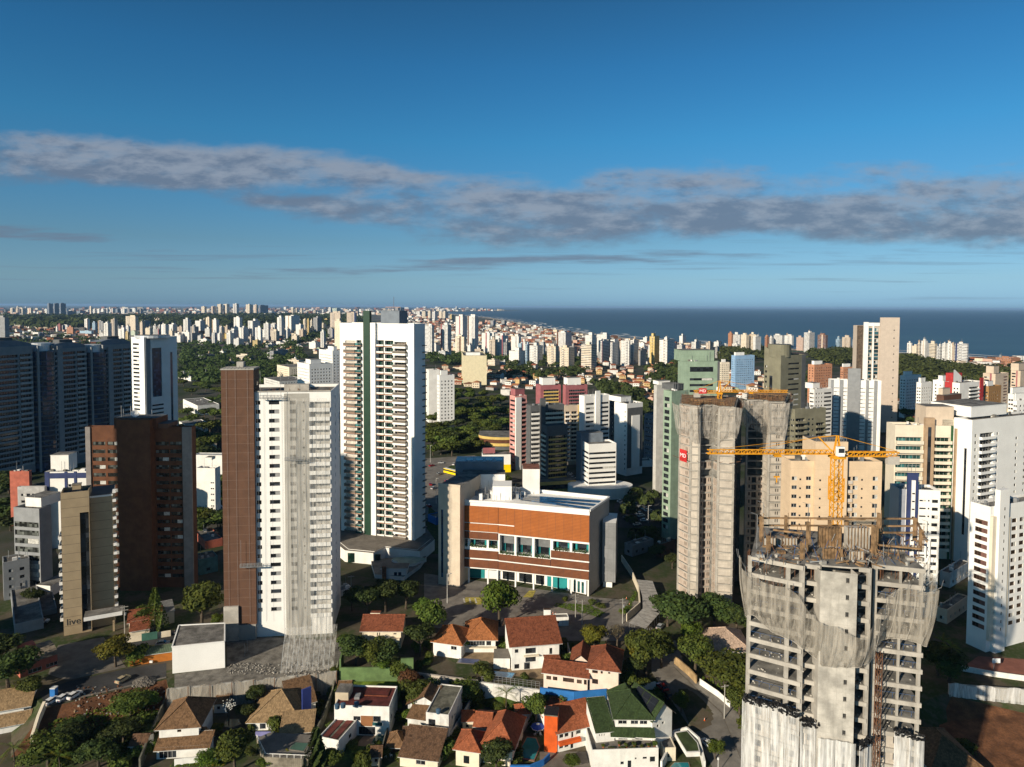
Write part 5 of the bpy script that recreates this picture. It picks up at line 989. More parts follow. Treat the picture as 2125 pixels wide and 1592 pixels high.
b = Bld('low_block', 'low white car park block in shade behind the black-striped office', 'building', 1281, 1290, 1356, 958, 462, 12, WHITE); b.band('R', .05, .95, 1.2, 1.2, fl=3.2, z0=2); b.done()
for xl, xc, xr, yt, m, lb in ((1112, 1122, 1164, 800, MAUVE, 'maroon framed cream block with a white rooftop box'), (1168, 1174, 1219, 800, MAUVE, 'mauve block with a white rooftop box behind the centre cluster')):
    b = Bld('apartment_block', lb, 'building', xl, xc, xr, yt, 600, 18, m); b.balc('R', .15, .9, .5, 1.0, (YEL if 'cream' in lb else MAUVE), 3, 4, 3, rec=.6); b.roofbox(3, 3, b.wR * .62, 9, 6, WHITE2); hvac(b, 4); b.done()
o = Vector((at(1045, 930, 530).x, 530, 0)); mb = MB(); arc = lambda r, n=20: [(r * cos(a), r * .62 * sin(a)) for a in [pi + pi * j / n for j in range(n + 1)]]
for k, (z0_, z1_, m, r) in enumerate(((0, 3, DKGREY, 18), (3.01, 5.2, YEL, 19.5), (5.21, 8, RBROWN, 19), (8.01, 10, YEL, 19.6))): mb.prism(arc(r) + [(r, 16), (-r, 16)], z0_, z1_, m, ROOFM)
tag(mb.build('car_park', loc=o), 'low curved cream and maroon car park beside the wooded slope', 'building')
o = Vector((at(1002, 980, 447).x, 447, 0)); mb = MB(); mb.obox((0, 0), Vector((.99, .12, 0)), 18.5, 9, 3.1, 12, WHITE2, ROOFM); rt_ = tag(mb.build('shop', loc=o), 'white box shop with a bright yellow lower band beside the avenue', 'shop'); mb = MB(); mb.obox((-.15, -.1), Vector((.99, .12, 0)), 18.8, 9, 0, 3.09, BRT_Y); mb.obox((-.05, -.22), Vector((.99, .12, 0)), 18.6, .1, 3.11, 5.2, BRT_Y); mb.build('yellow_band', rt_); mb = MB(); mb.obox((0, 3), Vector((.99, .12, 0)), 8, .3, 12.3, 16, MAUVE); mb.bar((1, 3.2, 11.9), (1, 3.2, 12.4), .3, STEEL); mb.bar((7, 3.9, 11.9), (7, 3.9, 12.4), .3, STEEL); mb.build('billboard', rt_)
# sage green towers
b = Bld('office_tower', 'tall sage green tower with framed dark windows stacked up its front', 'tower', 1407, 1411, 1494, 750, 352, 5, SAGE); b.band('R', .25, .84, 1.25, .9, fl=3.05, z0=4, top=6.5); b.band('R', .25, .84, 2.6, .1, fl=20, z0=b.H - 5.6, top=-16); b.roofbox(1.5, 2, b.wR * .82, 12, 5.5, SAGE); b.pier('R', .94, 1, DKGREY, .1); hvac(b); b.done()
b = Bld('apartment_tower', 'lower sage green tower with curved dark window strip on its corner', 'tower', 1377, 1394, 1429, 812, 318, 30, SAGE); b.wins('L', .1, .8, 1, b.dL * .6, 1.9, .7, 3.05, 4, gm=DARKGLASS, panes=(4, 1), fm=FRAMED); b.wins('R', .5, .95, 1, b.wR * .42, 1.3, .9, 3.05, 3, b.H * .45, gm=BROWNGLASS, panes=(4, 1), fm=FRAMEW); b.wins('R', .82, .9, 1, .7, .7, 1.2, 3.05, b.H * .5, 3); b.roofbox(4, 3, b.wR * .6, 8, 2.6, DKGREY); hvac(b); b.done()
b = Bld('apartment_tower', 'pale grey tower with rows of slit windows left of the sage green towers', 'tower', 1357, 1363, 1404, 800, 400, 20, mat('pale_grey', (.5, .49, .46), .85, .1, streak=.2)); b.band('R', .4, .9, .9, 1, fl=3, z0=4); b.roofbox(3, 3, 8, 6, 2, WHITE2); b.done()
# olive tower and its stepped wing
b = Bld('apartment_tower', 'olive concrete tower with a round roof tank', 'tower', 1586, 1621, 1672, 738, 395, 30, OLIVE); b.wins('L', .35, .5, 1, 2.2, b.H * .55, 0, b.H, b.H * .3, -b.H, gm=DARKGLASS, panes=(1, 14)); b.wins('L', .05, .2, 1, 1.4, 1.3, 1, 3.05, b.H * .3, 5); b.band('R', .3, .75, .95, 1.2, fl=3.05, z0=b.H * .25, top=3); b.pier('R', .84, 1, DKGREY, .1); b.balc('L', .6, .9, 2, 1.1, OLIVE, 12.2, 20, 20, hole=False)
mb = MB(); c = b.u * 6 + b.w_ * 6; mb.prism([(c.x + 6.5 * cos(a), c.y + 6.5 * sin(a)) for a in [2 * pi * j / 24 for j in range(24)]], b.H - 1.2, b.H + 6.2, OLIVE, DKGREY); b.add('roof_tank', mb); mb = MB()
for j in range(8): t0, t1 = j / 8, (j + 1) / 8; p, q = b.w_ * (b.dL * (1 - t0)), b.w_ * (b.dL * (1 - t1)); h = lambda t: 5.0 * (1 - t) ** 1.6 + .2; mb.quad(p + Vector((0, 0, b.H - .01)), q + Vector((0, 0, b.H - .01)), q + Vector((0, 0, b.H + h(t1))), p + Vector((0, 0, b.H + h(t0))), OLIVE)
b.add('swept_parapet', mb); hvac(b, 3); b.done()
b = Bld('apartment_block', 'stepped olive block with deep balconies below the olive tower', 'building', 1640, 1650, 1714, 850, 372, 20, OLIVE); b.balc('R', .02, .34, 1.6, 1.1, OLIVE, 3.05, 4, 3, rec=1.5); b.wins('R', .4, .64, 2, 1.3, .9, 1.1, 3.05, 4, 3); b.balc('R', .68, .98, 1.2, 1.1, OLIVE, 3.05, 4, 6, rec=1.5); b.wins('L', .2, .8, 2, 1.3, 1, 1, 3.05, 4); hvac(b); b.done()
b = Bld('apartment_block', 'white stepped block with small windows behind the olive tower', 'building', 1680, 1690, 1727, 808, 500, 25, WHITE); b.wins('L', .1, .9, 3, 1.3, 1.2, 1, 3, 3); b.wins('R', .05, .5, 3, 1.3, 1.2, 1, 3, 3); b.band('R', .55, .98, 1.3, .9, fl=3, z0=3); b.roofbox(2, 3, 7, 8, 4, WHITE); hvac(b); b.done()
# white and grey tower, tall tower by the sea
b = Bld('apartment_tower', 'white tower with grey vertical piers and louvred slots', 'tower', 1725, 1829, 1838, 790, 520, 80, WHITE2); W = b.dL
for t0, t1, m, o_, dz_ in ((0, .05, MIDGREY, .3, 0), (.17, .24, MIDGREY, .6, 0), (.33, .58, MIDGREY, .9, 9), (.70, .75, MIDGREY, .6, 0), (.86, .92, MIDGREY, .6, 0), (.95, 1, WHITE2, .3, 0)): b.pier('L', t0, t1, m, o_, 0, b.H + dz_)
for t0, t1 in ((.06, .165), (.245, .325), (.585, .69), (.76, .855)): b.band('L', t0, t1, .5, 1.4, fl=2.9, z0=3, top=2.5)
hvac(b); b.done()
b = Bld('office_tower', 'very tall tower of dark glass and pale beige panel by the sea', 'tower', 1779, 1866, 1870, 676, 600, 86, PALEB); W = b.dL; b.pier('L', 0, .14, mat('brown_stone', (.12, .085, .06), .7, .3, .8), .5, name='brown_panel'); b.pier('L', .15, .26, WHITE2, 1.2, 0, b.H + 3); b.pier('L', .37, .40, WHITE2, .9, 0, b.H + 2); b.pier('L', .26, .53, WHITE2, .7, b.H - .5, b.H + 2.5, 'glass_head')
for t0, t1 in ((.265, .365), (.405, .52)): b.wins('L', t0, t1, 1, (t1 - t0) * W * .97, 2.7, .2, 3.2, 3, 1, rec=.4, gm=TEALGLASS if R.random() < .0 else glass('sea_glass', (.02, .06, .075), var=.7, cell=3.1), panes=(3, 1))
b.pier('L', .54, 1.0, PALEB, .9, 0, at(1846, 659, 600).z, 'blank_panel')
for z in range(6, int(b.H) - 2, 7): mb = MB(); mb.obox(b.P('L', .86 * W, .93), b.face('L')[1], 1.0, .05, z, z + 1.0, FRAMED); b.parts.append(('vent', mb.mesh('vent'), Vector((0, 0, 0)), 0, 1))
b.done()
# right-hand side
b = Bld('apartment_block', 'cream block with green glass, curved balconies and a tan pier', 'building', 1858, 1995, 2006, 884, 295, 86, CREAM); W = b.dL
b.balc('L', .01, .42, 1.3, 1.35, CREAM, 3.9, 4, 1.5, gm=TEALGLASS, rec=1.2, hh=2.8); b.pier('L', .43, .57, TAN, 1.6, 0, b.H + 3.5); b.pier('L', .47, .52, DARKGLASS, 1.66, 6, b.H - .5, 'glass_strip'); b.balc('L', .585, .84, 1.8, 1.15, CREAM, 2.95, 4, 4, gm=GREENGLASS, rec=1.2); b.pier('L', .845, .875, PGREEN, .4); b.pier('L', .89, .96, TAN, 1.6, 0, b.H - 1); b.pier('L', .965, 1, PGREEN, .4); b.roofbox(1, W * .1, 9, W * .42, 8, LBEIGE); b.roofbox(1, .5, 6, W * .25, 2.6, CREAM); hvac(b); b.done()
b = Bld('apartment_tower', 'pale stepped white tower with a blank side wall at the right edge', 'tower', 1980, 2018, 2260, 872, 288, 24, WHITE2); b.wins('L', .62, .74, 1, 1.1, b.H * .6, 0, b.H, b.H * .2, -b.H, gm=DARKGLASS, panes=(1, 20)); b.wins('R', .01, .05, 1, 1.4, 1.4, 1, 3.0, 6, 5, fm=FRAMEW, gm=OFFGLASS); b.balc('R', .06, .17, 1.1, 1.0, WHITE2, 3.0, 6, 5, rec=1.0); b.wins('R', .18, .22, 1, 1.3, 1.2, 1, 3.0, 6, 5, fm=FRAMEW); mb = MB(); mb.obox(b.w_ * (b.dL + .02) - b.u * 0, b.u, 14, 9, 0, b.H - 8, WHITE2, ROOFM); b.add('lower_wing', mb); b.wins('R', .32, .9, 8, 1.3, 1.2, 1, 3, 6, 8); b.roofbox(7, 5, 25, 18, 4.5, WHITE2); hvac(b); b.done()
b = Bld('apartment_tower', 'white tower with a navy blue stair stripe and small dark windows', 'tower', 1866, 1952, 1966, 1018, 238, 82, WHITE2); W = b.dL
b.pier('L', .0, .16, mat('grey_blue_wall', (.3, .32, .37), .8, .1), .05); b.band('L', .02, .14, .9, 1.1, fl=2.8, z0=4); b.pier('L', .18, .44, NAVY, .8, 0, b.H + 6); b.pier('L', .27, .36, WHITE2, 1.2, 0, b.H + 3.5); b.wins('L', .295, .335, 1, .9, .5, 1.2, 2.8, 4, -1, rec=-1.22)
b.wins('L', .48, .68, 1, 2.2, .55, 1.3, 2.8, 4); b.wins('L', .70, .75, 1, .6, .6, 1.3, 2.8, 4); b.wins('L', .80, .95, 1, 2.0, 1.15, .9, 2.8, 4, fm=FRAMED)
mb = MB(); mb.box(0, .9, -.55, 0, .3, .9, WHITE); me = mb.mesh('air_conditioner')
for z in b.floors(4, 2.8): b.parts.append(('air_conditioner', me, b.P('R', b.wR * .3) + Vector((0, 0, z)), b.rz('R'), 1)); b.parts.append(('air_conditioner', me, b.P('R', b.wR * .65) + Vector((0, 0, z + .4)), b.rz('R'), 1))
mb = MB()
for t in (.2, .3, .4, .5, .56): q = b.P('L', t * W, -.5) + Vector((0, 0, b.H + (6 if t < .43 else 0))); mb.bar(q, q + Vector((0, 0, 2.6)), .1, STEEL)
mb.bar(b.P('L', .2 * W, -.5) + Vector((0, 0, b.H + 8.5)), b.P('L', .5 * W, -.5) + Vector((0, 0, b.H + 8.5)), .1, STEEL); b.add('roof_railing', mb); hvac(b); b.done()
b = Bld('apartment_tower', 'near white tower with wide brown windows and peach piers at the right edge', 'tower', 2014, 2056, 2190, 1052, 214, 22, WHITE2); W = b.dL
b.wins('L', .2, .95, 1, W * .62, 1.5, .9, 2.6, 6, 3, gm=BROWNGLASS, panes=(4, 1), fm=mat('brown_frame', (.11, .06, .05), .6, .1), curtain=mat('brown_shutter', (.17, .085, .07), .7, .2), cp=.9); b.pier('R', .0, .05, CREAM, .9, 4, b.H - 3, 'peach_pier'); b.pier('R', .06, .2, WHITE2, 1.6, 0, b.H + 5.5); b.wins('R', .12, .14, 1, .45, 1.0, 1, 2.6, 6, -2, rec=-1.63); b.pier('R', .21, .26, CREAM, .9, 4, b.H - 4, 'peach_pier'); b.wins('R', .3, .9, 5, 2.4, 1.4, .9, 2.6, 6, 3, gm=BROWNGLASS)
mb = MB(); 
for i in range(9): q = b.P('L', W * (.05 + i * .1), -.3) + Vector((0, 0, b.H)); mb.bar(q, q + Vector((0, 0, 1.1)), .07, STEEL)
mb.bar(b.P('L', 0.3, -.3) + Vector((0, 0, b.H + 1.1)), b.P('L', W * .9, -.3) + Vector((0, 0, b.H + 1.1)), .08, STEEL); b.add('terrace_rail', mb); hvac(b); b.done()
b = Bld('apartment_block', 'big plain beige apartment block behind the yellow crane', 'building', 1641, 1831, 1864, 958, 218, 89, BEIGE); W = b.dL
for t, ww, hh, fm_, cp_ in ((.045, 1.7, 1.25, FRAMEW, .5), (.11, .6, .6, FRAMED, 0), (.20, 1.6, 1.25, FRAMEW, .5), (.305, .55, .6, FRAMED, 0), (.435, .55, .6, FRAMED, 0), (.535, .55, .6, FRAMED, 0), (.71, 1.7, 1.4, FRAMEW, .6), (.785, .6, .6, FRAMED, 0), (.93, 1.7, 1.4, FRAMEW, .6)): b.wins('L', t - .05, t + .05, 1, ww, hh, .9, 2.95, 3.2, 3.5, fm=fm_, curtain=CURTAIN, cp=cp_)
b.pier('L', .25, .60, BEIGE, 1.4, 0, at(1735, 917, 217).z, 'centre_block'); b.wins('L', .30, .31, 1, .55, .6, 1.0, 2.95, 3.2, 2, rec=-1.43); b.wins('L', .42, .43, 1, .55, .6, 1.0, 2.95, 3.2, 2, rec=-1.43); b.wins('L', .55, .56, 1, .55, .6, 1.0, 2.95, 3.2, 2, rec=-1.43)
mb = MB(); zt = at(1735, 917, 217).z; mb.obox(b.P('L', .25 * W, -.05), b.face('L')[1], .35 * W, 9, b.H - .5, zt - .01, BEIGE, ROOFM); b.add('roof_block', mb); mb = MB()
for i in range(12): q = b.P('L', W * (.26 + i * .03), .9) + Vector((0, 0, zt)); mb.bar(q, q + Vector((0, 0, 1.1)), .08, STEEL)
mb.bar(b.P('L', W * .26, .9) + Vector((0, 0, zt + 1.1)), b.P('L', W * .59, .9) + Vector((0, 0, zt + 1.1)), .08, STEEL); b.add('roof_railing', mb)
b.balc('L', .62, .675, .5, 1.0, mat('beige_rail', (.55, .5, .45), .8, .1), 2.95, 3.2, 3.5, hole=True, rec=.5, hh=2.2, edge=BEIGE); b.wins('R', .35, .6, 1, .7, .6, 1.2, 2.95, 3.2, 3.5); hvac(b); b.done()
for nm, lb, xl, xc, xr, yt, D, th, m, spec in (
  ('apartment_tower', 'white tower with crimson side walls and pointed red roof fin', 1961, 1992, 2040, 795, 560, 28, WHITE, 'red'), ('apartment_tower', 'beige tower with dark window strips and a maroon slot', 2040, 2066, 2093, 776, 680, 31, LBEIGE, 'bandL'),
  ('apartment_tower', 'beige tower with maroon slot at the right edge of the view', 2098, 2118, 2160, 770, 690, 31, LBEIGE, 'bandL'), ('apartment_block', 'ochre brown block with cream windows below the beige tower', 2039, 2052, 2078, 802, 585, 30, mat('ochre_paint', (.36, .2, .08), .85, .1), 'win'),
  ('apartment_block', 'low white and dark brown block with a stone roof box', 1932, 1958, 2010, 836, 480, 30, LBEIGE, 'brown'), ('office_block', 'black glass office block with slatted white roof', 1976, 1980, 2030, 852, 410, 14, DARKGLASS, 'black'), ('office_block', 'plain brown panelled block beside the black glass office', 2024, 2029, 2058, 838, 420, 16, mat('brown_panel', (.22, .1, .055), .7, .1), 'none'),
  ('apartment_block', 'white block with three window columns left of the crimson walled tower', 1936, 1958, 1985, 790, 610, 30, WHITE2, 'win'), ('apartment_block', 'white windowed block topmost of the row by the wooded dune', 1868, 1880, 1912, 780, 680, 28, WHITE2, 'win'), ('apartment_block', 'low white stepped block in front of the dark trees on the right', 1902, 1912, 1934, 794, 640, 28, WHITE2, 'win'),
  ('apartment_block', 'white block with green rooftop edge at the right edge', 2092, 2104, 2160, 818, 470, 25, WHITE, 'win'), ('apartment_block', 'white block with tiny square windows at the far right edge', 2104, 2110, 2190, 832, 400, 20, WHITE2, 'win'), ('low_block', 'low yellow walled block among white blocks on the right', 2066, 2072, 2106, 850, 470, 22, YEL, 'win'),
  ('apartment_block', 'salmon pink block with white rooftop box right of the olive tower', 1677, 1690, 1727, 757, 780, 25, SALMON, 'win'), ('apartment_block', 'salmon and pale block beside the sand patch', 1744, 1750, 1782, 762, 860, 20, SALMON, 'win'), ('apartment_block', 'light blue and cream block near the green wood', 1518, 1526, 1566, 738, 900, 20, SKYB, 'win'), ('apartment_block', 'low cream block tucked beneath the wood left of the blue block', 1494, 1497, 1514, 752, 960, 15, CREAM, 'win'),
  ('apartment_tower', 'white block nearer of two grid windowed blocks left of the green-striped tower', 617, 642, 690, 756, 640, 38, WHITE2, 'win'), ('apartment_tower', 'white block taller of two grid windowed blocks left of the green-striped tower', 662, 690, 706, 728, 700, 40, WHITE2, 'win'), ('apartment_block', 'small white block with brown balconies right of the green-striped tower', 907, 912, 943, 779, 600, 25, WHITE2, 'win'), ('apartment_block', 'low grey white block behind the tower with brown balconies', 884, 890, 912, 768, 640, 20, WHITE, 'none')):
    b = Bld(nm, lb, 'tower' if 'tower' in nm else 'building', xl, xc, xr, yt, D, th, m)
    if spec == 'win': b.wins('L', .06, .94, max(2, int(b.dL / 3.2)), 1.3, 1.25, .9, 3.0, 3, 1.5); b.wins('R', .06, .94, max(2, int(b.wR / 3.2)), 1.3, 1.25, .9, 3.0, 3, 1.5); b.roofbox(2, 2, b.wR * .45, b.dL * .4, 4, WHITE2)
    if spec == 'bandL': b.band('L', .1, .5, 1.4, .9, fl=3, z0=3); b.pier('L', .56, .7, MAUVE, .2); b.band('R', .62, .95, 1.4, .9, fl=3, z0=3); b.roofbox(3, 3, b.wR * .4, 7, 7, LBEIGE)
    if spec == 'red': b.pier('L', 0, .5, REDP, .3, name='crimson_wall'); b.wins('L', .55, .95, 2, 1.3, 1.2, 1, 3, 3); b.balc('R', .4, .82, 1, 1, WHITE2, 3, 3, 1); b.pier('R', .85, 1, REDP, .5, 0, b.H + 3, 'crimson_wall'); mb = MB(); o = b.u * 5 + b.w_ * 8; mb.poly([o + Vector((0, 0, b.H - 1)), o + b.u * 12 + Vector((0, 0, b.H - 1)), o + b.u * 12 + Vector((0, 0, b.H + 4)), o + b.u * 2 + Vector((0, 0, b.H + 10)), o + Vector((0, 0, b.H + 10))], WHITE2); mb.obox(o + b.u * .01 + b.w_ * .3, b.u, 13, 6, b.H - 1, b.H + 7, REDP); b.add('roof_fin', mb)
    if spec == 'brown': b.balc('L', .08, .48, 1, 1, WHITE, 3, 3, 4); b.balc('L', .52, .92, 1, 1, WHITE, 3, 3, 4); b.band('R', .02, .95, 1.2, 1.2, fl=3.2, z0=3, top=4); b.pier('R', 0, .09, DBROWN, .3); b.roofbox(4, 2, b.wR * .7, b.dL * .6, 4.5, DBROWN); b.roofbox(8, 5, b.wR * .3, b.dL * .35, 9, LBEIGE)
    if spec == 'black': mb = MB(); [mb.obox(b.u * (1 + i * b.wR / 7) + b.w_ * 1, b.u, 1.4, b.dL - 2, b.H - .9, b.H + .3, WHITE2) for i in range(7)]; b.add('roof_slat', mb)
    hvac(b, 4); b.done()
b = Bld('stadium_stand', 'pale long low hall with a stepped roof behind the wooded slope', 'building', 958, 962, 1010, 738, 950, 6, mat('pale_yellow_wall', (.7, .62, .42), .8, .06)); b.roofbox(4, 4, b.wR * .6, 20, 4, WHITE2); b.done()
# unseen tower added left of the view to cast shade on the brick tower
for x, y, w, d, h, lb in ((-264, 128, 28, 8, 138, 'unseen beige tower added outside the view to shade the brick office tower'),):
    mb = MB(); o = Vector((x, y, LOW if y < 150 else 0)); hs = [(3 + i * 4, 5 + i * 4, 4 + k * 3, 5.4 + k * 3, .2) for i in range(int((w - 4) / 4)) for k in range(int((h - 6) / 3))]
    facade(mb, Vector((0, 0, 0)), Vector((1, 0, 0)), w, h, hs, LBEIGE); mb.quad((w, 0, 0), (w, d, 0), (w, d, h), (w, 0, h), LBEIGE); mb.quad((w, d, 0), (0, d, 0), (0, d, h), (w, d, h), LBEIGE); mb.quad((0, d, 0), (0, 0, 0), (0, 0, h), (0, d, h), LBEIGE); mb.quad((0, 0, h), (w, 0, h), (w, d, h), (0, d, h), ROOFM); mb.quad((0, .21, 0), (w, .21, 0), (w, .21, h), (0, .21, h), DARKGLASS); tag(mb.build('apartment_tower', loc=o), lb, 'tower')

# ------------------------------------------------------------------ foliage
def leafmat(name, rgb, var=0.6):
    m = bpy.data.materials.new(name); m.use_nodes = True; k = NT(m.node_tree); b = k.n['Principled BSDF']
    geo = k.new('ShaderNodeNewGeometry'); oi = k.new('ShaderNodeObjectInfo')
    f = k.noise(geo.outputs['Position'], 0.55, 3.0, 0.6)
    c = k.mix(geo.outputs['Random Per Island'], (*(x * (1 - var * .75) for x in rgb), 1), (*(x * (1 + var * .6) for x in rgb), 1))
    c = k.mix(k.ramp(f, .4, .65, 0, .55), c, (rgb[0] * 1.75, rgb[1] * 1.4, rgb[2] * .7, 1))
    h = k.new('ShaderNodeHueSaturation'); k.put(h.inputs['Hue'], k.ramp(oi.outputs['Random'], 0, 1, .475, .515, False)); k.put(h.inputs['Value'], k.ramp(oi.outputs['Random'], 0, 1, .75, 1.25, False)); k.put(h.inputs['Color'], c)
    k.l.new(h.outputs[0], b.inputs['Base Color']); b.inputs['Roughness'].default_value = .75; b.inputs['Specular IOR Level'].default_value = .22
    tr = k.new('ShaderNodeBsdfTranslucent'); k.l.new(h.outputs[0], tr.inputs[0]); ms = k.new('ShaderNodeMixShader'); ms.inputs[0].default_value = .22
    k.l.new(b.outputs[0], ms.inputs[1]); k.l.new(tr.outputs[0], ms.inputs[2]); k.l.new(ms.outputs[0], k.n['Material Output'].inputs[0])
    return m
LEAF = leafmat('foliage', (0.068, 0.100, 0.019)); LEAFY = leafmat('yellow_green_foliage', (0.115, 0.120, 0.014)); LEAFB = leafmat('bright_foliage', (0.075, 0.130, 0.018)); LEAFD = leafmat('deep_foliage', (0.042, 0.067, 0.019)); LEAFR = leafmat('reddish_foliage', (0.12, 0.065, 0.03)); LEAFO = leafmat('grey_twigs', (0.10, 0.085, 0.06)); BARK = mat('bark', (.09, .07, .05), .95, .3, 2.0); FLOWER = mat('white_blossom', (.75, .75, .7), .8, .1)
def leaf(mb, p, n, s, m, rr):
    t = n.cross(Vector((rr.uniform(-1, 1), rr.uniform(-1, 1), rr.uniform(-1, 1)))); t = t.normalized() if t.length > 1e-3 else Vector((1, 0, 0)); q = n.cross(t)
    mb.poly([p - t * s, p + q * s * .62 - t * s * .1, p + t * s, p - q * s * .62 + t * s * .1], m)
def crown(mb, c, r, h, n, s, m, rr, lobes=9, flat=.8):
    L = []
    for i in range(lobes):
        a = rr.uniform(0, 2 * pi); d = r * rr.uniform(.15, .68); z = h * rr.uniform(-.32, .38)
        L.append((c + Vector((cos(a) * d, sin(a) * d, z)), r * rr.uniform(.34, .58)))
    L.append((c, r * .62)); tot = sum(q[1] ** 2 for q in L)
    for lc, lr in L:
        for _ in range(int(n * lr * lr / tot)):
            v = Vector((rr.gauss(0, 1), rr.gauss(0, 1), rr.gauss(0, 1) + .25)).normalized(); k = rr.uniform(.78, 1.08) if rr.random() < .85 else rr.uniform(.4, .8)
            p = lc + Vector((v.x * lr * k, v.y * lr * k, v.z * lr * k * flat * (h / r) * .85)); nn = (v + Vector((rr.uniform(-1, 1), rr.uniform(-1, 1), rr.uniform(-1, 1))) * .65).normalized()
            leaf(mb, p, nn, s * rr.uniform(.6, 1.35), m, rr)
TREEC = {}
def tree_meshes(kind, seed):
    """unit-ish trees: crown radius 1 = 4 m"""
    key = (kind, seed)
    if key in TREEC: return TREEC[key]
    rr = random.Random(hash(kind) % 1000 * 0 + seed * 17 + len(kind)); tk = MB(); cr_ = MB()
    m = {'broad': LEAF, 'yellow': LEAFY, 'bright': LEAFB, 'deep': LEAFD, 'red': LEAFR, 'bare': LEAFO, 'bush': LEAF, 'round': LEAFB, 'conifer': LEAF, 'cypress': LEAFD, 'mid': LEAF, 'middeep': LEAFD}[kind]
    if kind in ('conifer', 'cypress'):
        tk.tube((0, 0, 0), (0, 0, 11), .22, BARK, .04, 6)
        for i in range(26 if kind == 'conifer' else 60):
            z = 1.5 + i * (9.5 / (26 if kind == 'conifer' else 60)); rad = (1 - z / 11.6) * (4.2 if kind == 'conifer' else 2.2) + .2
            for j in range(6):
                a = i * 1.1 + j * 1.05; d = Vector((cos(a), sin(a), -.12 if kind == 'conifer' else .5)).normalized()
                for q in range(7): leaf(cr_, Vector((0, 0, z)) + d * (rad * (q + .6) / 7) + Vector((rr.uniform(-.15, .15), rr.uniform(-.15, .15), rr.uniform(-.12, .12))), (d.cross(Vector((rr.uniform(-.5, .5), rr.uniform(-.5, .5), 1))) + Vector((0, 0, .8))).normalized(), .32, m, rr)
    elif kind in ('mid', 'middeep'):
        tk.tube((0, 0, 0), (0, 0, 4), .3, BARK, .15, 5); crown(cr_, Vector((0, 0, 5.2)), 4, 3.6, 620, .62, m, rr, 8)
    elif kind == 'bush':
        tk.tube((0, 0, 0), (0, 0, 1), .12, BARK, .06, 5); crown(cr_, Vector((0, 0, 1.7)), 2.6, 2.2, 1100, .27, m, rr, 8)
    else:
        top = Vector((rr.uniform(-.2, .2), rr.uniform(-.2, .2), 3.6)); tk.tube((0, 0, -.2), top, .32, BARK, .22, 7)
        for i in range(6): a = i * 1.05 + rr.uniform(-.3, .3); tk.tube(top - Vector((0, 0, .3)), top + Vector((cos(a) * 2.2, sin(a) * 2.2, 2.2 + rr.uniform(-.4, .8))), .15, BARK, .04, 5)
        crown(cr_, Vector((0, 0, 6.4)), 4, 4.2 if kind == 'round' else 3.5, 900 if kind == 'bare' else 3600, .17 if kind == 'bare' else .30, m, rr, 14 if kind != 'round' else 22, .85)
    TREEC[key] = (cr_.mesh('crown'), tk.mesh('trunk')); return TREEC[key]
def tree(kind, p, r, h, label, group=None, name='tree', cat='tree', parts=True):
    cme, tme = tree_meshes(kind, R.randrange(4)); nat = {'conifer': (4.2, 11.0), 'cypress': (2.3, 11.0), 'bush': (2.9, 3.7)}.get(kind, (4.6, 9.6))
    q = 1.22 if parts else 1.0; s = (r * q / nat[0], r * q / nat[0], h * (q * .45 + .55) / nat[1]); o = empty(name, p); o.rotation_euler = (0, 0, R.uniform(0, 6.28)); o.scale = s; tag(o, label, cat, group)
    inst('crown', cme, o); inst('trunk', tme, o); return o
def palm(p, h, r, label, group=None, seed=1):
    rr = random.Random(seed); o = empty('palm_tree', p); tag(o, label, 'palm', group); tk = MB(); top = Vector((rr.uniform(-.5, .5), rr.uniform(-.5, .5), h)); tk.tube((0, 0, 0), top * .5 + Vector((.15, 0, 0)), .2, BARK, .16, 7); tk.tube(top * .5 + Vector((.15, 0, 0)), top, .16, BARK, .13, 7); tk.build('trunk', o)
    for i in range(17):
        a = i * 2.4; el = rr.uniform(-.1, 1.1); L = r * rr.uniform(.8, 1.1); mb = MB(); prev = top; d = Vector((cos(a) * cos(el), sin(a) * cos(el), sin(el)))
        for j in range(10):
            q = prev + d * (L / 10); side = d.cross(Vector((0, 0, 1))).normalized(); w = .62 * sin(pi * (j + .8) / 11)
            for s in (-1, 1):
                for f in (0, .5): b0 = prev + (q - prev) * f; mb.poly([b0, b0 + d * .12, b0 + side * s * w + d * .45 - Vector((0, 0, w * .55))], LEAFB if i % 3 else LEAFY)
            prev = q; d = (d + Vector((0, 0, -.13))).normalized()
        mb.build('frond', o)
    return o

# ------------------------------------------------------------------ far city
FAC = [far_facade('far_grid', (0.25, 0.72), (0.32, 0.74)), far_facade('far_bands', None, (0.36, 0.76)), far_facade('far_slots', (0.34, 0.66), (0.15, 0.9)), far_facade('far_small', (0.36, 0.64), (0.42, 0.70), 2.6)]
CN = {'W': ('white', (.78, .76, .72)), 'C': ('cream', (.74, .64, .50)), 'B': ('beige', (.58, .48, .38)), 'S': ('slate blue', (.20, .23, .28)), 'G': ('grey', (.36, .35, .34)), 'O': ('brick orange', (.42, .20, .11)), 'Y': ('yellow', (.70, .52, .20)), 'L': ('light blue', (.36, .50, .62)), 'N': ('pale green', (.5, .56, .46)), 'M': ('maroon', (.30, .12, .11)), 'P': ('pinkish', (.60, .44, .36)), 'R': ('brown', (.25, .14, .10))}
ORD = 'first second third fourth fifth sixth seventh eighth ninth tenth eleventh twelfth thirteenth fourteenth fifteenth sixteenth seventeenth eighteenth nineteenth twentieth'.split()
ORD += ['twenty-' + o for o in ORD[:9]] + ['thirtieth'] + ['thirty-' + o for o in ORD[:9]]
FARB = []
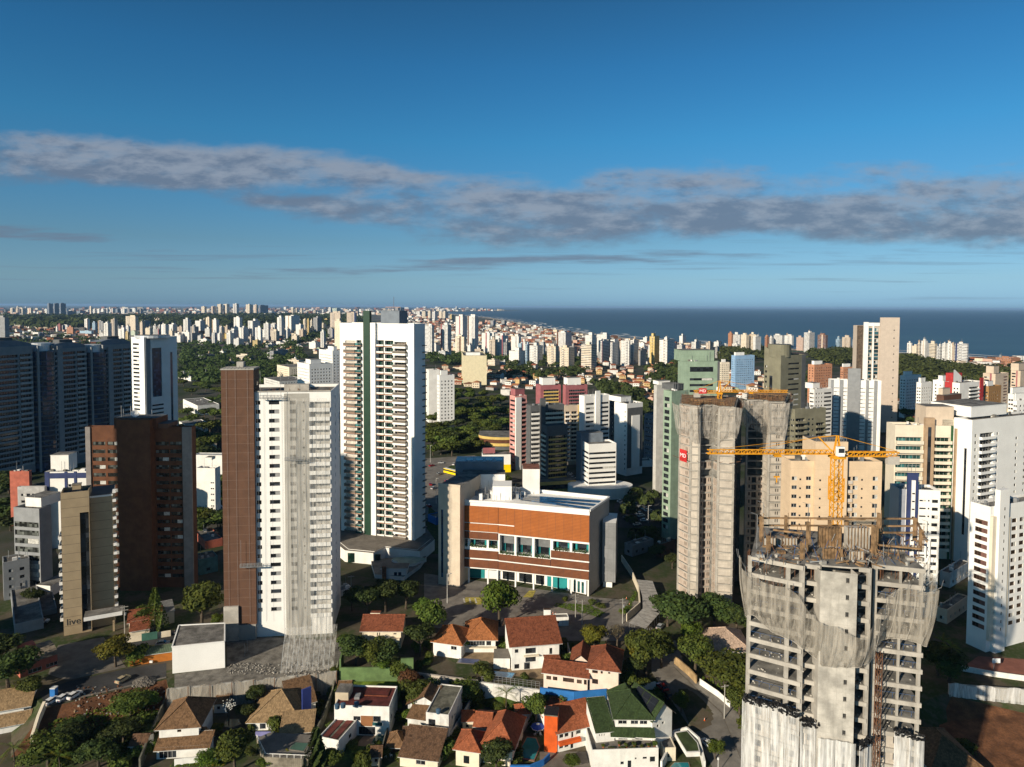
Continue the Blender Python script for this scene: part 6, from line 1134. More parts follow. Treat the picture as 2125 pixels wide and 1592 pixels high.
def far(where, ox, oy, sc, rows):
    for r in rows:
        x0, x1, yt, yb, c = r[:5]; st = r[5] if len(r) > 5 else None; split = r[6] if len(r) > 6 else .58
        FARB.append((where, ox + x0 / sc, ox + x1 / sc, oy + yt / sc, oy + yb / sc, c, st, split))
far('far skyline row above the forest on the far left', 0, 620, 7.083, [(148, 215, 142, 232, 'C'), (232, 275, 140, 235, 'B'), (275, 372, 140, 235, 'C'), (403, 487, 138, 238, 'C'), (540, 578, 195, 245, 'W'), (693, 780, 72, 255, 'S', 2, .3), (785, 868, 70, 258, 'S', 2, .2), (872, 968, 70, 260, 'S', 2, .2), (650, 690, 150, 250, 'W', 2, .9), (975, 1120, 182, 258, 'S', 0, .1), (1125, 1250, 178, 245, 'S', 2, .4), (1315, 1350, 112, 225, 'C'), (1365, 1420, 150, 220, 'W'), (1425, 1480, 150, 222, 'W'), (1487, 1540, 148, 225, 'W'), (1545, 1600, 148, 225, 'W'), (1615, 1690, 150, 220, 'W'), (1695, 1775, 150, 228, 'S', 0, .4), (1780, 1860, 150, 222, 'W'), (1865, 1940, 150, 218, 'S', 0, .5), (1945, 2020, 148, 215, 'W'), (2030, 2100, 148, 215, 'S', 0, .5)])
far('scattered blocks by the left highway', 0, 620, 7.083, [(820, 842, 410, 485, 'W', 2, .9), (845, 910, 378, 470, 'M', 3), (912, 1050, 392, 470, 'W', 1), (965, 1090, 420, 535, 'O', 2, .85), (1097, 1190, 342, 415, 'Y', 0, .75), (1240, 1320, 300, 470, 'W', 3), (1355, 1425, 352, 500, 'L', 2), (1427, 1520, 330, 510, 'G', 1, .9), (1140, 1365, 478, 545, 'L', 0, .9), (1560, 1600, 400, 490, 'N'), (1602, 1660, 378, 520, 'W'), (1662, 1700, 375, 550, 'W', 2), (1702, 1765, 400, 550, 'W', 2), (1768, 1840, 415, 550, 'W', 1), (1847, 2035, 260, 490, 'C', 2, .75), (1445, 1530, 510, 590, 'W', 1, .9), (1842, 1905, 490, 640, 'Y', 0), (1910, 2040, 480, 560, 'N', 3), (2060, 2125, 420, 560, 'W'), (560, 660, 515, 600, 'S', 0, .15), (-60, 135, 275, 640, 'G', 1, .65)])
far('far skyline pair rows above the forest, centre left', 280, 620, 7.083, [(975, 1055, 115, 240, 'C', 2), (1120, 1200, 112, 240, 'C', 2, .3), (1210, 1290, 82, 240, 'C', 2, .6), (1300, 1390, 80, 240, 'C', 2), (1440, 1530, 75, 245, 'W', 2), (1630, 1735, 85, 240, 'C', 2, .5), (1742, 1812, 90, 238, 'C', 2, .6), (1820, 1960, 97, 235, 'S', 2, .15)])
far('dense white cluster left of the green-striped tower', 280, 620, 7.083, [(285, 385, 285, 400, 'B', 2, .7), (95, 230, 330, 440, 'S', 0, .1), (85, 140, 430, 520, 'B'), (145, 200, 435, 525, 'C'), (205, 265, 428, 525, 'B'), (268, 330, 395, 540, 'W'), (333, 384, 395, 540, 'W'), (386, 428, 380, 630, 'W', 3, .8), (430, 490, 530, 640, 'W'), (492, 620, 378, 510, 'W', 0, .5), (622, 735, 415, 515, 'B'), (585, 690, 510, 640, 'W', 2), (692, 815, 490, 640, 'W', 3, .85), (737, 885, 400, 520, 'W', 1, .5), (818, 960, 505, 655, 'G', 0, .15), (885, 1035, 325, 510, 'W', 2, .5), (1000, 1040, 305, 430, 'C', 2), (1042, 1115, 278, 520, 'C', 3, .65), (1130, 1210, 412, 505, 'B'), (1215, 1300, 410, 505, 'B'), (1305, 1395, 408, 505, 'B'), (1130, 1200, 500, 685, 'W', 1), (1205, 1275, 510, 665, 'W', 2), (1277, 1360, 520, 625, 'Y', 0, .8), (1365, 1525, 463, 665, 'W', 1, .55), (1450, 1600, 592, 718, 'W', 1, .5), (1532, 1665, 425, 650, 'W', 0, .45), (1577, 1658, 372, 440, 'W', 3), (1660, 1840, 325, 645, 'W', 2, .42), (1767, 1855, 425, 705, 'W', 3, .9), (1730, 1850, 612, 728, 'Y', 1), (1890, 1985, 365, 625, 'W', 1, .75), (1985, 2090, 372, 490, 'W', 0, .8), (2000, 2125, 475, 645, 'C', 1, .6), (1920, 2080, 662, 716, 'W', 1), (965, 1120, 597, 672, 'W', 3), (1602, 1720, 652, 716, 'G', 1)])
far('low blocks on the wooded left slope', 280, 620, 7.083, [(930, 1230, 830, 890, 'G', 1, .3), (1245, 1340, 778, 850, 'W', 0), (1490, 1740, 835, 915, 'C', 1, .85), (1940, 2125, 795, 880, 'W', 1, .4), (1230, 1540, 955, 1010, 'G', 1, .3), (640, 780, 1090, 1180, 'W', 1), (990, 1090, 1130, 1200, 'Y', 0, .6), (720, 900, 1170, 1215, 'W', 3)])
far('cluster just left of the green-striped tower', 560, 620, 7.083, [(0, 100, 375, 520, 'W', 0, .7), (110, 222, 352, 480, 'W', 0, .9), (227, 440, 252, 458, 'W', 3, .4), (435, 490, 295, 390, 'W'), (490, 540, 300, 550, 'C'), (545, 590, 310, 545, 'Y'), (592, 640, 320, 520, 'C'), (380, 500, 382, 585, 'W', 0, .6), (642, 690, 310, 490, 'C'), (685, 750, 287, 430, 'W', 1), (722, 830, 366, 475, 'C'), (790, 880, 300, 395, 'Y'), (885, 1050, 205, 480, 'B', 0, .9), (1130, 1280, 205, 400, 'B', 0, .85), (950, 1070, 325, 745, 'C', 3, .75), (1072, 1200, 372, 700, 'W', 1, .3)])
far('far skyline behind the green-striped tower', 560, 620, 7.083, [(310, 362, 135, 235, 'C', 2), (370, 412, 140, 235, 'C', 2), (445, 487, 145, 235, 'C', 2), (640, 692, 165, 225, 'B', 2), (765, 802, 160, 228, 'W', 2), (860, 915, 130, 225, 'W', 2), (917, 1030, 140, 205, 'N', 2), (1260, 1312, 185, 245, 'P', 2), (1800, 1842, 155, 225, 'W', 2), (1845, 1975, 130, 245, 'G', 2, .3)])
far('low buildings below the white cluster', 560, 620, 7.083, [(135, 460, 662, 715, 'W', 3, .9), (575, 740, 640, 740, 'W', 3), (0, 270, 765, 890, 'G', 1, .2), (250, 500, 905, 1015, 'C', 0, .7), (95, 405, 1035, 1105, 'W', 3)])
far('coastal row near the bay', 850, 620, 7.083, [(105, 178, 185, 268, 'W', 2), (182, 266, 185, 285, 'C', 2), (270, 328, 182, 305, 'C', 2), (332, 412, 190, 310, 'W', 2), (432, 480, 185, 305, 'C', 2, .8), (484, 566, 190, 310, 'C', 2, .5), (590, 655, 235, 325, 'Y', 2, .5), (1190, 1270, 320, 395, 'G'), (1350, 1425, 322, 400, 'G'), (675, 710, 115, 150, 'W'), (830, 890, 130, 155, 'W')])
far('tower group right of the green-striped tower', 850, 620, 7.083, [(225, 362, 390, 810, 'W', 1, .75), (457, 615, 385, 800, 'W', 1, .65), (677, 845, 260, 620, 'W', 0, .62), (850, 1010, 260, 765, 'W', 0, .68), (670, 835, 560, 825, 'C', 0, .78), (1060, 1215, 505, 785, 'W', 0, .75), (1260, 1450, 545, 840, 'W', 0, .58), (1495, 1640, 555, 780, 'W', 3, .75), (1463, 1700, 770, 990, 'W', 3, .6), (1660, 1730, 628, 790, 'W', 2), (1710, 1762, 670, 990, 'L', 0, .4), (1764, 1960, 690, 1005, 'W', 0, .58), (1147, 1325, 900, 985, 'C', 0, .6)])
far('row of towers before the sea, centre', 1130, 640, 7.083, [(175, 400, 355, 600, 'W', 1, .6), (40, 212, 560, 860, 'C', 0, .72), (225, 440, 580, 925, 'C', 0, .6), (540, 770, 535, 920, 'C', 1, .65), (597, 765, 395, 720, 'W', 0, .6), (770, 962, 385, 700, 'W', 0, .75), (835, 985, 480, 810, 'W', 1, .1), (968, 1120, 500, 840, 'W', 0, .2), (1122, 1262, 475, 835, 'W', 0, .9), (1264, 1385, 470, 820, 'W', 0, .4), (1387, 1480, 508, 640, 'W', 3, .8), (1388, 1525, 622, 842, 'G', 0, .15), (1450, 1542, 428, 530, 'W', 3), (1546, 1690, 410, 815, 'Y', 0, .5), (1692, 1915, 465, 825, 'W', 0, .5), (1912, 1982, 612, 800, 'G', 0, .2), (1982, 2080, 405, 560, 'W', 3, .5)])
far('seafront row behind the olive tower', 1480, 640, 6.64, [(10, 120, 460, 590, 'W', 0), (122, 205, 495, 580, 'W', 0), (207, 258, 342, 560, 'O', 3, .9), (260, 380, 362, 565, 'W', 1, .9), (262, 378, 492, 595, 'W', 0), (382, 500, 365, 635, 'C', 0, .65), (502, 600, 358, 635, 'C', 0, .8), (552, 660, 392, 648, 'W', 0, .3), (712, 768, 390, 560, 'O', 3), (770, 832, 400, 560, 'W', 1), (834, 980, 372, 560, 'W', 1, .8), (982, 1110, 375, 540, 'W', 0, .8), (1147, 1247, 402, 590, 'P', 0, .9), (1252, 1400, 335, 605, 'W', 1, .5), (1440, 1580, 370, 612, 'R', 1, .8), (1690, 1775, 425, 595, 'L', 1), (1777, 1900, 400, 600, 'B', 2, .85), (1912, 1985, 432, 625, 'S', 1, .3)])
far('cream row on the dune right of the tall sea tower', 1820, 660, 6.633, [(415, 482, 345, 560, 'W', 3, .8), (484, 550, 385, 565, 'C', 3, .9), (552, 612, 350, 565, 'C', 1), (610, 700, 315, 590, 'W', 3, .62), (702, 832, 355, 605, 'C', 1, .75), (822, 920, 388, 620, 'W', 1, .5), (900, 962, 350, 625, 'W', 0), (964, 1040, 350, 630, 'W', 2, .9), (1042, 1070, 380, 640, 'B', 3), (1072, 1256, 355, 655, 'W', 1, .92), (1633, 1860, 552, 660, 'O', 0, .95), (960, 1100, 640, 700, 'Y', 0, .8), (1440, 1600, 602, 645, 'W', 3), (1105, 1185, 660, 720, 'Y', 3, .8)])
q_ = random.Random(77)
for x_ in range(895, 1490, 15): w_, yb_ = q_.uniform(11, 20), 722 + (x_ - 895) / 600 * 10 + q_.uniform(0, 24); h_ = q_.uniform(10, yb_ - 704); FARB.append(('infill towers between the town and the bay', x_, x_ + w_, yb_ - h_, yb_, q_.choice('WWWWCBGL'), None, q_.uniform(.45, .75)))
for x_ in range(215, 700, 15): w_, h_, yb_ = q_.uniform(9, 18), q_.uniform(14, 40), q_.uniform(694, 722); FARB.append(('infill towers among the dense white cluster', x_, x_ + w_, yb_ - h_, yb_, q_.choice('WWWWCBG'), None, q_.uniform(.45, .75)))
cnt = {}
FARB.sort(key=lambda r: r[1])
tot = {}
for r in FARB: tot[(r[0], r[5])] = tot.get((r[0], r[5]), 0) + 1
def farbox(x0, x1, yt, yb, split, th=56):
    D = 110 * FPX / (yb - (HYP + (x0 - CXP) * tan(ROLL))); xc = x0 + (x1 - x0) * split; C = at(xc, yt, D); H = C.z; C.z = 0; a = radians(th); u, w = Vector((cos(a), sin(a), 0)), Vector((-sin(a), cos(a), 0))
    def reach(px, dv): d = ray(px, yt); t = d.x / d.y; q = dv.x - t * dv.y; return (t * C.y - C.x) / q if abs(q) > .05 else 30
    px = D / FPX; W_, L_ = reach(x1, u), reach(x0, w); cap = max(14, (x1 - x0) * px * 1.6)
    W_ = min(cap, W_) if W_ > 0 else cap * .6; L_ = min(cap, L_) if L_ > 0 else cap * .6
    return C, H, u, w, max(4, W_), max(4, L_)
for (where, x0, x1, yt, yb, c, st, split) in FARB:
    th = 56 if x1 < 1500 else (31 if x1 < 1850 else 24); C, H, u, w, W_, L_ = farbox(x0, x1, yt, yb, split, th); fm = FAC[R.choice((0, 0, 1, 2, 3)) if st is None else st]; mb = MB()
    mb.prism([(0, 0), u * W_, u * W_ + w * L_, w * L_], 0, H, fm, ROOFM)
    k = R.uniform(.3, .5); o = u * (W_ * R.uniform(.1, .4)) + w * (L_ * R.uniform(.1, .4)); hh = R.uniform(2.5, 6) * (1 if H > 25 else .5); mb.prism([o, o + u * W_ * k, o + u * W_ * k + w * L_ * k, o + w * L_ * k], H, H + hh, FAC[3], ROOFM)
    if R.random() < .7: q = u * (W_ * R.uniform(.5, .75)) + w * (L_ * R.uniform(.5, .75)); mb.prism([q, q + u * 2.5, q + u * 2.5 + w * 3, q + w * 3], H, H + R.uniform(2, 7), R.choice((WHITE, MIDGREY, TAN))); mb.bar(q + Vector((0, 0, H)), q + Vector((0, 0, H + 9)), .35, STEEL)
    if H > 25 and R.random() < .5: t = R.choice((0, .36, .8)); q = w * (L_ * t) - u * .5; mb.prism([q, q + u * .48, q + u * .48 + w * L_ * .14, q + w * L_ * .14], 0, H + 1, R.choice((MAUVE, NAVY, TAN, MIDGREY, RBROWN, LBEIGE, MIDGREY)))
    if H > 30 and R.random() < .6:                                   # projecting balcony stack or stair strip
        t = R.uniform(.15, .6); q = w * (L_ * t) - u * .9; mb.prism([q, q + u * .88, q + u * .88 + w * L_ * .22, q + w * L_ * .22], 2, H - R.uniform(0, 3), FAC[1])
    nm, rgb = CN[c]; i = cnt[(where, c)] = cnt.get((where, c), 0) + 1; n_ = tot[(where, c)]
    kind = 'tower' if H > 34 else 'block'; which = 'only' if n_ == 1 else ('leftmost' if i == 1 else ('rightmost' if i == n_ else ORD[i - 1]))
    lab = f'{which} {nm} {kind}, {where}' if n_ == 1 else (f'{which} {nm} building, {where}' if which in ('leftmost', 'rightmost') else f'{which} {nm} building from left, {where}')
    o = mb.build('apartment_tower' if H > 34 else 'apartment_block', loc=C); v = R.uniform(.9, 1.06); o.color = (*(min(.85, x * v) for x in rgb), 1); tag(o, lab, 'building', where)

# red-roofed houses on the slope: copies of a few small house models
TILE_F = [tiles('far_tiles_red', (.30, .105, .055), .4, .3, .5), tiles('far_tiles_orange', (.40, .17, .08), .4, .2, .5), tiles('far_tiles_brown', (.20, .10, .06), .4, .4, .5)]
HW = [mat('house_white', (.74, .72, .68), .85, .1, .3, streak=.2), mat('house_cream', (.66, .56, .42), .85, .1, .3, streak=.2), mat('house_ochre', (.60, .42, .2), .85, .1), mat('house_pink', (.56, .36, .28), .85, .1), mat('house_grey', (.38, .36, .34), .9, .15), mat('house_green', (.42, .52, .38), .85, .1)]
HC = []
for i in range(18):
    rr = random.Random(i); w, d, h = rr.uniform(7, 13), rr.uniform(7, 12), rr.choice((3.2, 3.4, 6.2, 6.4)); wm = HW[(0, 0, 1, 0, 2, 3, 1, 0, 4, 5)[i % 10]]; mb = MB(); hs = [(w * t, w * t + 1.3, z + 1, z + 2.2, .15) for t in (.15, .45, .72) for z in range(0, int(h) - 2, 3)]
    facade(mb, (0, 0, 0), Vector((1, 0, 0)), w, h, hs, wm); mb.prism([(w, 0), (w, d), (0, d), (0, 0)], 0, h, wm, wm, False, False); [mb.quad((x0, .14, z0), (x1, .14, z0), (x1, .14, z1), (x0, .14, z1), DARKGLASS) for x0, x1, z0, z1, _ in hs]
    rf = MB(); tm = TILE_F[i % 3]; o = .5; r = 1.9 + rr.uniform(0, .8)
    if i % 6 == 5: rf.box(-.1, w + .1, -.1, d + .1, h, h + .35, ROOFM, ROOFM); rf.box(w * .6, w * .85, d * .5, d * .8, h + .351, h + 2.2, wm)
    elif i % 2: rf.quad((-o, -o, h), (w + o, -o, h), (w + o, d / 2, h + r), (-o, d / 2, h + r), tm); rf.quad((w + o, d + o, h), (-o, d + o, h), (-o, d / 2, h + r), (w + o, d / 2, h + r), tm); rf.poly([(w, 0, h), (w, d, h), (w, d / 2, h + r - .1)], wm); rf.poly([(0, d, h), (0, 0, h), (0, d / 2, h + r - .1)], wm)
    else: q = min(w, d) / 2; A, B = (q, d / 2, h + r), (w - q + .01, d / 2, h + r); rf.quad((-o, -o, h), (w + o, -o, h), B, A, tm); rf.quad((w + o, d + o, h), (-o, d + o, h), A, B, tm); rf.poly([(w + o, -o, h), (w + o, d + o, h), B], tm); rf.poly([(-o, d + o, h), (-o, -o, h), A], tm)
    HC.append((mb.mesh('house'), rf.mesh('roof')))
def inpoly(x, y, P):
    c = False
    for i in range(len(P)):
        (x0, y0), (x1, y1) = P[i], P[i - 1]
        if (y0 > y) != (y1 > y) and x < (x1 - x0) * (y - y0) / (y1 - y0) + x0: c = not c
    return c
def scatter(P, n, rr, gap=0):
    xs, ys = [p[0] for p in P], [p[1] for p in P]; out = []; t = 0
    while len(out) < n and t < n * 60:
        t += 1; x, y = rr.uniform(min(xs), max(xs)), rr.uniform(min(ys), max(ys))
        if inpoly(x, y, P) and (not gap or all((x - a) ** 2 / gap ** 2 + (y - b_) ** 2 / (gap * .5) ** 2 > 1 for a, b_ in out)): out.append((x, y))
    return out
rr = random.Random(4)
for where, P, n_, gap in (('red roofed houses on the central slope', [(885, 768), (1060, 752), (1130, 772), (1215, 762), (1240, 748), (1410, 752), (1410, 822), (1340, 835), (1250, 800), (1130, 800), (1060, 822), (960, 802), (885, 800)], 205, 9), ('red roofed houses behind the sage green tower', [(1498, 772), (1590, 770), (1590, 800), (1570, 830), (1498, 825)], 34, 10), ('low houses among the white blocks on the right', [(1872, 836), (1935, 824), (1960, 850), (1930, 882), (1872, 886)], 14, 12), ('small houses below the left tower cluster', [(640, 700), (705, 690), (705, 730), (560, 745), (540, 735)], 26, 10)):
    for (x, y) in scatter(P, n_, rr, gap):
        hm, rm = rr.choice(HC); h = inst('house', hm, None, gp(x, y), rr.uniform(-.7, .25) + rr.choice((0, 0, 1.57)), rr.uniform(.85, 1.15)); inst('roof', rm, h)
        tag(h, {'red': 'small tiled house among the', 'low': 'small house, one of the', 'sma': 'small house, one of the'}[where[:3]] + ' ' + where, 'house', where)
# the carpet of town too dense to count
def carpet(name, label, polys, size):
    mb = MB(); ms = [HW[0], HW[1], HW[0], HW[4], TILE_F[0], TILE_F[2], HW[3], ROOFM]; rr = random.Random(9)
    for P, n_ in polys:
        for (x, y) in scatter(P, n_, rr):
            p = gp(x, y); s = size * rr.uniform(.6, 1.5) * max(1, p.y / 3500); a = rr.uniform(0, 1.5); e = Vector((cos(a), sin(a), 0)); mb.obox(p, e, s, s * rr.uniform(.6, 1.2), 0, s * rr.uniform(.3, .75), rr.choice(ms), rr.choice((TILE_F[0], TILE_F[2], ROOFM, TILE_F[1], HW[0])), False)
    tag(mb.build(name), label, None, kind='stuff')
carpet('distant_town', 'carpet of tiny houses between the towers and the bay', [([(890, 690), (960, 668), (1045, 668), (1200, 695), (1330, 712), (1500, 722), (1500, 735), (1300, 735), (1130, 730), (1000, 728), (890, 728)], 1500), ([(820, 650), (900, 652), (935, 662), (960, 690), (890, 700), (820, 690)], 420), ([(0, 640), (820, 642), (900, 644), (900, 650), (760, 656), (0, 655)], 900), ([(0, 672), (150, 684), (380, 690), (560, 690), (700, 690), (700, 715), (540, 716), (400, 712), (260, 712), (140, 716), (0, 705)], 520), ([(1960, 748), (2125, 750), (2125, 775), (1990, 765)], 70), ([(840, 641), (1000, 643), (1050, 645), (1000, 646), (900, 647)], 90)], 14)

# woods read as masses: one object each
def wood(name, label, items, m, seed=1):
    mb = MB(); rr = random.Random(seed)
    for P, n_, r, hh, k in items:
        for (x, y) in scatter(P, n_, rr):
            p = gp(x, y); s = rr.uniform(.7, 1.3) * r; c = p + Vector((0, 0, hh * rr.uniform(.5, 1.0)))
            for _ in range(k):
                v = Vector((rr.gauss(0, 1), rr.gauss(0, 1), abs(rr.gauss(0, 1)) * .9 - .1)).normalized(); leaf(mb, c + Vector((v.x * s, v.y * s, v.z * s * .75)), (v + Vector((rr.uniform(-1, 1), rr.uniform(-1, 1), rr.uniform(-1, 1))) * .5).normalized(), s * rr.uniform(.22, .42), m, rr)
    tag(mb.build(name), label, None, kind='stuff')
wood('forest_belt', 'dark belt of forest below the far left skyline', [([(10, 660), (140, 662), (560, 656), (720, 658), (760, 668), (700, 676), (560, 684), (400, 680), (280, 676), (150, 684), (60, 682), (10, 672)], 2200, 34, 12, 16)], LEAFD, 2)
wood('wooded_slope', 'dark green wood on the slope left of the striped tower', [([(370, 716), (440, 708), (520, 712), (620, 724), (640, 740), (600, 775), (540, 800), (460, 800), (372, 790)], 420, 8, 6, 34), ([(600, 705), (640, 690), (700, 686), (705, 700), (640, 712), (590, 730)], 130, 9, 10, 30), ([(20, 690), (80, 690), (200, 705), (300, 712), (300, 722), (100, 716), (20, 712)], 110, 10, 5, 24), ([(884, 740), (1000, 742), (1060, 748), (1000, 760), (884, 755)], 90, 8, 6, 30)], LEAFD, 3)
wood('dune_wood', 'low green wood covering the dunes by the sea', [([(1868, 742), (1900, 746), (1960, 760), (2050, 775), (2060, 792), (1990, 815), (1930, 812), (1868, 782)], 520, 9, 7, 26), ([(1490, 730), (1560, 724), (1596, 730), (1596, 748), (1500, 752)], 170, 9, 9, 26), ([(1680, 734), (1782, 728), (1782, 752), (1740, 762), (1680, 752)], 190, 9, 9, 26), ([(2040, 770), (2125, 760), (2125, 790), (2050, 800)], 80, 8, 6, 24)], leafmat('dune_foliage', (.05, .066, .02)), 5)
wood('hedge_wood', 'dark trees filling gaps between the central houses', [([(1050, 755), (1110, 742), (1190, 752), (1230, 742), (1240, 762), (1200, 785), (1130, 790), (1060, 782)], 110, 7, 6, 46), ([(1345, 765), (1412, 755), (1412, 812), (1360, 815)], 40, 8, 7, 60), ([(1225, 790), (1330, 815), (1345, 850), (1320, 900), (1250, 830)], 70, 7, 6, 60), ([(1290, 1040), (1400, 1020), (1400, 1100), (1330, 1130), (1290, 1080)], 14, 4, 3, 90), ([(1640, 780), (1680, 775), (1690, 800), (1650, 810)], 12, 6, 6, 60)], LEAFD, 6)
# single trees of the middle distance
rr = random.Random(12)
G1 = 'trees of the central wooded patch'
for (x, y) in scatter([(890, 812), (960, 808), (1048, 820), (1056, 880), (1000, 925), (888, 945)], 78, rr, 13): tree(rr.choice(('mid', 'mid', 'middeep')), gp(x, y + 12), rr.uniform(6, 9.5), rr.uniform(9, 15), 'leafy tree standing in the dense central wooded patch', G1)
for (x, y) in scatter([(1870, 830), (1935, 812), (1960, 850), (1930, 905), (1872, 900)], 16, rr, 16): tree(rr.choice(('mid', 'middeep')), gp(x, y + 8), rr.uniform(6, 9), rr.uniform(9, 13), 'dark tree in the shaded hollow right of the tall sea tower', 'trees in the hollow on the right')
for (x, y) in scatter([(400, 1020), (470, 1005), (470, 1095), (405, 1110)], 12, rr, 16): tree(rr.choice(('mid', 'mid', 'middeep')), gp(x, y + 12), rr.uniform(5, 8), rr.uniform(8, 12), 'tree between the red brick tower and the brown tiled wing', 'trees between the two brown towers')
for (x, y) in scatter([(380, 790), (560, 770), (700, 780), (640, 850), (400, 960), (380, 900)], 95, rr, 14): tree(rr.choice(('mid', 'mid', 'middeep')), gp(x, y + 8), rr.uniform(6, 10), rr.uniform(8, 13), 'roadside tree behind the brown and white tower', 'trees behind the brown and white tower')
for (x, y) in scatter([(-5, 985), (22, 985), (24, 1100), (-5, 1100)], 9, rr, 12): tree('middeep', gp(x, y + 12), rr.uniform(5, 7), rr.uniform(8, 11), 'dark tree at the left edge beside the coral red block', 'dark trees at the left edge')
for (x, y) in scatter([(990, 985), (1060, 1000), (1060, 1010), (990, 1000)], 6, rr, 14): tree('mid', gp(x, y + 5), 3.6, 6, 'tree behind the louvred building\'s roof', 'trees behind the louvred building')

# ------------------------------------------------------------------ the houses of the foreground
T_ORG = tiles('orange_clay_tiles', (.36, .135, .05), .45, .35); T_RED = tiles('red_clay_tiles', (.225, .072, .036), .5, .6); T_TER = tiles('terracotta_tiles', (.32, .10, .045), .5, .2); T_TAN = tiles('tan_clay_tiles', (.32, .215, .115), .55, .45, .3); T_BRN = tiles('brown_clay_tiles', (.20, .115, .06), .55, .65, .3); T_OLD = tiles('old_dark_tiles', (.15, .085, .05), .55, .75, .3); T_GRN = tiles('dark_green_tiles', (.038, .062, .022), .6, .3, .36); T_PNK = tiles('pale_pink_tiles', (.46, .34, .26), .25, .3)
HWH = mat('house_white_wall', (.78, .77, .73), .85, .08, .4, streak=.3, dirt=(.4, .39, .36)); HWD = mat('weathered_white_wall', (.66, .65, .62), .9, .15, .4, streak=.75, dirt=(.2, .2, .19)); HCR = mat('house_cream_wall', (.76, .67, .52), .85, .07, .4, streak=.25); HPK = mat('house_pinkish_wall', (.74, .60, .50), .85, .07, .4, streak=.2); ORNG = mat('orange_wall', (.62, .10, .015), .75, .12, .5, streak=.25); BLUEW = mat('blue_wall', (.025, .16, .46), .75, .1, .4, streak=.15); GREENW = mat('green_wall', (.125, .20, .075), .9, .18, .4, streak=.6, dirt=(.09, .16, .06)); STONEW = lined('rough_stone', (.26, .23, .18), (.12, .105, .08), .5, .35, .05, .05, var=.4); MAROON = mat('maroon_roof', (.12, .028, .022), .8, .3, .5); DARKW = mat('dark_wood', (.07, .04, .025), .8, .3, 1.0); MOSS = mat('mossy_concrete', (.16, .155, .12), .95, .35, .5, streak=.5)
POOLW = mat('pool_water', (.03, .22, .26), .08, .15, .3, spec=.5); POOLB = mat('pool_blue', (.10, .30, .52), .15, .2, .3, spec=.5); POOLG = mat('green_pool', (.03, .10, .075), .1, .2, .3, spec=.5)
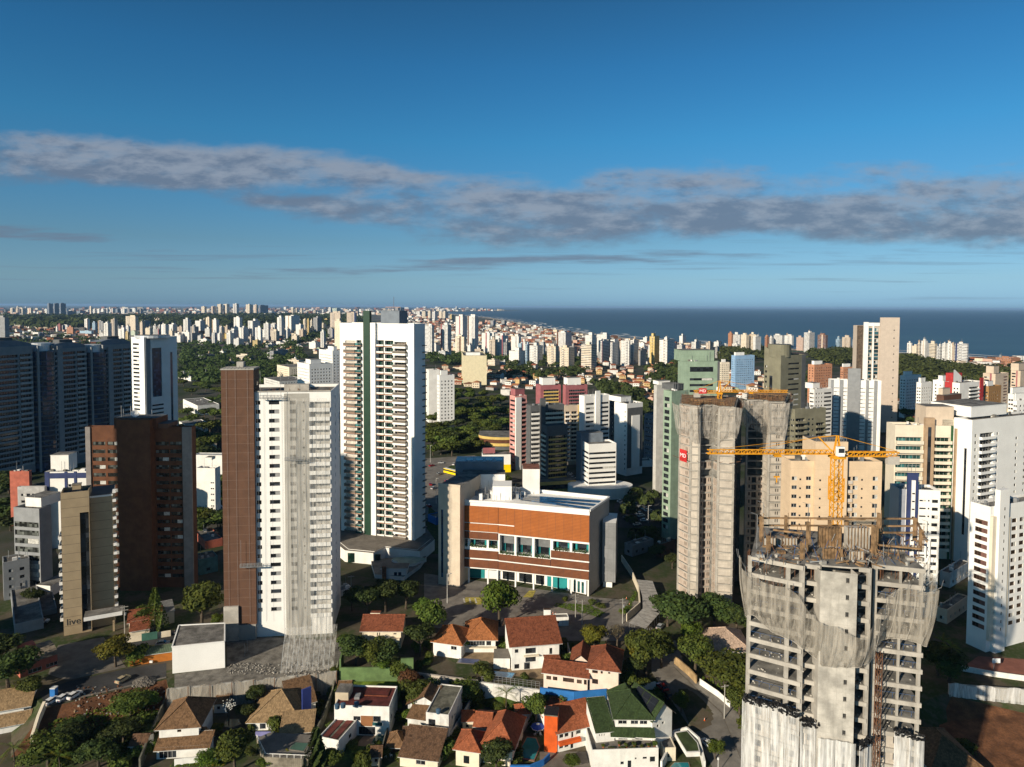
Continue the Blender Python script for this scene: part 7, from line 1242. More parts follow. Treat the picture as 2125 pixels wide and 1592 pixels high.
class House:
    def __init__(s, name, label, A, cat='house'): s.o = Vector(A); s.r = tag(empty(name, A), label, cat)
    def blk(s, A, B, depth, h, wall, roof='hip', rise=2.5, tm=None, oh=.6, wins=(), rwins=(), z=None, gm=None, fm=None, deck=None):
        A, B = Vector(A), Vector(B); z0 = A.z if z is None else z; A, B = A - s.o, B - s.o; z0 -= s.o.z; e = (B - A); e.z = 0; w = e.length; e.normalize(); n = Vector((-e.y, e.x, 0)); gm = gm or DARKGLASS; fm = fm or FRAMEW
        P = lambda x, y, zz: Vector((A.x, A.y, 0)) + e * x + n * y + Vector((0, 0, zz))
        mb = MB(); f = [(x, x + ww, z0 + zz, z0 + zz + hh, .16) for x, zz, ww, hh in wins]; r = [(x, x + ww, z0 + zz, z0 + zz + hh, .16) for x, zz, ww, hh in rwins]
        facade(mb, P(0, 0, 0), e, w, z0 + h, f, wall, z0 - 3); facade(mb, P(w, 0, 0), n, depth, z0 + h, r, wall, z0 - 3); mb.quad(P(w, depth, z0), P(0, depth, z0), P(0, depth, z0 + h), P(w, depth, z0 + h), wall); mb.quad(P(0, depth, z0), P(0, 0, z0), P(0, 0, z0 + h), P(0, depth, z0 + h), wall)
        mb.quad(P(0, 0, z0 + h - .02), P(w, 0, z0 + h - .02), P(w, depth, z0 + h - .02), P(0, depth, z0 + h - .02), wall)
        zt = z0 + h
        if roof == 'gx': mb.poly([P(w, 0, zt), P(w, depth, zt), P(w, depth * s.rp, zt + rise)], wall); mb.poly([P(0, depth, zt), P(0, 0, zt), P(0, depth * s.rp, zt + rise)], wall)
        if roof == 'gy': mb.poly([P(0, 0, zt), P(w, 0, zt), P(w / 2, 0, zt + rise)], wall); mb.poly([P(w, depth, zt), P(0, depth, zt), P(w / 2, depth, zt + rise)], wall)
        if roof == 'shed': mb.poly([P(w, 0, zt), P(w, depth, zt), P(w, depth, zt + rise)], wall); mb.poly([P(0, depth, zt), P(0, 0, zt), P(0, depth, zt + rise)], wall); mb.quad(P(w, depth, zt), P(0, depth, zt), P(0, depth, zt + rise), P(w, depth, zt + rise), wall)
        mb.build('wall', s.r)
        for L, o_, d_ in ((f, P(0, 0, 0), e), (r, P(w, 0, 0), n)):
            for x0, x1, a, b, dd in L: inst('window' if b - a < 2.05 else 'door', win_mesh(x1 - x0, b - a, gm, fm, max(1, int((x1 - x0) / .9)), 1), s.r, o_ + d_ * x0 + Vector((-d_.y, d_.x, 0)) * (dd - .004) + Vector((0, 0, a)), atan2(d_.y, d_.x))
        rf = MB(); t = .16; tm = tm or T_TER
        def slope(pts):
            rf.poly(pts, tm); rf.poly([p - Vector((0, 0, t)) for p in reversed(pts)], DARKW)
            rf.quad(pts[0] - Vector((0, 0, t)), pts[1] - Vector((0, 0, t)), pts[1], pts[0], FRAMEW)
        k = rise / (min(w, depth) / 2 if roof == 'hip' else depth / 2)
        if roof == 'hip':
            q = min(w, depth) / 2; dz = oh * k; a, b, c, d = P(-oh, -oh, zt - dz), P(w + oh, -oh, zt - dz), P(w + oh, depth + oh, zt - dz), P(-oh, depth + oh, zt - dz)
            if w >= depth: m1, m2 = P(q, depth / 2, zt + rise), P(w - q, depth / 2, zt + rise); slope([a, b, m2, m1]); slope([c, d, m1, m2]); slope([b, c, m2]); slope([d, a, m1])
            else: m1, m2 = P(w / 2, q, zt + rise), P(w / 2, depth - q, zt + rise); slope([a, b, m1]); slope([c, d, m2]); slope([b, c, m2, m1]); slope([d, a, m1, m2])
            rid = [(a, m1), (b, m2 if w >= depth else m1), (c, m2), (d, m1 if w >= depth else m2), (m1, m2)]
            for p, q_ in rid: rf.bar(p + Vector((0, 0, .04)), q_ + Vector((0, 0, .06)), .26, tm)
        elif roof == 'gx':
            yr = depth * s.rp; k1, k2 = rise / yr, rise / (depth - yr); slope([P(-oh, -oh, zt - oh * k1), P(w + oh, -oh, zt - oh * k1), P(w + oh, yr, zt + rise), P(-oh, yr, zt + rise)]); slope([P(w + oh, depth + oh, zt - oh * k2), P(-oh, depth + oh, zt - oh * k2), P(-oh, yr, zt + rise), P(w + oh, yr, zt + rise)]); rf.bar(P(-oh, yr, zt + rise + .05), P(w + oh, yr, zt + rise + .05), .3, tm)
        elif roof == 'gy':
            k1 = rise / (w / 2); slope([P(-oh, depth + oh, zt - oh * k1), P(-oh, -oh, zt - oh * k1), P(w / 2, -oh, zt + rise), P(w / 2, depth + oh, zt + rise)]); slope([P(w + oh, -oh, zt - oh * k1), P(w + oh, depth + oh, zt - oh * k1), P(w / 2, depth + oh, zt + rise), P(w / 2, -oh, zt + rise)]); rf.bar(P(w / 2, -oh, zt + rise + .05), P(w / 2, depth + oh, zt + rise + .05), .3, tm)
        elif roof == 'shed': k1 = rise / depth; slope([P(-oh * .6, -oh, zt - oh * k1), P(w + oh * .6, -oh, zt - oh * k1), P(w + oh * .6, depth + .1, zt + rise), P(-oh * .6, depth + .1, zt + rise)])
        elif roof == 'flat':
            rf.quad(P(.2, .2, zt + .05), P(w - .2, .2, zt + .05), P(w - .2, depth - .2, zt + .05), P(.2, depth - .2, zt + .05), deck or ROOFM)
            for p, q_ in ((P(0, .11, zt + rise / 2), P(w, .11, zt + rise / 2)), (P(0, depth - .11, zt + rise / 2), P(w, depth - .11, zt + rise / 2))): rf.obox(Vector((p.x, p.y, 0)) - n * .11, e, w, .22, zt, zt + rise, wall)
            for x in (0, w - .22): rf.obox(P(x, .222, 0), e, .22, depth - .444, zt, zt + rise, wall)
        rf.build('roof' if roof != 'flat' else 'flat_roof', s.r); s.P = P; s.zt = zt; return P
    rp = .5
    def part(s, name, fn): mb = MB(); fn(mb); return mb.build(name, s.r)
    def box(s, name, A, e, w, d, z0, z1, m, top=None): mb = MB(); mb.obox(Vector(A) - s.o, e, w, d, z0 - s.o.z, z1 - s.o.z, m, top); return mb.build(name, s.r)
g5 = lambda x, y: gp(x, y, LOW)
X = Vector((1, 0, 0))

h = House('house', 'white house with long red tile roof above a shrubby bank', gp(752, 1345)); h.blk(gp(752, 1345), gp(832, 1345), 9.5, 6.2, HCR, 'gx', 2.6, T_RED, .8, wins=[(4.7, 4.0, .35, 1.1), (5.4, 4.0, .35, 1.1), (7.6, 1.2, 2.4, 1.5), (10, 4.4, 1, .5)]); h.box('dormer', h.P(1.6, 5, 0) + h.o, X, 3.2, 1.8, h.o.z + 7.2, h.o.z + 9.2, HCR, T_RED); h.box('balcony', gp(790, 1349) , X, 6, 1.3, 2.6, 3.5, HCR)
h = House('house', 'low white house with two bright orange hipped roofs', gp(899, 1360)); h.blk(gp(899, 1360), gp(957, 1368), 10, 5.0, HWH, 'hip', 3.0, T_ORG, .7, wins=[(5.9, 2.6, 1.9, 1.2)]); h.blk(gp(966, 1354), gp(1028, 1354), 11.5, 4.8, HWH, 'hip', 3.4, T_ORG, .8, wins=[(.6, 2.2, 5.6, 1.9), (6.6, 2.2, 1.6, 1.9)]); h.box('porch_slab', gp(968, 1359), X, 9.5, 1.2, 1.9, 2.2, HCR); h.box('porch_pillar', gp(1026, 1359), X, .4, .4, 0, 1.89, HCR)
h = House('house', 'tall white villa with broad sloping red roof and balconies over a pool', gp(1062, 1392)); h.rp = .68; h.blk(gp(1062, 1392), gp(1160, 1384), 13.5, 8.0, HWH, 'gx', 3.8, T_RED, .9, wins=[(.9, 5.4, 1.1, 1.1), (4.2, 4.9, 3.2, 1.7), (4.2, 2.3, 3.2, 1.8), (3.8, .1, 1.8, 2.1), (11.6, 4.2, .9, 1.9), (.8, .5, 1.5, 1.4)], fm=FRAMED); h.box('balcony', h.P(3.6, -1.0, 0) + h.o, (gp(1160, 1384) - gp(1062, 1392)).normalized(), 4.6, 1.0, 4.3, 4.6, HCR); h.blk(gp(1133, 1394), gp(1162, 1389), 3.0, 3.4, HWH, 'shed', 1.2, T_RED, .4); h.box('chimney', gp(1128, 1350), X, 2.2, 1.4, 8.5, 13.2, HWH, DARKW); h.box('side_terrace', gp(1024, 1388), X, 5, 6, 0, 3.2, HWH, PAVE)
h = House('house', 'cream house with hipped red roof and long low annex above the blue wall', gp(1222, 1424, 2.2)); h.blk(gp(1222, 1424, 2.2), gp(1283, 1432, 2.2), 11.5, 6.0, HPK, 'hip', 3.0, T_RED, .8, wins=[(.9, 4.0, 1.6, 1.5), (3.3, 4.1, .6, 1.4), (5.4, 4.3, .6, .6), (.9, .9, 1.7, 1.4)], fm=DARKW, gm=BROWNGLASS); h.blk(gp(1128, 1416, 2.2), gp(1219, 1428, 2.2), 7.0, 3.3, HPK, 'gx', 1.8, T_RED, .6, wins=[(.8, 1.0, 1.4, 1.1), (2.7, 1.0, 1.3, 1.1), (5.6, 1.0, 3.2, 1.2), (9.6, 1.0, 1.4, 1.1), (11.6, .9, .8, 1.4)], fm=DARKW, gm=BROWNGLASS); h.blk(gp(1185, 1396, 2.2), gp(1225, 1400, 2.2), 8, 3.6, HPK, 'gy', 2.2, T_RED, .5)
h = House('house', 'white house with terracotta roofs and a bright orange chimney tower', g5(1157, 1562)); a, b_ = g5(1157, 1562), g5(1233, 1543); h.rp = .6; h.blk(a, b_, 11, 5.6, HWH, 'gx', 2.9, T_TER, .7, wins=[(.5, 3.6, 1.2, 1.1), (2.0, 3.6, 1.2, 1.1), (3.9, 3.0, .7, 1.9), (5.3, 3.6, 1.4, 1.0), (.5, .8, 1.2, 1.2), (2.0, .8, 1.2, 1.2), (3.7, .1, .9, 2.1), (8.6, 1.0, 1.2, 1.0)]); e = (b_ - a).normalized(); h.blk(g5(1128, 1514), g5(1190, 1500), 8, 4.0, HWH, 'hip', 2.0, T_TER, .6); h.box('planter_balcony', h.o + e * .1 - Vector((-e.y, e.x, 0)) * 1.1, e, 6.2, 1.1, LOW + 2.2, LOW + 3.0, ORNG); h.box('chimney_tower', g5(1129, 1560), (g5(1157, 1563) - g5(1129, 1560)).normalized(), 3.4, 4.0, LOW, LOW + 9.6, ORNG, TARP); h.box('tower_coping', g5(1129, 1560) + Vector((-.1, -.1, 0)), (g5(1157, 1563) - g5(1129, 1560)).normalized(), 3.6, 4.2, LOW + 9.601, LOW + 9.9, MOSS, TARP)
# green roofed house on its white terrace
h = House('house', 'white house with dark green tile roofs, solar panels and a plant filled terrace', g5(1228, 1597)); PA, PB = g5(1228, 1599), g5(1366, 1594); h.blk(PA, PB, 13, 4.5, HWH, 'flat', .7, wins=[(7.2, 1.2, .9, .8), (9.0, .1, 1.0, 2.1), (10.8, 2.4, .5, .5), (12.8, 2.4, 1.1, .6), (14.6, 1.6, 1.4, 1.4)], deck=PAVED); zz = -.5
A1, B1 = gp(1277, 1536, zz), gp(1352, 1537, zz); h.blk(A1, B1, 11, 6.4, HWH, 'hip', 3.3, T_GRN, .8, wins=[(.7, 4.2, 2.2, 1.3), (3.9, 4.2, 1.9, 1.3), (6.2, 4.2, 1.9, 1.3), (.8, .1, 2.4, 2.2), (4.2, .1, 2.8, 2.2)]); A2, B2 = gp(1353, 1538, zz), gp(1394, 1520, zz); h.blk(A2, B2, 10, 6.0, HWH, 'gy', 3.2, T_GRN, .7, wins=[(1.6, 2.9, .8, .8), (3.4, 3.2, .8, .7)]); h.blk(gp(1237, 1542, zz), gp(1275, 1538, zz), 9, 3.0, HWH, 'shed', 3.6, T_GRN, .5, wins=[(.8, 1.6, .3, .6), (1.4, 1.6, .3, .6), (2.0, 1.6, .3, .6)]); h.blk(gp(1280, 1508, zz), gp(1330, 1506, zz), 8, 5.5, HWH, 'hip', 3.4, T_GRN, .7)
def skirt(mb):
    a, b_ = A1 - h.o, B1 - h.o; z = 3.0
    for p, q in ((a + Vector((-1.5, 0, 0)), (a + b_) / 2), ((a + b_) / 2, b_ + Vector((.6, 0, 0)))): mb.quad(p + Vector((0, -1.9, z - 1.0)), q + Vector((0, -2.2, z - 1.0)), q + Vector((0, 0, z + .5)), p + Vector((0, 0, z + .5)), T_GRN); mb.quad(p + Vector((0, -1.9, z - 1.2)), q + Vector((0, -2.2, z - 1.2)), q + Vector((0, -2.2, z - 1.0)), p + Vector((0, -1.9, z - 1.0)), HWH)
h.part('skirt_roof', skirt)
e2 = (B2 - A2); e2.z = 0; w2 = e2.length; e2.normalize(); n2 = Vector((-e2.y, e2.x, 0)); q2 = lambda x, y, z: A2 - h.o + e2 * x + n2 * y + Vector((0, 0, z))
SOLAR = lined('solar_panel', (.012, .014, .02), (.05, .055, .06), .35, 2.4, .04, .06, var=.2, rough=.3)
for i in range(3): y = 1.0 + i * 2.7; k = 3.2 / (w2 / 2); mb = MB(); f = lambda x: 6.0 + x * k + .28; pts = [q2(w2 * .03, y + 2.4, f(w2 * .03)), q2(w2 * .03, y, f(w2 * .03)), q2(w2 * .46, y, f(w2 * .46)), q2(w2 * .46, y + 2.4, f(w2 * .46))]; mb.poly(pts, SOLAR); mb.poly([p - Vector((0, 0, .08)) for p in reversed(pts)], FRAMED); mb.build('solar_panel', h.r)
for i in range(3): h.box('planter', g5(1262 + i * 22, 1592) , X, 1.6, .5, LOW + 4.51, LOW + 5.0, DARKW, GRASS)
h = House('house', 'cream house with two terracotta hipped roofs behind a round dark bush', g5(1002, 1582)); h.blk(g5(1002, 1582), g5(1063, 1592), 12.5, 5.6, HCR, 'hip', 3.4, T_TER, .8, wins=[(.8, 2.9, 1.9, 1.7), (4.2, 2.9, 1.8, 1.7), (.8, .2, 2.0, 2.0)], fm=DARKW); h.blk(g5(946, 1588), g5(994, 1595), 7, 4.9, HCR, 'hip', 2.2, T_TER, .7, wins=[(2.0, .8, 1.5, 2.0)], fm=DARKW); h.blk(g5(985, 1545), g5(1015, 1548), 7, 5.2, HCR, 'gx', 1.6, T_TER, .5); h.box('balcony', g5(1003, 1587), X, 4.2, 1.2, LOW + 2.3, LOW + 3.3, DARKW)
h = House('house', 'weathered white gabled house with old brown roofs stepping down', g5(884, 1537)); h.blk(g5(884, 1537), g5(931, 1543), 14, 7.4, HWD, 'flat', .3, wins=[(.7, 4.1, 1.9, 1.9), (.8, 1.4, 1.6, 1.5)], rwins=[(3, 4.5, .9, 1), (6, 3.6, .8, .7), (9, 3.9, .7, .7)], deck=MOSS, fm=FRAMED); h.blk(g5(846, 1527), g5(886, 1533), 12, 5.2, HWD, 'shed', 2.6, T_BRN, .5); h.blk(g5(846, 1505), g5(915, 1512), 6, 6.2, HWD, 'gy', 2.6, T_BRN, .5); h.blk(g5(830, 1590), g5(908, 1600), 8.5, 3.0, HCR, 'shed', 2.6, T_OLD, .7, wins=[(4.2, 1.0, 2.4, 1.4)]); h.blk(g5(806, 1562), g5(836, 1563), 4.5, 2.6, DARKW, 'hip', 1.6, T_BRN, .9)
h = House('house', 'modern white flat roofed house with maroon roof and terracotta panel', g5(694, 1524)); a, b_ = g5(694, 1524), g5(808, 1528); h.blk(a, b_, 10, 7.6, HWH, 'flat', .45, wins=[(5.2, 4.0, 1.9, 1.2), (10.6, 3.8, 2.0, 1.6), (6.6, .2, 4.5, 2.2)], rwins=[(2, 3.5, 1.2, 1.2)], deck=MAROON, fm=FRAMED); e = (b_ - a).normalized(); h.box('terracotta_panel', a + e * 7.2 - Vector((0, .09, 0)), e, 3.3, .08, LOW + 2.6, LOW + 5.4, mat('terracotta_panel', (.27, .12, .05), .85, .1)); h.box('balcony', a + e * 10.6 - Vector((0, 1.3, 0)), e, 2.6, 1.3, LOW + 3.3, LOW + 3.6, HWH); h.box('balcony_rail', a + e * 10.6 - Vector((0, 1.32, 0)), e, 2.6, .06, LOW + 3.61, LOW + 4.5, TEALGLASS); h.box('tank_room', a + Vector((-.5, 3, 0)), e, 3.6, 4.5, LOW + 6, LOW + 9.8, mat('sand_wall', (.52, .44, .32), .85, .1), ROOFM); h.box('roof_strip', a + e * 7 + Vector((0, 5.4, 0)), e, 6.5, 3.4, LOW + 7.66, LOW + 7.9, T_RED, MAROON); h.box('skylight', a + e * 4.6 + Vector((0, 3.5, 0)), X, 1.4, 2.2, LOW + 7.66, LOW + 8.3, STEEL)
h = House('annex', 'narrow white annex with two maroon strips along its flat roof', g5(662, 1562), 'building'); a, b_ = g5(662, 1562), g5(703, 1571); h.blk(a, b_, 12.5, 3.8, HWH, 'flat', .5, deck=MOSS, rwins=[(5, 1.4, 1.4, 1.2)]); e = (b_ - a).normalized(); n_ = Vector((-e.y, e.x, 0))
for x in (.5, 3.0): h.box('roof_strip', a + e * x + n_ * .6, e, 1.7, 11.2, LOW + 3.86, LOW + 4.0, MAROON)
h = House('house', 'tan pyramid roofed house with a royal blue roof wall and lower lean-to', g5(520, 1516)); h.blk(g5(520, 1516), g5(620, 1514), 13, 3.3, HWH, 'hip', 4.3, T_TAN, 1.0, wins=[(2.5, .3, 1.6, 2.0), (8.5, .3, 2.4, 2.0)]); h.blk(g5(582, 1540), g5(648, 1534), 6, 2.5, DARKW, 'shed', 2.2, T_TAN, .6); h.blk(g5(600, 1495), g5(655, 1480), 9, 3.8, HWH, 'shed', 3.0, T_BRN, .6); h.box('blue_wall', g5(628, 1500), Vector((.75, .66, 0)), 2.6, .5, LOW + 3, LOW + 9.2, mat('royal_blue', (.03, .05, .22), .7, .1)); h.box('veranda_wall', g5(530, 1528), X, 8, .3, LOW, LOW + 1.2, mat('lilac_wall', (.2, .2, .42), .8, .1))
h = House('house', 'white house under two tiers of mottled brown hip roof', g5(331, 1564)); h.blk(g5(331, 1564), g5(413, 1558), 11.5, 7.3, HWH, 'hip', 3.4, T_BRN, .9, wins=[(4.4, 5.3, 1.0, 1.1)], gm=BROWNGLASS, fm=DARKW); h.blk(g5(325, 1576), g5(434, 1569), 3.4, 3.0, HWH, 'shed', 1.7, T_BRN, .8, wins=[(.6, .1, 4.2, 2.4)]); h.blk(g5(413, 1560), g5(440, 1548), 6, 3.2, HWH, 'hip', 1.6, T_BRN, .6)
h = House('house', 'long white house under mottled tan tiles at the left edge', g5(-60, 1520)); h.blk(g5(-60, 1520), g5(62, 1498), 10, 5.0, HWH, 'gx', 2.8, T_TAN, .6, wins=[(3, 2.6, 1.5, 1.4), (12, 2.6, 1.6, 1.4)], gm=OFFGLASS); h.blk(g5(-60, 1535), g5(60, 1512), 3, 2.2, HWH, 'shed', 1.6, T_TAN, .5)
# restaurant pavilion, gate house, orange shed, pale roofs
h = House('pavilion', 'low pavilion with grey barrel roof and red walls by the hotel drive', gp(42, 1408), 'building'); a, b_ = gp(42, 1408), gp(113, 1384); e = (b_ - a).normalized(); n_ = Vector((-e.y, e.x, 0)); L_ = (b_ - a).length; h.blk(a, b_, 9, 3.6, CORAL, 'flat', .2, wins=[(2, .4, 3.4, 1.2), (6.5, .4, 3, 1.2)])
def barrel(mb):
    for i in range(10):
        t0, t1 = pi * i / 10, pi * (i + 1) / 10; p = lambda t: n_ * (4.5 - 5.2 * cos(t)) + Vector((0, 0, 3.9 + 2.0 * sin(t))); mb.quad(p(t0) - e * .8, p(t0) + e * (L_ + .8), p(t1) + e * (L_ + .8), p(t1) - e * .8, mat('shingle_grey', (.24, .2, .15), .9, .3, .8))
    for x in (-.8, L_ + .8): mb.poly([n_ * (4.5 - 5.2 * cos(pi * i / 10)) + Vector((0, 0, 3.9 + 2.0 * sin(pi * i / 10))) + e * x for i in range(11)], HCR)
h.part('barrel_roof', barrel); h.box('red_box', a + e * 1 + n_ * 4, e, 4, 3.4, 3.8, 7.2, CORAL)
h = House('house', 'cream house with terracotta gable beside the feathery conifer', gp(268, 1316)); h.blk(gp(268, 1316), gp(332, 1306), 8, 4.2, HCR, 'gx', 2.2, T_RED, .6, wins=[(2, 1, 1.4, 1.2)]); h.blk(gp(270, 1327), gp(310, 1320), 4, 2.8, HCR, 'shed', 1.4, T_RED, .5); h.blk(gp(318, 1302), gp(362, 1292), 7, 4.5, HCR, 'shed', 1.2, mat('corrugated_grey', (.16, .16, .16), .8, .2, 1.0), .4); h.box('garden_wall', gp(262, 1335), (gp(345, 1322) - gp(262, 1335)).normalized(), 13, .25, 0, 2.0, HCR); h.box('gate', gp(294, 1331.5), (gp(345, 1322) - gp(262, 1335)).normalized(), 4.6, .1, 0.1, 2.6, mat('green_gate', (.05, .14, .11), .7, .2))
h = House('shed', 'long orange shed with green corrugated roof by the road', gp(267, 1383), 'shed'); h.blk(gp(267, 1383), gp(357, 1370), 3.6, 2.9, mat('orange_shed_wall', (.42, .14, .02), .8, .1, .8), 'shed', .8, lined('green_corrugated', (.10, .14, .09), (.05, .07, .045), .5, 0, .15, 0, var=.3), .3, wins=[(1.2, 1.6, .5, .5), (1.9, 1.6, .5, .5)]); h.box('air_conditioner', gp(310, 1378.5), X, .9, .4, .4, 1.0, HWH)
h = House('house', 'pale pink roofed house among trees beside the nearest concrete tower', gp(1476, 1375)); h.blk(gp(1476, 1375), gp(1556, 1378), 13, 4.6, HCR, 'hip', 3.4, T_PNK, .8, wins=[(1, 1, 1.5, 1.4), (4, 1, 1.5, 1.4)])
h = House('house', 'brown tiled house at the foot of the concrete tower by the red earth', g5(1934, 1628)); h.blk(g5(1934, 1628), g5(2038, 1628), 15, 4.4, HCR, 'hip', 4.0, T_BRN, .9, wins=[(2, 1.2, 1.6, 1.4), (7, 1.2, 1.6, 1.4)])

# ------------------------------------------------------------------ walls, fences, terraces
def wall(name, label, pts, z0, z1, m, t=.3, cat='wall', top=None, z=None):
    mb = MB(); P = [gpt(*p) if z is None else gp(*p, z) for p in pts]; o = P[0].copy()
    for i, (a, b_) in enumerate(zip(P, P[1:])):
        d = b_ - a; L = d.length; d.normalize(); k = max(1, int(L / 4)); nn = Vector((-d.y, d.x, 0)).normalized() * t / 2
        for j in range(k):
            p, q = a + d * (L * j / k), a + d * (L * (j + 1) / k); A = [p - nn, q - nn, q + nn, p + nn]; lo, hi = [v + Vector((0, 0, z0)) - o for v in A], [v + Vector((0, 0, z1)) - o for v in A]
            mb.quad(lo[0], lo[1], hi[1], hi[0], m); mb.quad(lo[2], lo[3], hi[3], hi[2], m); mb.quad(hi[0], hi[1], hi[2], hi[3], top or m)
            if j == 0: mb.quad(lo[3], lo[0], hi[0], hi[3], m)
            if j == k - 1: mb.quad(lo[1], lo[2], hi[2], hi[1], m)
    return tag(mb.build(name, loc=o), label, cat)
wall('garden_wall', 'weathered green painted wall below the red roofed white house', [(706, 1403), (832, 1401.5)], -5.2, 2.6, GREENW, .5, z=0); wall('garden_wall', 'taller green wall end piece beside the white retaining wall', [(832, 1402), (858, 1401)], -5.2, 5.2, GREENW, .6, z=0); wall('garden_wall', 'green wall return at the building site side', [(706, 1402), (712, 1378)], -1, 5.0, GREENW, .5, z=0)
wall('retaining_wall', 'bare grey block retaining wall right of the green wall', [(860, 1401.5), (992, 1418)], -5.2, .9, BLOCK, .6, z=0); w_ = wall('retaining_wall', 'peeling white retaining wall with wire fence below the villa pool', [(993, 1418), (1120, 1434.5)], -5.2, .5, HWD, .6, z=0)
mb = MB(); A, B = gp(1000, 1416) - w_.location, gp(1120, 1432) - w_.location
for i in range(15): p = A + (B - A) * (i / 14); mb.bar(p, p + Vector((0, 0, 2.4)), .08, STEEL)
for zz in (1.2, 1.8, 2.4): mb.bar(A + Vector((0, 0, zz)), B + Vector((0, 0, zz)), .05, STEEL)
mb.build('wire_fence', w_)
wall('boundary_wall', 'bright blue wall below the long annex', [(1121, 1444), (1192, 1453), (1258, 1447)], -5.2, 2.4, BLUEW, .5, z=0); wall('boundary_wall', 'white wall running from the blue wall up to the street', [(1260, 1446), (1300, 1438), (1360, 1426)], -5, 1.6, HWH, .35, z=0)
wall('boundary_wall', 'long mossy wall between the pyramid roof and the modern white house', [(702, 1412), (690, 1450), (672, 1500), (640, 1570), (628, 1600)], -.3, 2.8, MOSS, .35); wall('boundary_wall', 'mossy wall left of the two tier brown roof', [(350, 1446), (340, 1480), (318, 1530), (290, 1600)], -.3, 3.2, MOSS, .4); wall('boundary_wall', 'thin dark wall right of the modern white house', [(832, 1442), (818, 1490), (800, 1540), (786, 1600)], -.3, 2.4, MOSS, .3); wall('boundary_wall', 'white side wall right of the weathered gabled house', [(978, 1462), (958, 1500), (930, 1545)], -.3, 2.2, HWD, .3); wall('boundary_wall', 'grey wall behind the pool of the orange chimney house', [(1105, 1490), (1085, 1520), (1062, 1560), (1058, 1600)], -.3, 2.0, mat('pink_grey_wall', (.42, .36, .34), .9, .15), .3); wall('boundary_wall', 'pale ivy wall beside the villa with broad red roof', [(1178, 1350), (1186, 1385), (1160, 1412)], -.2, 2.6, HCR, .3)
wall('boundary_wall', 'pale roadside wall left of the yard with dumped earth', [(92, 1472), (80, 1500), (66, 1545)], -.4, 2.2, HCR, .7); wall('fence', 'white slatted fence along the bottom edge by the brown roof', [(362, 1590), (475, 1578)], -.3, 1.8, HWH, .2, 'fence'); wall('boundary_wall', 'low blue topped white wall around the turquoise pool', [(1058, 1600), (1100, 1600), (1128, 1588), (1140, 1575)], -.3, 1.5, BLUEW, .4); wall('garden_wall', 'ochre garden wall under the street trees', [(1400, 1378), (1428, 1402), (1445, 1420)], -.2, 2.6, mat('ochre_wall', (.42, .29, .15), .9, .25, streak=.6), .4); wall('fence', 'white picket fence along the upper pavement', [(1452, 1422), (1490, 1448), (1515, 1470)], -.2, 2.0, HWH, .12, 'fence'); wall('boundary_wall', 'curved white wall at the end of the louvred building forecourt', [(1290, 1165), (1310, 1195), (1325, 1230), (1328, 1265), (1300, 1290)], -.1, 2.8, HCR, .35)
wall('boundary_wall', 'white base wall round the ball court on the right', [(1995, 1392), (2060, 1404), (2160, 1418)], -.1, 1.6, HWH, .3, z=0); wn = wall('retaining_wall', 'pale net draped retaining wall above the red earth', [(1968, 1440), (2060, 1447), (2200, 1458)], -5, 3.0, CEMENT, .5, z=0); mb = MB(); A, B = gp(1968, 1441) - wn.location, gp(2200, 1460) - wn.location
for i in range(24): p, q = A + (B - A) * (i / 24), A + (B - A) * ((i + 1) / 24); mb.quad(p + Vector((0, -.5, -4.5)), q + Vector((0, -.5, -4.5)), q + Vector((0, -.45 - .2 * (i % 2), 3.4 + .4 * sin(i + 1))), p + Vector((0, -.45 - .2 * ((i + 1) % 2), 3.4 + .4 * sin(i))), NETW)
mb.build('drape_net', wn)
sheet('ball_court', [(1990, 1390), (2060, 1402), (2150, 1415), (2150, 1370), (2030, 1362)], mat('court_red', (.25, .1, .07), .9, .15), .05)
o = gp(2062, 1392); hp = tag(empty('basketball_hoop', o), 'white basketball hoop at the edge of the ball court', 'hoop'); mb = MB(); mb.bar((0, 0, 0), (0, 0, 3), .14, STEEL); mb.bar((0, 0, 3), (0, -.9, 3.2), .12, STEEL); mb.build('post', hp); mb = MB(); mb.box(-1.2, 1.2, -1.0, -.92, 2.9, 4.3, WHITES); mb.build('backboard', hp); mb = MB()
for i in range(10): a, c = 2 * pi * i / 10, 2 * pi * (i + 1) / 10; mb.bar((.25 * cos(a), -1.3 + .25 * sin(a), 3.05), (.25 * cos(c), -1.3 + .25 * sin(c), 3.05), .05, ORANGE)
mb.build('rim', hp)
o = g5(535, 1570); mb = MB(); P = [g5(*p) - o for p in ((533, 1552), (552, 1592), (640, 1596), (655, 1570), (648, 1545), (560, 1540))]; mb.prism(P, 0, 2.6, STONEW, PAVED); rt_ = tag(mb.build('terrace', loc=o), 'raised stone garden terrace in front of the pyramid roofed house', 'terrace'); mb = MB()
for a, c in zip(P[:3], P[1:4]): mb.bar(a + Vector((0, 0, 3.5)), c + Vector((0, 0, 3.5)), .12, HWH); [mb.bar(a + (c - a) * (i / 6) + Vector((0, 0, 2.6)), a + (c - a) * (i / 6) + Vector((0, 0, 3.5)), .1, HWH) for i in range(7)]
mb.build('balustrade', rt_)
def pool(label, pts, z, wm, rim, h=.25):
    P = [gp(*p, z) for p in pts]; c = sum(P, Vector()) / len(P); P = [p - c for p in P]; mb = MB(); mb.prism([p * 1.12 for p in P], -.3, h - .06, rim, rim); o = mb.build('swimming_pool', loc=c); tag(o, label, 'pool'); m2 = MB(); m2.poly([p + Vector((0, 0, h - .04)) for p in P], wm); m2.build('water', o)
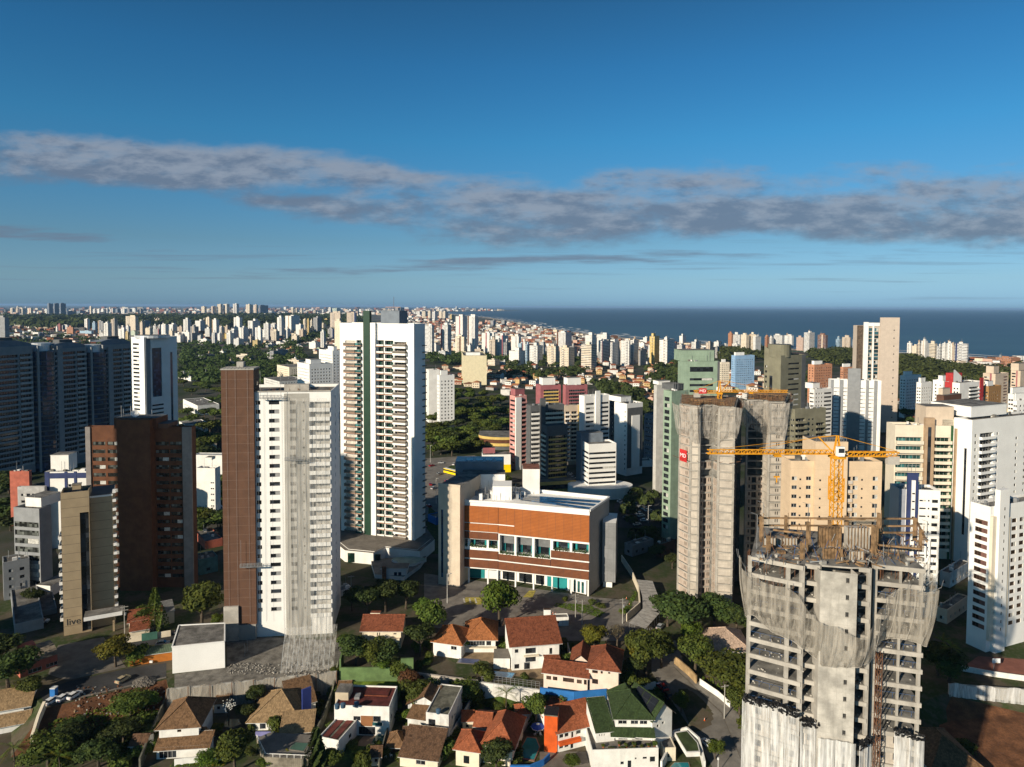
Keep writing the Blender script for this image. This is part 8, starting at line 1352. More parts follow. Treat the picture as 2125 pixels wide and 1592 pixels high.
pool('turquoise swimming pool beside the orange chimney tower', [(1072, 1572), (1108, 1578), (1119, 1552), (1112, 1534), (1094, 1532)], LOW, POOLW, mat('brick_rim', (.3, .17, .12), .9, .2)); pool('pale blue pool below the broad red roofed villa', [(1020, 1404), (1062, 1408), (1068, 1398), (1026, 1394)], 0, POOLB, PAVE); pool('half empty pool behind the grey retaining wall', [(950, 1376), (990, 1379), (994, 1370), (955, 1367)], 0, mat('dull_pool', (.10, .12, .22), .3, .2), PAVE); pool('narrow dark green pool beside the modern white house', [(770, 1545), (790, 1548), (806, 1512), (792, 1510)], LOW, POOLG, PAVE); pool('round dark pool in the garden left of the pyramid roof', [(462, 1508), (480, 1512), (500, 1504), (495, 1494), (472, 1494)], LOW, POOLG, PAVE); pool('turquoise pool at the bottom edge by the curved white wall', [(1385, 1600), (1432, 1600), (1428, 1584), (1400, 1584)], LOW, POOLW, TERRACE); pool('green tiled roof pond inside the curved white wall', [(1402, 1528), (1425, 1524), (1446, 1548), (1450, 1565), (1425, 1566), (1412, 1545)], -2.2, mat('algae', (.06, .085, .03), .5, .3), HWH, .9); pool('small green pool on the stone terrace', [(600, 1556), (630, 1560), (640, 1544), (612, 1542)], -2.4, POOLG, PAVE)
wall('garden_wall', 'curved white wall round the green roof pond', [(1372, 1600), (1392, 1560), (1398, 1535), (1425, 1528), (1450, 1550), (1462, 1600)], -.2, 2.5, HWH, .5)
sheet('lawn', [(706, 1578), (760, 1580), (768, 1548), (726, 1545)], mat('bright_lawn', (.045, .095, .015), 1, .35, .8), .05); sheet('deck', [(737, 1548), (768, 1550), (790, 1512), (770, 1510)], mat('sand_deck', (.3, .22, .15), .9, .15, .5), .07); sheet('terrace', [(1120, 1592), (1240, 1592), (1235, 1560), (1120, 1560)], PAVE, .04); sheet('terrace', [(545, 1545), (640, 1545), (640, 1530), (545, 1535)], TERRACE, .04); sheet('lawn', [(355, 1592), (455, 1585), (450, 1566), (430, 1572), (360, 1580)], GRASS, .04); sheet('terrace', [(985, 1460), (1110, 1470), (1110, 1450), (990, 1445)], GRASS, .03)
mb = MB(); a, b_ = gp(716, 1405), gp(830, 1404); mb.quad(a + Vector((0, -8, LOW + .05)), b_ + Vector((2, -8, LOW + .05)), b_ + Vector((0, -.4, -1.2)), a + Vector((0, -.4, -1.2)), mat('bank_grass', (.10, .15, .015), 1, .35, .5, fine=.6)); struct(mb, 'grass_bank')

# ------------------------------------------------------------------ trees, palms and bushes of the foreground
for kind, x, y, r, hh, lab in (
  ('round', 1037, 1300, 6.6, 15, 'big round bright green tree in front of the louvred building'), ('broad', 418, 1312, 8, 16.5, 'large spreading tree left of the brown tiled wing'), ('conifer', 322, 1312, 4.2, 14, 'feathery conifer beside the cream gate house'), ('bright', 452, 1306, 2.4, 5.5, 'small bright tree by the red car'), ('yellow', 240, 1384, 5.2, 9, 'yellowish tree left of the orange shed'), ('bush', 290, 1370, 4.5, 5, 'dark bush between the yellowish tree and the orange shed roof'),
  ('deep', 18, 1440, 7, 12, 'dark tree at the left edge below the pavilion'), ('deep', -8, 1400, 6, 11, 'dark tree half out of view beside the pavilion'), ('broad', 62, 1452, 4, 6, 'low dark tree between pavilion and roadside wall'),
  ('deep', 762, 1282, 6, 11, 'dark tree left of three in shade behind the long red roof'), ('deep', 800, 1270, 6, 11, 'middle dark tree in shade behind the long red roof'), ('deep', 842, 1264, 5.5, 10, 'dark tree right of three in shade behind the long red roof'), ('deep', 730, 1268, 3.5, 7, 'small dark tree beside the utility pole by the unfinished tower'), ('broad', 895, 1340, 5, 14, 'tall narrow tree left of the orange hipped roofs'), ('deep', 872, 1362, 5, 10, 'dark tree beside the long red roofed house'), ('bright', 880, 1300, 3.5, 9, 'lighter tree by the forecourt edge'),
  ('deep', 738, 1384, 5, 9.5, 'dark leafy tree at left end of the shrubby bank'), ('broad', 775, 1392, 5, 9, 'dense tree in the middle of the shrubby bank'), ('deep', 808, 1390, 5, 9, 'dark tree right of the shrubby bank'), ('bright', 792, 1396, 3, 5, 'bright banana like shrub on top of the green wall'), ('broad', 722, 1362, 4, 7, 'tree at the corner of the green wall and the building site'), ('bush', 826, 1402, 3, 5, 'bush hanging over the green wall\'s right end'),
  ('red', 852, 1448, 3.6, 8, 'reddish tree below the green wall'), ('broad', 866, 1482, 4.6, 9.5, 'tall tree right of the modern white house'), ('deep', 888, 1478, 4.4, 8, 'dark tree behind the weathered gabled house'), ('bright', 858, 1508, 3, 5.5, 'bright shrub by the yellow patch of wall'), ('broad', 962, 1464, 5, 6.5, 'spreading tree under the grey retaining wall'), ('bush', 990, 1458, 3, 4, 'rounded bush beside the spreading tree'),
  ('broad', 1112, 1510, 3.8, 9, 'upright tree behind the pool with the parasol'), ('broad', 1152, 1484, 3.6, 6, 'dark rounded tree below the blue wall'), ('bush', 998, 1404, 3, 4.2, 'ragged shrub on the grey retaining wall'), ('bush', 1016, 1414, 2.6, 3.5, 'small shrub beside the pale blue pool'), ('bright', 960, 1352, 2.6, 5, 'shrub between the two orange hipped roofs'), ('bush', 1090, 1412, 1.6, 2.2, 'little shrub beside the pale blue pool fence'),
  ('yellow', 1232, 1352, 4.4, 8.5, 'bright yellow green tree behind the red roofed villa'), ('bare', 1280, 1346, 4, 8, 'greyish leafless tree beside the yellow green tree'), ('broad', 1340, 1402, 6, 13.5, 'tall tree at the top of the sloping street'), ('yellow', 1318, 1392, 3.6, 10, 'yellowish tree left of the sloping street'), ('broad', 1372, 1386, 4.5, 11, 'tree leaning over the top of the sloping street'), ('deep', 1322, 1412, 4, 7, 'low dark tree beside the cream house with annex'), ('bush', 1300, 1425, 3.2, 4.5, 'bush between the cream house and white wall'),
  ('deep', 1422, 1322, 9.5, 14, 'huge dark spreading tree below the two-lobed concrete tower'), ('deep', 1385, 1300, 6, 10, 'dark tree at left side of the huge spreading tree'), ('deep', 1482, 1308, 7, 11, 'dark tree between the huge spreading tree and pale pink roof'), ('deep', 1530, 1318, 6, 10, 'dark tree beside the nearest concrete tower'), ('bright', 1432, 1345, 3.6, 9.5, 'fresh green tree below the huge spreading tree'), ('broad', 1442, 1400, 5.6, 11, 'tree leaning over the ochre wall by the street'), ('broad', 1515, 1446, 8.5, 11, 'wide dense tree above the picket fence'), ('bright', 1548, 1440, 5, 8, 'bright tree touching the nearest concrete tower'), ('broad', 1535, 1485, 4.5, 8, 'tree behind the utility pole on the street'), ('bush', 1552, 1520, 3.2, 4.5, 'bush along the upper pavement'),
  ('round', 1413, 1480, 2.4, 5.2, 'small round street tree casting its shadow on the road'), ('round', 1485, 1575, 2.1, 4.4, 'small street tree by the parked white car'), ('deep', 1946, 1402, 6, 9, 'dark tree between the concrete tower and ball court'), ('deep', 1968, 1420, 4.5, 7, 'low dark tree left of the ball court'), ('bush', 2000, 1560, 2.5, 3.5, 'green shrub on the red earth site'),
  ('broad', 270, 1490, 5.5, 6, 'leafy clump on the slope of dumped earth'), ('bright', 305, 1478, 3.6, 5, 'bright clump beside the mossy wall on the slope'), ('deep', 150, 1560, 5, 6, 'dark tree in the lower left garden'), ('deep', 205, 1592, 5, 7, 'dark tree right of the lower left garden palms'), ('broad', 100, 1590, 6, 7, 'shaded tree among the lower left garden palms'), ('deep', 255, 1548, 5, 6, 'shaded bush tree below the slope of dumped earth'), ('broad', 488, 1602, 5, 10, 'tree with a white flowering branch beside the two tier roof'), ('bright', 430, 1590, 3, 3.5, 'hedge like bush in front of the two tier roof'), ('yellow', 452, 1522, 1.6, 2.6, 'small yellow flowering shrub beside the two tier roof'),
  ('cypress', 655, 1612, 3.2, 11, 'tall dark cypress left of the narrow white annex'), ('broad', 690, 1602, 2.6, 6, 'slim tree before the narrow white annex'), ('bush', 748, 1600, 2.5, 5, 'dark bush below the bright lawn'), ('bush', 776, 1572, 2.4, 3.2, 'round bush at the lawn edge'), ('deep', 1030, 1606, 4.0, 7.5, 'round dark bush like tree before the cream house'), ('bush', 926, 1572, 2.8, 5, 'bush between the old brown roof and the terracotta hips'), ('bush', 575, 1522, 2.8, 4.5, 'tree growing against the veranda of the pyramid roof'), ('bush', 700, 1440, 3.2, 4, 'ivy clump hanging beside the construction wall'), ('deep', 530, 1470, 3.2, 6, 'dark hedge tree left of the pyramid roof'), ('deep', 512, 1500, 3.0, 5, 'dark hedge tree below the pyramid roof\'s left corner'),
  ('bush', 1245, 1262, 1.8, 2, 'low bush on the forecourt lawn'), ('bush', 1228, 1254, 1.8, 2, 'low bush beside the forecourt lawn\'s white kerb'), ('bush', 1172, 1250, 1.2, 2.4, 'lone sapling in the parking strip'), ('bush', 1300, 1268, 1.6, 2, 'planting strip bush by the curved white wall'), ('bush', 1190, 1405, 3, 4.4, 'ivy bush right of the villa'), ('bush', 1178, 1380, 2.6, 4, 'hedge bush on the pale ivy wall'), ('bush', 1165, 1420, 2.4, 3, 'hedge bush at the low end of the pale ivy wall'), ('bush', 1210, 1370, 2.6, 4, 'dark hedge bush under the villa\'s side wall'), ('bright', 1185, 1592, 2.2, 2.6, 'flowering shrub below the orange planter balcony'), ('bush', 1362, 1455, 2.6, 3.6, 'shrub beside the dark green tiles and white wall'), ('bush', 1330, 1448, 2.2, 3.4, 'small shrub below the white wall'),
  ('broad', 205, 1262, 3, 6, 'tree behind the lettered hotel\'s canopy'), ('deep', 70, 1258, 4, 6, 'dark tree at the foot of the grey office block'), ('broad', 300, 1300, 4, 7, 'tree behind the feathery conifer'), ('deep', 1360, 1160, 4, 6, 'dark tree beside the curved white wall'), ('deep', 1340, 1120, 4, 7, 'dark tree in the shade of the sage green towers'), ('deep', 1395, 1180, 4, 6, 'dark tree at the two-lobed tower\'s left foot')):
    tree(kind, gpt(x, y), r, hh, lab, None, 'bush' if kind == 'bush' else 'tree', 'bush' if kind == 'bush' else 'tree')
for i, (x, y, hh, r, lab) in enumerate(((1048, 1486, 6.5, 4.2, 'palm with arching fronds below the peeling white wall'), (30, 1604, 6, 4.5, 'shaded palm at the bottom left corner'), (78, 1578, 5, 4, 'second palm in the lower left garden'), (125, 1612, 5, 4, 'low palm beside the dark garden trees'), (1972, 1412, 10, 3.6, 'tall palm left of the ball court'), (1955, 1392, 9, 3.4, 'dark palm beside the navy striped tower'), (1102, 1330, 4, 2.0, 'short palm at the villa\'s corner'), (605, 1578, 2.0, 2.2, 'small palm on the stone terrace'), (1293, 1280, 2.2, 1.6, 'little palm by the curved white wall'))): palm(gpt(x, y), hh, r, lab, None, i)
for k, (x, y) in enumerate(scatter([(60, 1520), (320, 1490), (300, 1592), (60, 1592)], 14, rr, 24)): tree(('bush', 'deep', 'bush')[k % 3], gpt(x, y), R.uniform(2, 3.6), R.uniform(2, 3.8), 'dark undergrowth bush in the shaded lower left garden', 'bushes of the shaded lower left garden', 'bush', 'bush')
for k, (x, y) in enumerate(scatter([(690, 1410), (1120, 1450), (1110, 1590), (480, 1592), (480, 1520)], 90, rr, 16)):
    tree('bush', gpt(x, y), R.uniform(1.1, 2.2), R.uniform(1.2, 2.6), 'small garden shrub between the lower houses', 'garden shrubs between the lower houses', 'bush', 'bush')
for k, (x, y) in enumerate(scatter([(1040, 1340), (1060, 1330), (1180, 1330), (1200, 1345), (1190, 1360), (1040, 1360)], 8, rr, 14) + scatter([(860, 1345), (890, 1340), (890, 1392), (862, 1392)], 6, rr, 12)): tree('bush', gpt(x, y), R.uniform(1.5, 2.6), R.uniform(2, 3.6), 'hedge shrub around the upper orange roofed houses', 'hedge shrubs of the upper houses', 'bush', 'bush')
mb = MB(); c = gp(475, 1510, LOW) + Vector((0, 0, 6)); q_ = random.Random(3)
for _ in range(80): v = Vector((q_.gauss(0, 1), q_.gauss(0, 1), q_.gauss(0, .6))); leaf(mb, c + v * .9, Vector((0, -.6, 1)), .15, FLOWER, q_)
for _ in range(6): mb.bar(c + Vector((q_.uniform(-1, 1), q_.uniform(-1, 1), 0)), c - Vector((0, 0, 6)), .1, BARK)
tag(mb.build('flowering_tree'), 'small tree covered in white blossom beside the two tier roof', 'tree')
mb = MB(); q_ = random.Random(8)
for P, n_ in (([(1222, 1256), (1255, 1272), (1245, 1282), (1150, 1258), (1155, 1252)], 900), ([(1294, 1270), (1318, 1225), (1322, 1232), (1302, 1280)], 250)):
    for (x, y) in scatter(P, n_, q_): leaf(mb, gp(x, y) + Vector((0, 0, .15)), Vector((q_.uniform(-.4, .4), q_.uniform(-.4, .4), 1)).normalized(), .35, LEAFB, q_)
tag(mb.build('forecourt_grass'), 'green planted strip edging the louvred building forecourt', 'grass', kind='stuff')
mb = MB(); q_ = random.Random(18)
for P, n_ in (([(715, 1408), (832, 1406), (832, 1440), (715, 1440)], 1500), ([(100, 1500), (320, 1440), (300, 1560), (110, 1580)], 1500), ([(350, 1592), (470, 1575), (470, 1590)], 300), ([(980, 1450), (1110, 1465), (1110, 1480), (980, 1465)], 500), ([(1420, 1395), (1520, 1470), (1590, 1580), (1600, 1480), (1530, 1420)], 900)):
    for (x, y) in scatter(P, n_, q_): leaf(mb, gpt(x, y) + Vector((0, 0, q_.uniform(.1, .4))), Vector((q_.uniform(-.7, .7), q_.uniform(-.9, .3), 1)).normalized(), q_.uniform(.25, .5), LEAFB if q_.random() < .7 else LEAFY, q_)
tag(mb.build('ground_cover'), 'low grass and ground cover on the banks and verges', 'ground cover', kind='stuff')
mb = MB(); q_ = random.Random(5); c = gpt(300, 1415)
for i in range(500):
    a, d_ = q_.uniform(0, 6.28), q_.random() ** .6 * 3.2; mb.obox(c + Vector((cos(a) * d_, sin(a) * d_ * .8, 0)), Vector((cos(i), sin(i), 0)), .4, .35, c.z - .2, c.z + max(.1, (1 - d_ / 3.3) * 1.7) * q_.uniform(.7, 1), PAVE)
tag(mb.build('gravel_heap'), 'pale heap of gravel on the kerb above the dumped earth', 'gravel', kind='stuff')
mb = MB()
for i in range(420): x, y = 150 + 190 * q_.random(), 1425 + 60 * q_.random(); p = gpt(x, y); s_ = q_.uniform(.1, .5); mb.obox(p, Vector((cos(i), sin(i), 0)), s_, s_ * .8, p.z - .1, p.z + s_ * .6, q_.choice([SOIL, SOIL, CEMENT, TERRACE, SOIL]))
tag(mb.build('dumped_debris'), 'broken bricks and debris dumped on the red earth slope', 'debris', kind='stuff')

# ------------------------------------------------------------------ vehicles
def carpaint():
    m = bpy.data.materials.new('car_paint'); m.use_nodes = True; k = NT(m.node_tree); b = k.n['Principled BSDF']; oi = k.new('ShaderNodeObjectInfo'); k.l.new(oi.outputs['Color'], b.inputs['Base Color']); b.inputs['Roughness'].default_value = .3; b.inputs['Coat Weight'].default_value = .5; return m
CARP = carpaint(); RUBBER = mat('tyre_rubber', (.02, .02, .02), .9, .1); LAMPR = mat('tail_lamp', (.35, .01, .01), .3, .05); LAMPW = mat('headlamp', (.7, .7, .68), .2, .05)
mb = MB(); prof = [(-2.05, .32), (-2.1, .75), (-1.95, .92), (-1.05, 1.0), (1.15, 1.0), (1.95, .88), (2.1, .6), (2.05, .32)]
for (x0, z0), (x1, z1) in zip(prof, prof[1:]): mb.quad((x0, -.86, z0), (x0, .86, z0), (x1, .86, z1), (x1, -.86, z1), CARP)
mb.poly([(x, -.86, z) for x, z in prof], CARP); mb.poly([(x, .86, z) for x, z in reversed(prof)], CARP); roof = [(-1.75, 1.0), (-1.35, 1.45), (.25, 1.48), (1.05, 1.0)]
mb.quad((-1.35, -.66, 1.45), (.25, -.66, 1.48), (.25, .66, 1.48), (-1.35, .66, 1.45), CARP); CARB = mb.mesh('body')
mb = MB(); mb.quad((-1.75, .78, 1.0), (-1.75, -.78, 1.0), (-1.35, -.66, 1.45), (-1.35, .66, 1.45), DARKGLASS); mb.quad((1.05, -.78, 1.0), (1.05, .78, 1.0), (.25, .66, 1.48), (.25, -.66, 1.48), DARKGLASS); mb.quad((-1.75, -.78, 1.0), (1.05, -.78, 1.0), (.25, -.66, 1.48), (-1.35, -.66, 1.45), DARKGLASS); mb.quad((1.05, .78, 1.0), (-1.75, .78, 1.0), (-1.35, .66, 1.45), (.25, .66, 1.48), DARKGLASS); CARG = mb.mesh('window')
mb = MB(); mb.tube((0, -.1, 0), (0, .1, 0), .32, RUBBER, k=12); mb.tube((0, -.11, 0), (0, .11, 0), .18, STEEL, k=8); CARWH = mb.mesh('wheel')
mb = MB(); mb.box(-.04, .04, -.2, .2, -.08, .08, LAMPW); HLM = mb.mesh('headlight'); mb = MB(); mb.box(-.04, .04, -.2, .2, -.08, .08, LAMPR); TLM = mb.mesh('tail_light')
CC = {'white': (.75, .75, .74), 'silver': (.42, .43, .44), 'black': (.02, .02, .022), 'red': (.35, .015, .015), 'grey': (.14, .145, .15), 'gold': (.45, .37, .24), 'blue': (.03, .08, .3)}
def car(p, rz, col, label, group=None, lift=.07):
    o = inst('body', CARB, None, (0, 0, 0)); r = empty('parked_car', p + Vector((0, 0, lift))); r.rotation_euler = (0, 0, rz); o.parent = r; o.color = (*CC[col], 1); tag(r, label, 'car', group); inst('window', CARG, r)
    for x in (-1.3, 1.3):
        for y in (-.78, .78): inst('wheel', CARWH, r, (x, y, .32))
    for y in (-.62, .62): inst('headlight', HLM, r, (2.06, y, .68)); inst('tail_light', TLM, r, (-2.08, y, .72))
for x, y, a, c, l in ((154, 1447, 1.3, 'white', 'white car right of the row of three by the kerb'), (132, 1452, 1.3, 'white', 'white car in the middle of three by the kerb'), (107, 1459, 1.3, 'white', 'white car left of three by the kerb'), (255, 1414, 1.2, 'gold', 'pale gold car alone on the road by the dumped earth'), (404, 1309, .3, 'red', 'red car under the large spreading tree'), (375, 1314, .3, 'grey', 'grey car behind the red car'), (338, 1339, .3, 'silver', 'silver car behind the orange shed'), (88, 1293, .2, 'white', 'white car beside the lettered hotel'), (1468, 1548, 2.0, 'white', 'white car parked at the bottom of the sloping street'), (1384, 1446, 2.0, 'black', 'black car in the shade of the white wall on the street'), (1267, 1354, .1, 'white', 'white car behind the cream house with annex'), (1370, 1304, 1.0, 'silver', 'silver car under the huge dark spreading tree'), (1337, 1082, 0, 'white', 'lone white car beyond the louvred building ramp shaft'), (1374, 1430, 2.0, 'red', 'dark red car behind the black car on the street')): car(gpt(x, y), a, c, l)
q_ = random.Random(2); G2 = 'cars in the shaded car park'
for r_, (x0, y0, x1, y1, n_) in enumerate(((1288, 1042, 1330, 1072, 9), (1322, 1048, 1350, 1064, 6), (1300, 1075, 1322, 1090, 4), (1182, 985, 1205, 1012, 7))):
    for i in range(n_): t = i / (n_ - 1); car(gp(x0 + (x1 - x0) * t, y0 + (y1 - y0) * t), q_.choice((.4, .5, 3.6)), q_.choice(('white', 'white', 'silver', 'grey', 'black', 'white')), 'small parked car in the shaded car park beyond the louvred building', G2)
for x, y in ((893, 1007), (900, 1015), (957, 976), (949, 985), (965, 983), (975, 990), (942, 965), (990, 965), (985, 975), (1000, 983), (910, 985), (930, 1000), (890, 1052), (896, 968), (915, 962), (1002, 962)): car(gp(x, y), q_.uniform(-.6, 2.4), q_.choice(('white', 'white', 'silver', 'grey', 'black', 'red')), 'small car on the avenue by the roundabout', 'cars on the avenue')
o = gp(936, 984); r = tag(empty('city_bus', o), 'yellow and white city bus on the avenue', 'bus'); r.rotation_euler = (0, 0, 2.4); mb = MB(); mb.box(-6, 6, -1.25, 1.25, .35, 1.7, BRT_Y); mb.box(-6, 6, -1.25, 1.25, 2.7, 3.2, BRT_Y, WHITE2); mb.box(-5.98, 5.98, -1.2, 1.2, 1.701, 2.699, DARKGLASS); mb.build('body', r)
for x in (-3.8, 3.8):
    for y in (-1.1, 1.1): inst('wheel', CARWH, r, (x, y, .45), 0, 1.4)
# ------------------------------------------------------------------ poles, lamps and small things
def upole(px, py, h, label, arms=1, cat='utility pole', name='utility_pole', rz=.3):
    r = tag(empty(name, gpt(px, py)), label, cat, None); r.rotation_euler = (0, 0, rz); mb = MB(); mb.tube((0, 0, 0), (0, 0, h), .17, CEMENT, .11, 8); mb.build('pole', r)
    for i in range(arms): mb = MB(); z = h - .5 - i * 1.1; mb.box(-1.2, 1.2, -.08, .08, z, z + .14, CEMENT); [mb.tube((x, 0, z + .14), (x, 0, z + .4), .06, DARKW, k=6) for x in (-1.1, -.4, .4, 1.1)]; mb.build('crossarm', r)
    if arms > 1: mb = MB(); mb.tube((.35, -.2, h - 3.2), (.35, -.2, h - 2.3), .28, STEEL, k=8); mb.build('transformer', r)
    return r.location + Vector((0, 0, h - .1))
tops = [upole(1503, 1492, 9.6, 'concrete utility pole on the upper pavement of the sloping street'), upole(1292, 1294, 9, 'utility pole with two crossarms by the curved white wall', 2), upole(1208, 1298, 9, 'utility pole in front of the parking strip'), upole(1194, 1290, 10, 'taller utility pole left of the parking strip poles', 2), upole(729, 1252, 10.5, 'dark utility pole right of the brown and white tower'), upole(259, 1318, 10, 'white utility pole beside the lettered hotel canopy', 2)]
def cable(a, b_, label, s=.8):
    mb = MB(); pr = a
    for i in range(1, 11): t = i / 10; q = a + (b_ - a) * t - Vector((0, 0, s * 4 * t * (1 - t))); mb.bar(pr, q, .045, FRAMED); pr = q
    tag(mb.build('power_line'), label, 'cable')
cable(tops[1], tops[2], 'power line hanging between the two parking strip poles'); cable(tops[3], tops[2], 'short power line between the paired poles'); cable(tops[0], tops[1], 'long power line down to the sloping street', 1.4); cable(tops[4], tops[3], 'long power line across the forecourt', 1.6)
def lamp(px, py, h, label, arm=1.2, globe=False):
    r = tag(empty('street_lamp', gpt(px, py)), label, 'street lamp'); mb = MB(); mb.tube((0, 0, 0), (0, 0, h), .09, HWH, .06, 8); mb.build('pole', r); mb = MB()
    if globe: mb.tube((0, 0, h), (0, 0, h + .5), .26, LAMPW, .22, 10)
    else: mb.bar((0, 0, h), (arm, -.3, h + .3), .09, HWH); mb.box(arm - .2, arm + .5, -.45, -.15, h + .2, h + .38, STEEL)
    mb.build('lamp_head', r)
lamp(1490, 1604, 3.4, 'red and white globe lamp at the bottom of the sloping street', globe=True); lamp(928, 1252, 11, 'white lamp post left of the louvred building forecourt'); lamp(1345, 1086, 9, 'lamp post at the car park edge beyond the ramp shaft'); lamp(905, 1045, 14, 'tall lamp mast on the avenue right of the green-striped tower'); lamp(893, 960, 12, 'lamp mast on the far side of the avenue'); lamp(1001, 958, 9, 'lamp post beside the yellow banded shop'); lamp(440, 1052, 7, 'lamp post among the trees between the two brown towers')
r = tag(empty('parasol', gp(1116, 1522, LOW)), 'blue and white striped parasol beside the turquoise pool', 'parasol'); mb = MB(); mb.tube((0, 0, 0), (0, 0, 2.7), .04, HWH, k=6); mb.build('pole', r); mb = MB(); BL = mat('parasol_blue', (.02, .06, .35), .8, .1)
for i in range(8): a, c = 2 * pi * i / 8, 2 * pi * (i + 1) / 8; p = lambda t, q, z: (q * cos(t), q * sin(t), z); mb.quad(p(a, 1.9, 1.95), p(c, 1.9, 1.95), p(c, .5, 2.6), p(a, .5, 2.6), BL); mb.poly([p(a, .5, 2.6), p(c, .5, 2.6), (0, 0, 2.8)], HWH); mb.quad(p(a, 1.9, 1.75), p(c, 1.9, 1.75), p(c, 1.9, 1.95), p(a, 1.9, 1.95), HWH)
mb.build('canopy', r)
for k, (x, y) in enumerate(((800, 1572), (812, 1570), (806, 1566), (1110, 1526), (1122, 1527))):
    r = tag(empty('garden_chair', gpt(x, y)), 'white plastic garden chair ' + ('on the shaded lawn left of the old brown roof' if k < 3 else 'under the blue and white parasol'), 'chair', 'white plastic garden chairs'); r.rotation_euler = (0, 0, k * 1.7); mb = MB(); mb.box(-.25, .25, -.25, .25, .4, .45, HWH); mb.build('seat', r); mb = MB(); mb.box(-.25, .25, .22, .27, .451, .95, HWH); mb.build('backrest', r)
    for a, b_ in ((-.22, -.22), (.22, -.22), (-.22, .22), (.22, .22)): mb = MB(); mb.bar((a, b_, 0), (a, b_, .4), .05, HWH); mb.build('leg', r)
for i, (x, y) in enumerate(((1142, 1272), (1147.5, 1274), (1153, 1276), (1158.5, 1278), (1300, 1243), (1306, 1256), (1462, 1496))):
    mb = MB(); mb.box(-.2, .2, -.2, .2, 0, .04, ORNG); mb.tube((0, 0, .04), (0, 0, .8), .16, ORNG, .03, 8); mb.tube((0, 0, .4), (0, 0, .55), .12, HWH, .09, 8); o = mb.build('traffic_cone', loc=gpt(x, y) + Vector((0, 0, .08))); tag(o, 'orange traffic cone ' + ('in the row on the parking strip' if i < 4 else ('by the curved white wall' if i < 6 else 'alone on the sloping street')), 'cone', 'traffic cones')
r = tag(empty('portable_toilet', gp(112, 1444)), 'blue portable cabin beside the three white cars', 'cabin'); mb = MB(); mb.box(-.7, .7, -.7, .7, 0, 2.3, BLUEW); mb.build('cabin', r); mb = MB(); mb.prism([(-.75, -.75), (.75, -.75), (.75, .75), (-.75, .75)], 2.31, 2.5, HWH); mb.build('roof', r)
# covered walkway behind the curved wall, roof clutter of the houses: tanks and dishes
mb = MB(); P = [(1322, 1300), (1352, 1268), (1350, 1240), (1338, 1205)]
for (a, c) in zip(P, P[1:]):
    A, B = gp(*a, 3), gp(*c, 3); d_ = (B - A).normalized(); s_ = Vector((d_.y, -d_.x, 0)) * 3; k = 6
    for j in range(k): p, q = A + (B - A) * (j / k), A + (B - A) * ((j + .94) / k); mb.quad(p + s_, q + s_, q - s_ + Vector((0, 0, .4)), p - s_ + Vector((0, 0, .4)), mat('walkway_roof', (.42, .40, .37), .9, .15, .6)); mb.bar(p + s_ * .9 - Vector((0, 0, 3)), p + s_ * .9, .12, STEEL); mb.bar(p - s_ * .9 - Vector((0, 0, 3)), p - s_ * .9 + Vector((0, 0, .3)), .12, STEEL)
tag(mb.build('covered_walkway'), 'bent grey roofed walkway beside the curved white wall', 'walkway')
for i, (x, y, z, lab) in enumerate(((700, 1470, 4.9, 'blue water tank on the sand coloured tank room'), (712, 1468, 4.9, 'second water tank on the sand coloured tank room'), (910, 1480, 2.6, 'water tank on the weathered gabled house'), (740, 1465, 2.8, 'water tank on the maroon flat roof'))):
    mb = MB(); mb.tube((0, 0, 0), (0, 0, 1.0), .62, mat('tank_blue', (.05, .1, .16), .6, .1), .72, 12); mb.tube((0, 0, 1.0), (0, 0, 1.25), .74, mat('tank_blue', (0, 0, 0)), .3, 12); tag(mb.build('water_tank', loc=gp(x, y, z)), lab, 'water tank')

for i, (x, y) in enumerate(((1285, 1548), (1300, 1552), (1316, 1550), (1332, 1553), (1346, 1551), (1358, 1549), (1252, 1552))):
    r = tag(empty('potted_plant', gp(x, y, -.5)), 'potted plant on the terrace of the green roofed house', 'potted plant', 'potted plants on the green roofed house terrace'); mb = MB(); mb.tube((0, 0, 0), (0, 0, .5), .22, T_TER, .3, 8); mb.build('pot', r); cm, tm_ = tree_meshes('bush', i % 4); inst('foliage', cm, r, (0, 0, .3), i, .22 + .05 * (i % 3))

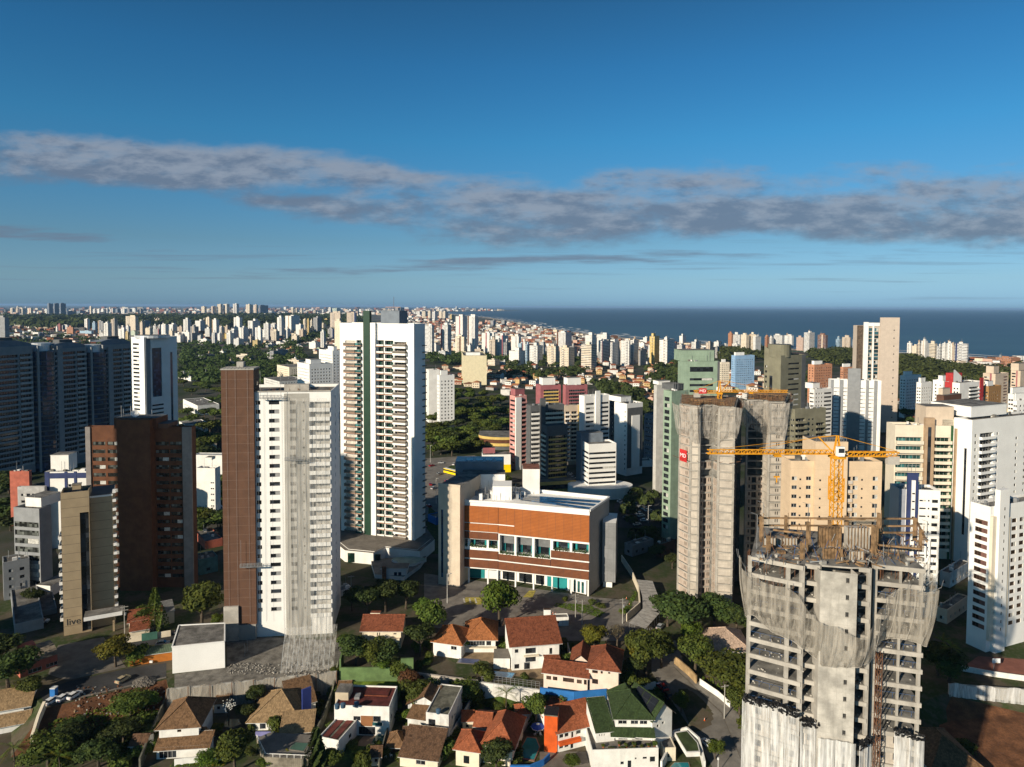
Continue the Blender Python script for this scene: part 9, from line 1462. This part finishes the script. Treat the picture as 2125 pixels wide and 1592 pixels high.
# low buildings filling the gaps between the towers
for x0, xc, x1, yt, yb, m, lab in ((-30, 6, 34, 1168, 1262, MIDGREY, 'low grey shed at the left edge below the grey office block'), (402, 412, 452, 1162, 1206, mat('teal_wall', (.06, .16, .18), .8, .2), 'low teal building in the shade of the brick tower'), (404, 425, 462, 1124, 1150, CORAL, 'low red building between the two brown towers'), (404, 440, 470, 1062, 1090, HWH, 'small white house under trees between the two brown towers'), (372, 385, 432, 882, 905, HWH, 'low white building right of the white framed tower'), (376, 400, 450, 926, 948, LBEIGE, 'low beige building above the pale roofed hall'), (380, 410, 455, 842, 866, HWH, 'pale building on the wooded slope above the beige one'), (548, 580, 642, 792, 822, HWD, 'pale low building just behind the unfinished white roof'), (575, 600, 650, 762, 790, HCR, 'cream low building behind the unfinished tower\'s roof'), (640, 668, 702, 800, 832, HWD, 'grey white building left of the balcony tower'), (886, 900, 935, 830, 852, HWH, 'low white house at the edge of the central wooded patch'), (888, 905, 930, 1075, 1096, BLUEW, 'low blue kiosk right of the green-striped tower'), (690, 700, 732, 1228, 1252, HWD, 'low white wall building beside the dark utility pole'), (1296, 1312, 1356, 1132, 1162, MIDGREY, 'low grey building in shade by the curved white wall'), (1362, 1372, 1402, 1130, 1164, DBROWN, 'low dark building at the foot of the sage green tower'), (1940, 1962, 2012, 1052, 1086, HWD, 'low pale house in the shade behind the navy striped tower'), (1946, 1968, 2010, 1122, 1158, MIDGREY, 'grey low house between the white right hand towers'), (1950, 1972, 2012, 1190, 1226, HWD, 'white low house deep in shade between right hand towers'), (1944, 1966, 2008, 1266, 1304, LBEIGE, 'beige low house nearest the ball court'), (1700, 1730, 1790, 1062, 1096, HWD, 'low white block behind the nearest tower\'s crane'), (1180, 1192, 1222, 1052, 1070, LBEIGE, 'low beige annex behind the louvred roof'), (60, 84, 118, 1268, 1296, MIDGREY, 'flat grey garage left of the lettered hotel'), (-20, 30, 70, 1296, 1336, MIDGREY, 'flat grey building at the left edge above the pavilion'), (480, 498, 540, 1378, 1392, CEMENT, 'small site hut on the rubble of the unfinished tower')):
    b = Bld('low_block', lab, 'building', x0, xc, x1, yt, 110 * FPX / (yb - HYP), 38, m); n_ = max(1, int(b.wR / 4)); b.wins('R', .08, .92, n_, 1.4, 1.2, 1, 3, .2, .8); b.wins('L', .08, .92, max(1, int(b.dL / 4)), 1.4, 1.2, 1, 3, .2, .8); hvac(b, 3); b.done(.4)
for x0, x1, y, dp, hh, rf, tm_, wm, lab in ((770, 790, 1590, 4, 2.6, 'gx', T_OLD, HCR, 'little tiled shed below the bright lawn'), (960, 982, 1518, 5, 3, 'gx', T_TER, HCR, 'small red tiled outhouse behind the terracotta hips'), (444, 470, 1480, 4, 2.8, 'shed', T_BRN, HWD, 'small lean-to beside the draped net wall'), (1072, 1098, 1500, 4, 2.8, 'hip', T_TER, HWH, 'small tiled changing hut by the turquoise pool'), (835, 858, 1556, 4, 2.6, 'shed', T_OLD, HWD, 'mossy lean-to left of the old brown roof'), (1376, 1402, 1580, 5, 3.2, 'flat', T_TER, HCR, 'small cream flat roofed room by the bottom pool'), (1010, 1038, 1516, 4, 3, 'gx', T_RED, HWH, 'little red roofed laundry behind the cream house'), (700, 726, 1455, 3.5, 3, 'shed', T_BRN, HWD, 'brown lean-to under the green bank'), (270, 300, 1570, 5, 3, 'gx', T_OLD, HWD, 'old dark tiled hut in the shaded lower left garden'), (1150, 1180, 1300, 3, 2.8, 'flat', T_TER, HWH, 'white guard hut at the parking strip')):
    h = House('outbuilding', lab, gpt(x0, y), 'outbuilding'); h.blk(gpt(x0, y), gpt(x1, y - 1) , dp, hh, wm, rf, 1.2 if rf != 'flat' else .3, tm_, .4, wins=[(.8, .9, .9, 1.0)])

# ------------------------------------------------------------------ the air: thin even haze over city and sea
mb = MB(); HZ = bpy.data.materials.new('haze_air'); HZ.use_nodes = True; k = NT(HZ.node_tree); k.n.remove(k.n['Principled BSDF']); pv = k.new('ShaderNodeVolumePrincipled'); pv.inputs['Color'].default_value = (.34, .58, .92, 1); pv.inputs['Density'].default_value = 2.6e-5; pv.inputs['Anisotropy'].default_value = 0.0
k.l.new(pv.outputs[0], k.n['Material Output'].inputs['Volume'])
mb.box(-171000, 171000, -950, 171000, LOW - 1.5, 136, HZ); tag(mb.build('haze'), None, None, kind='stuff')
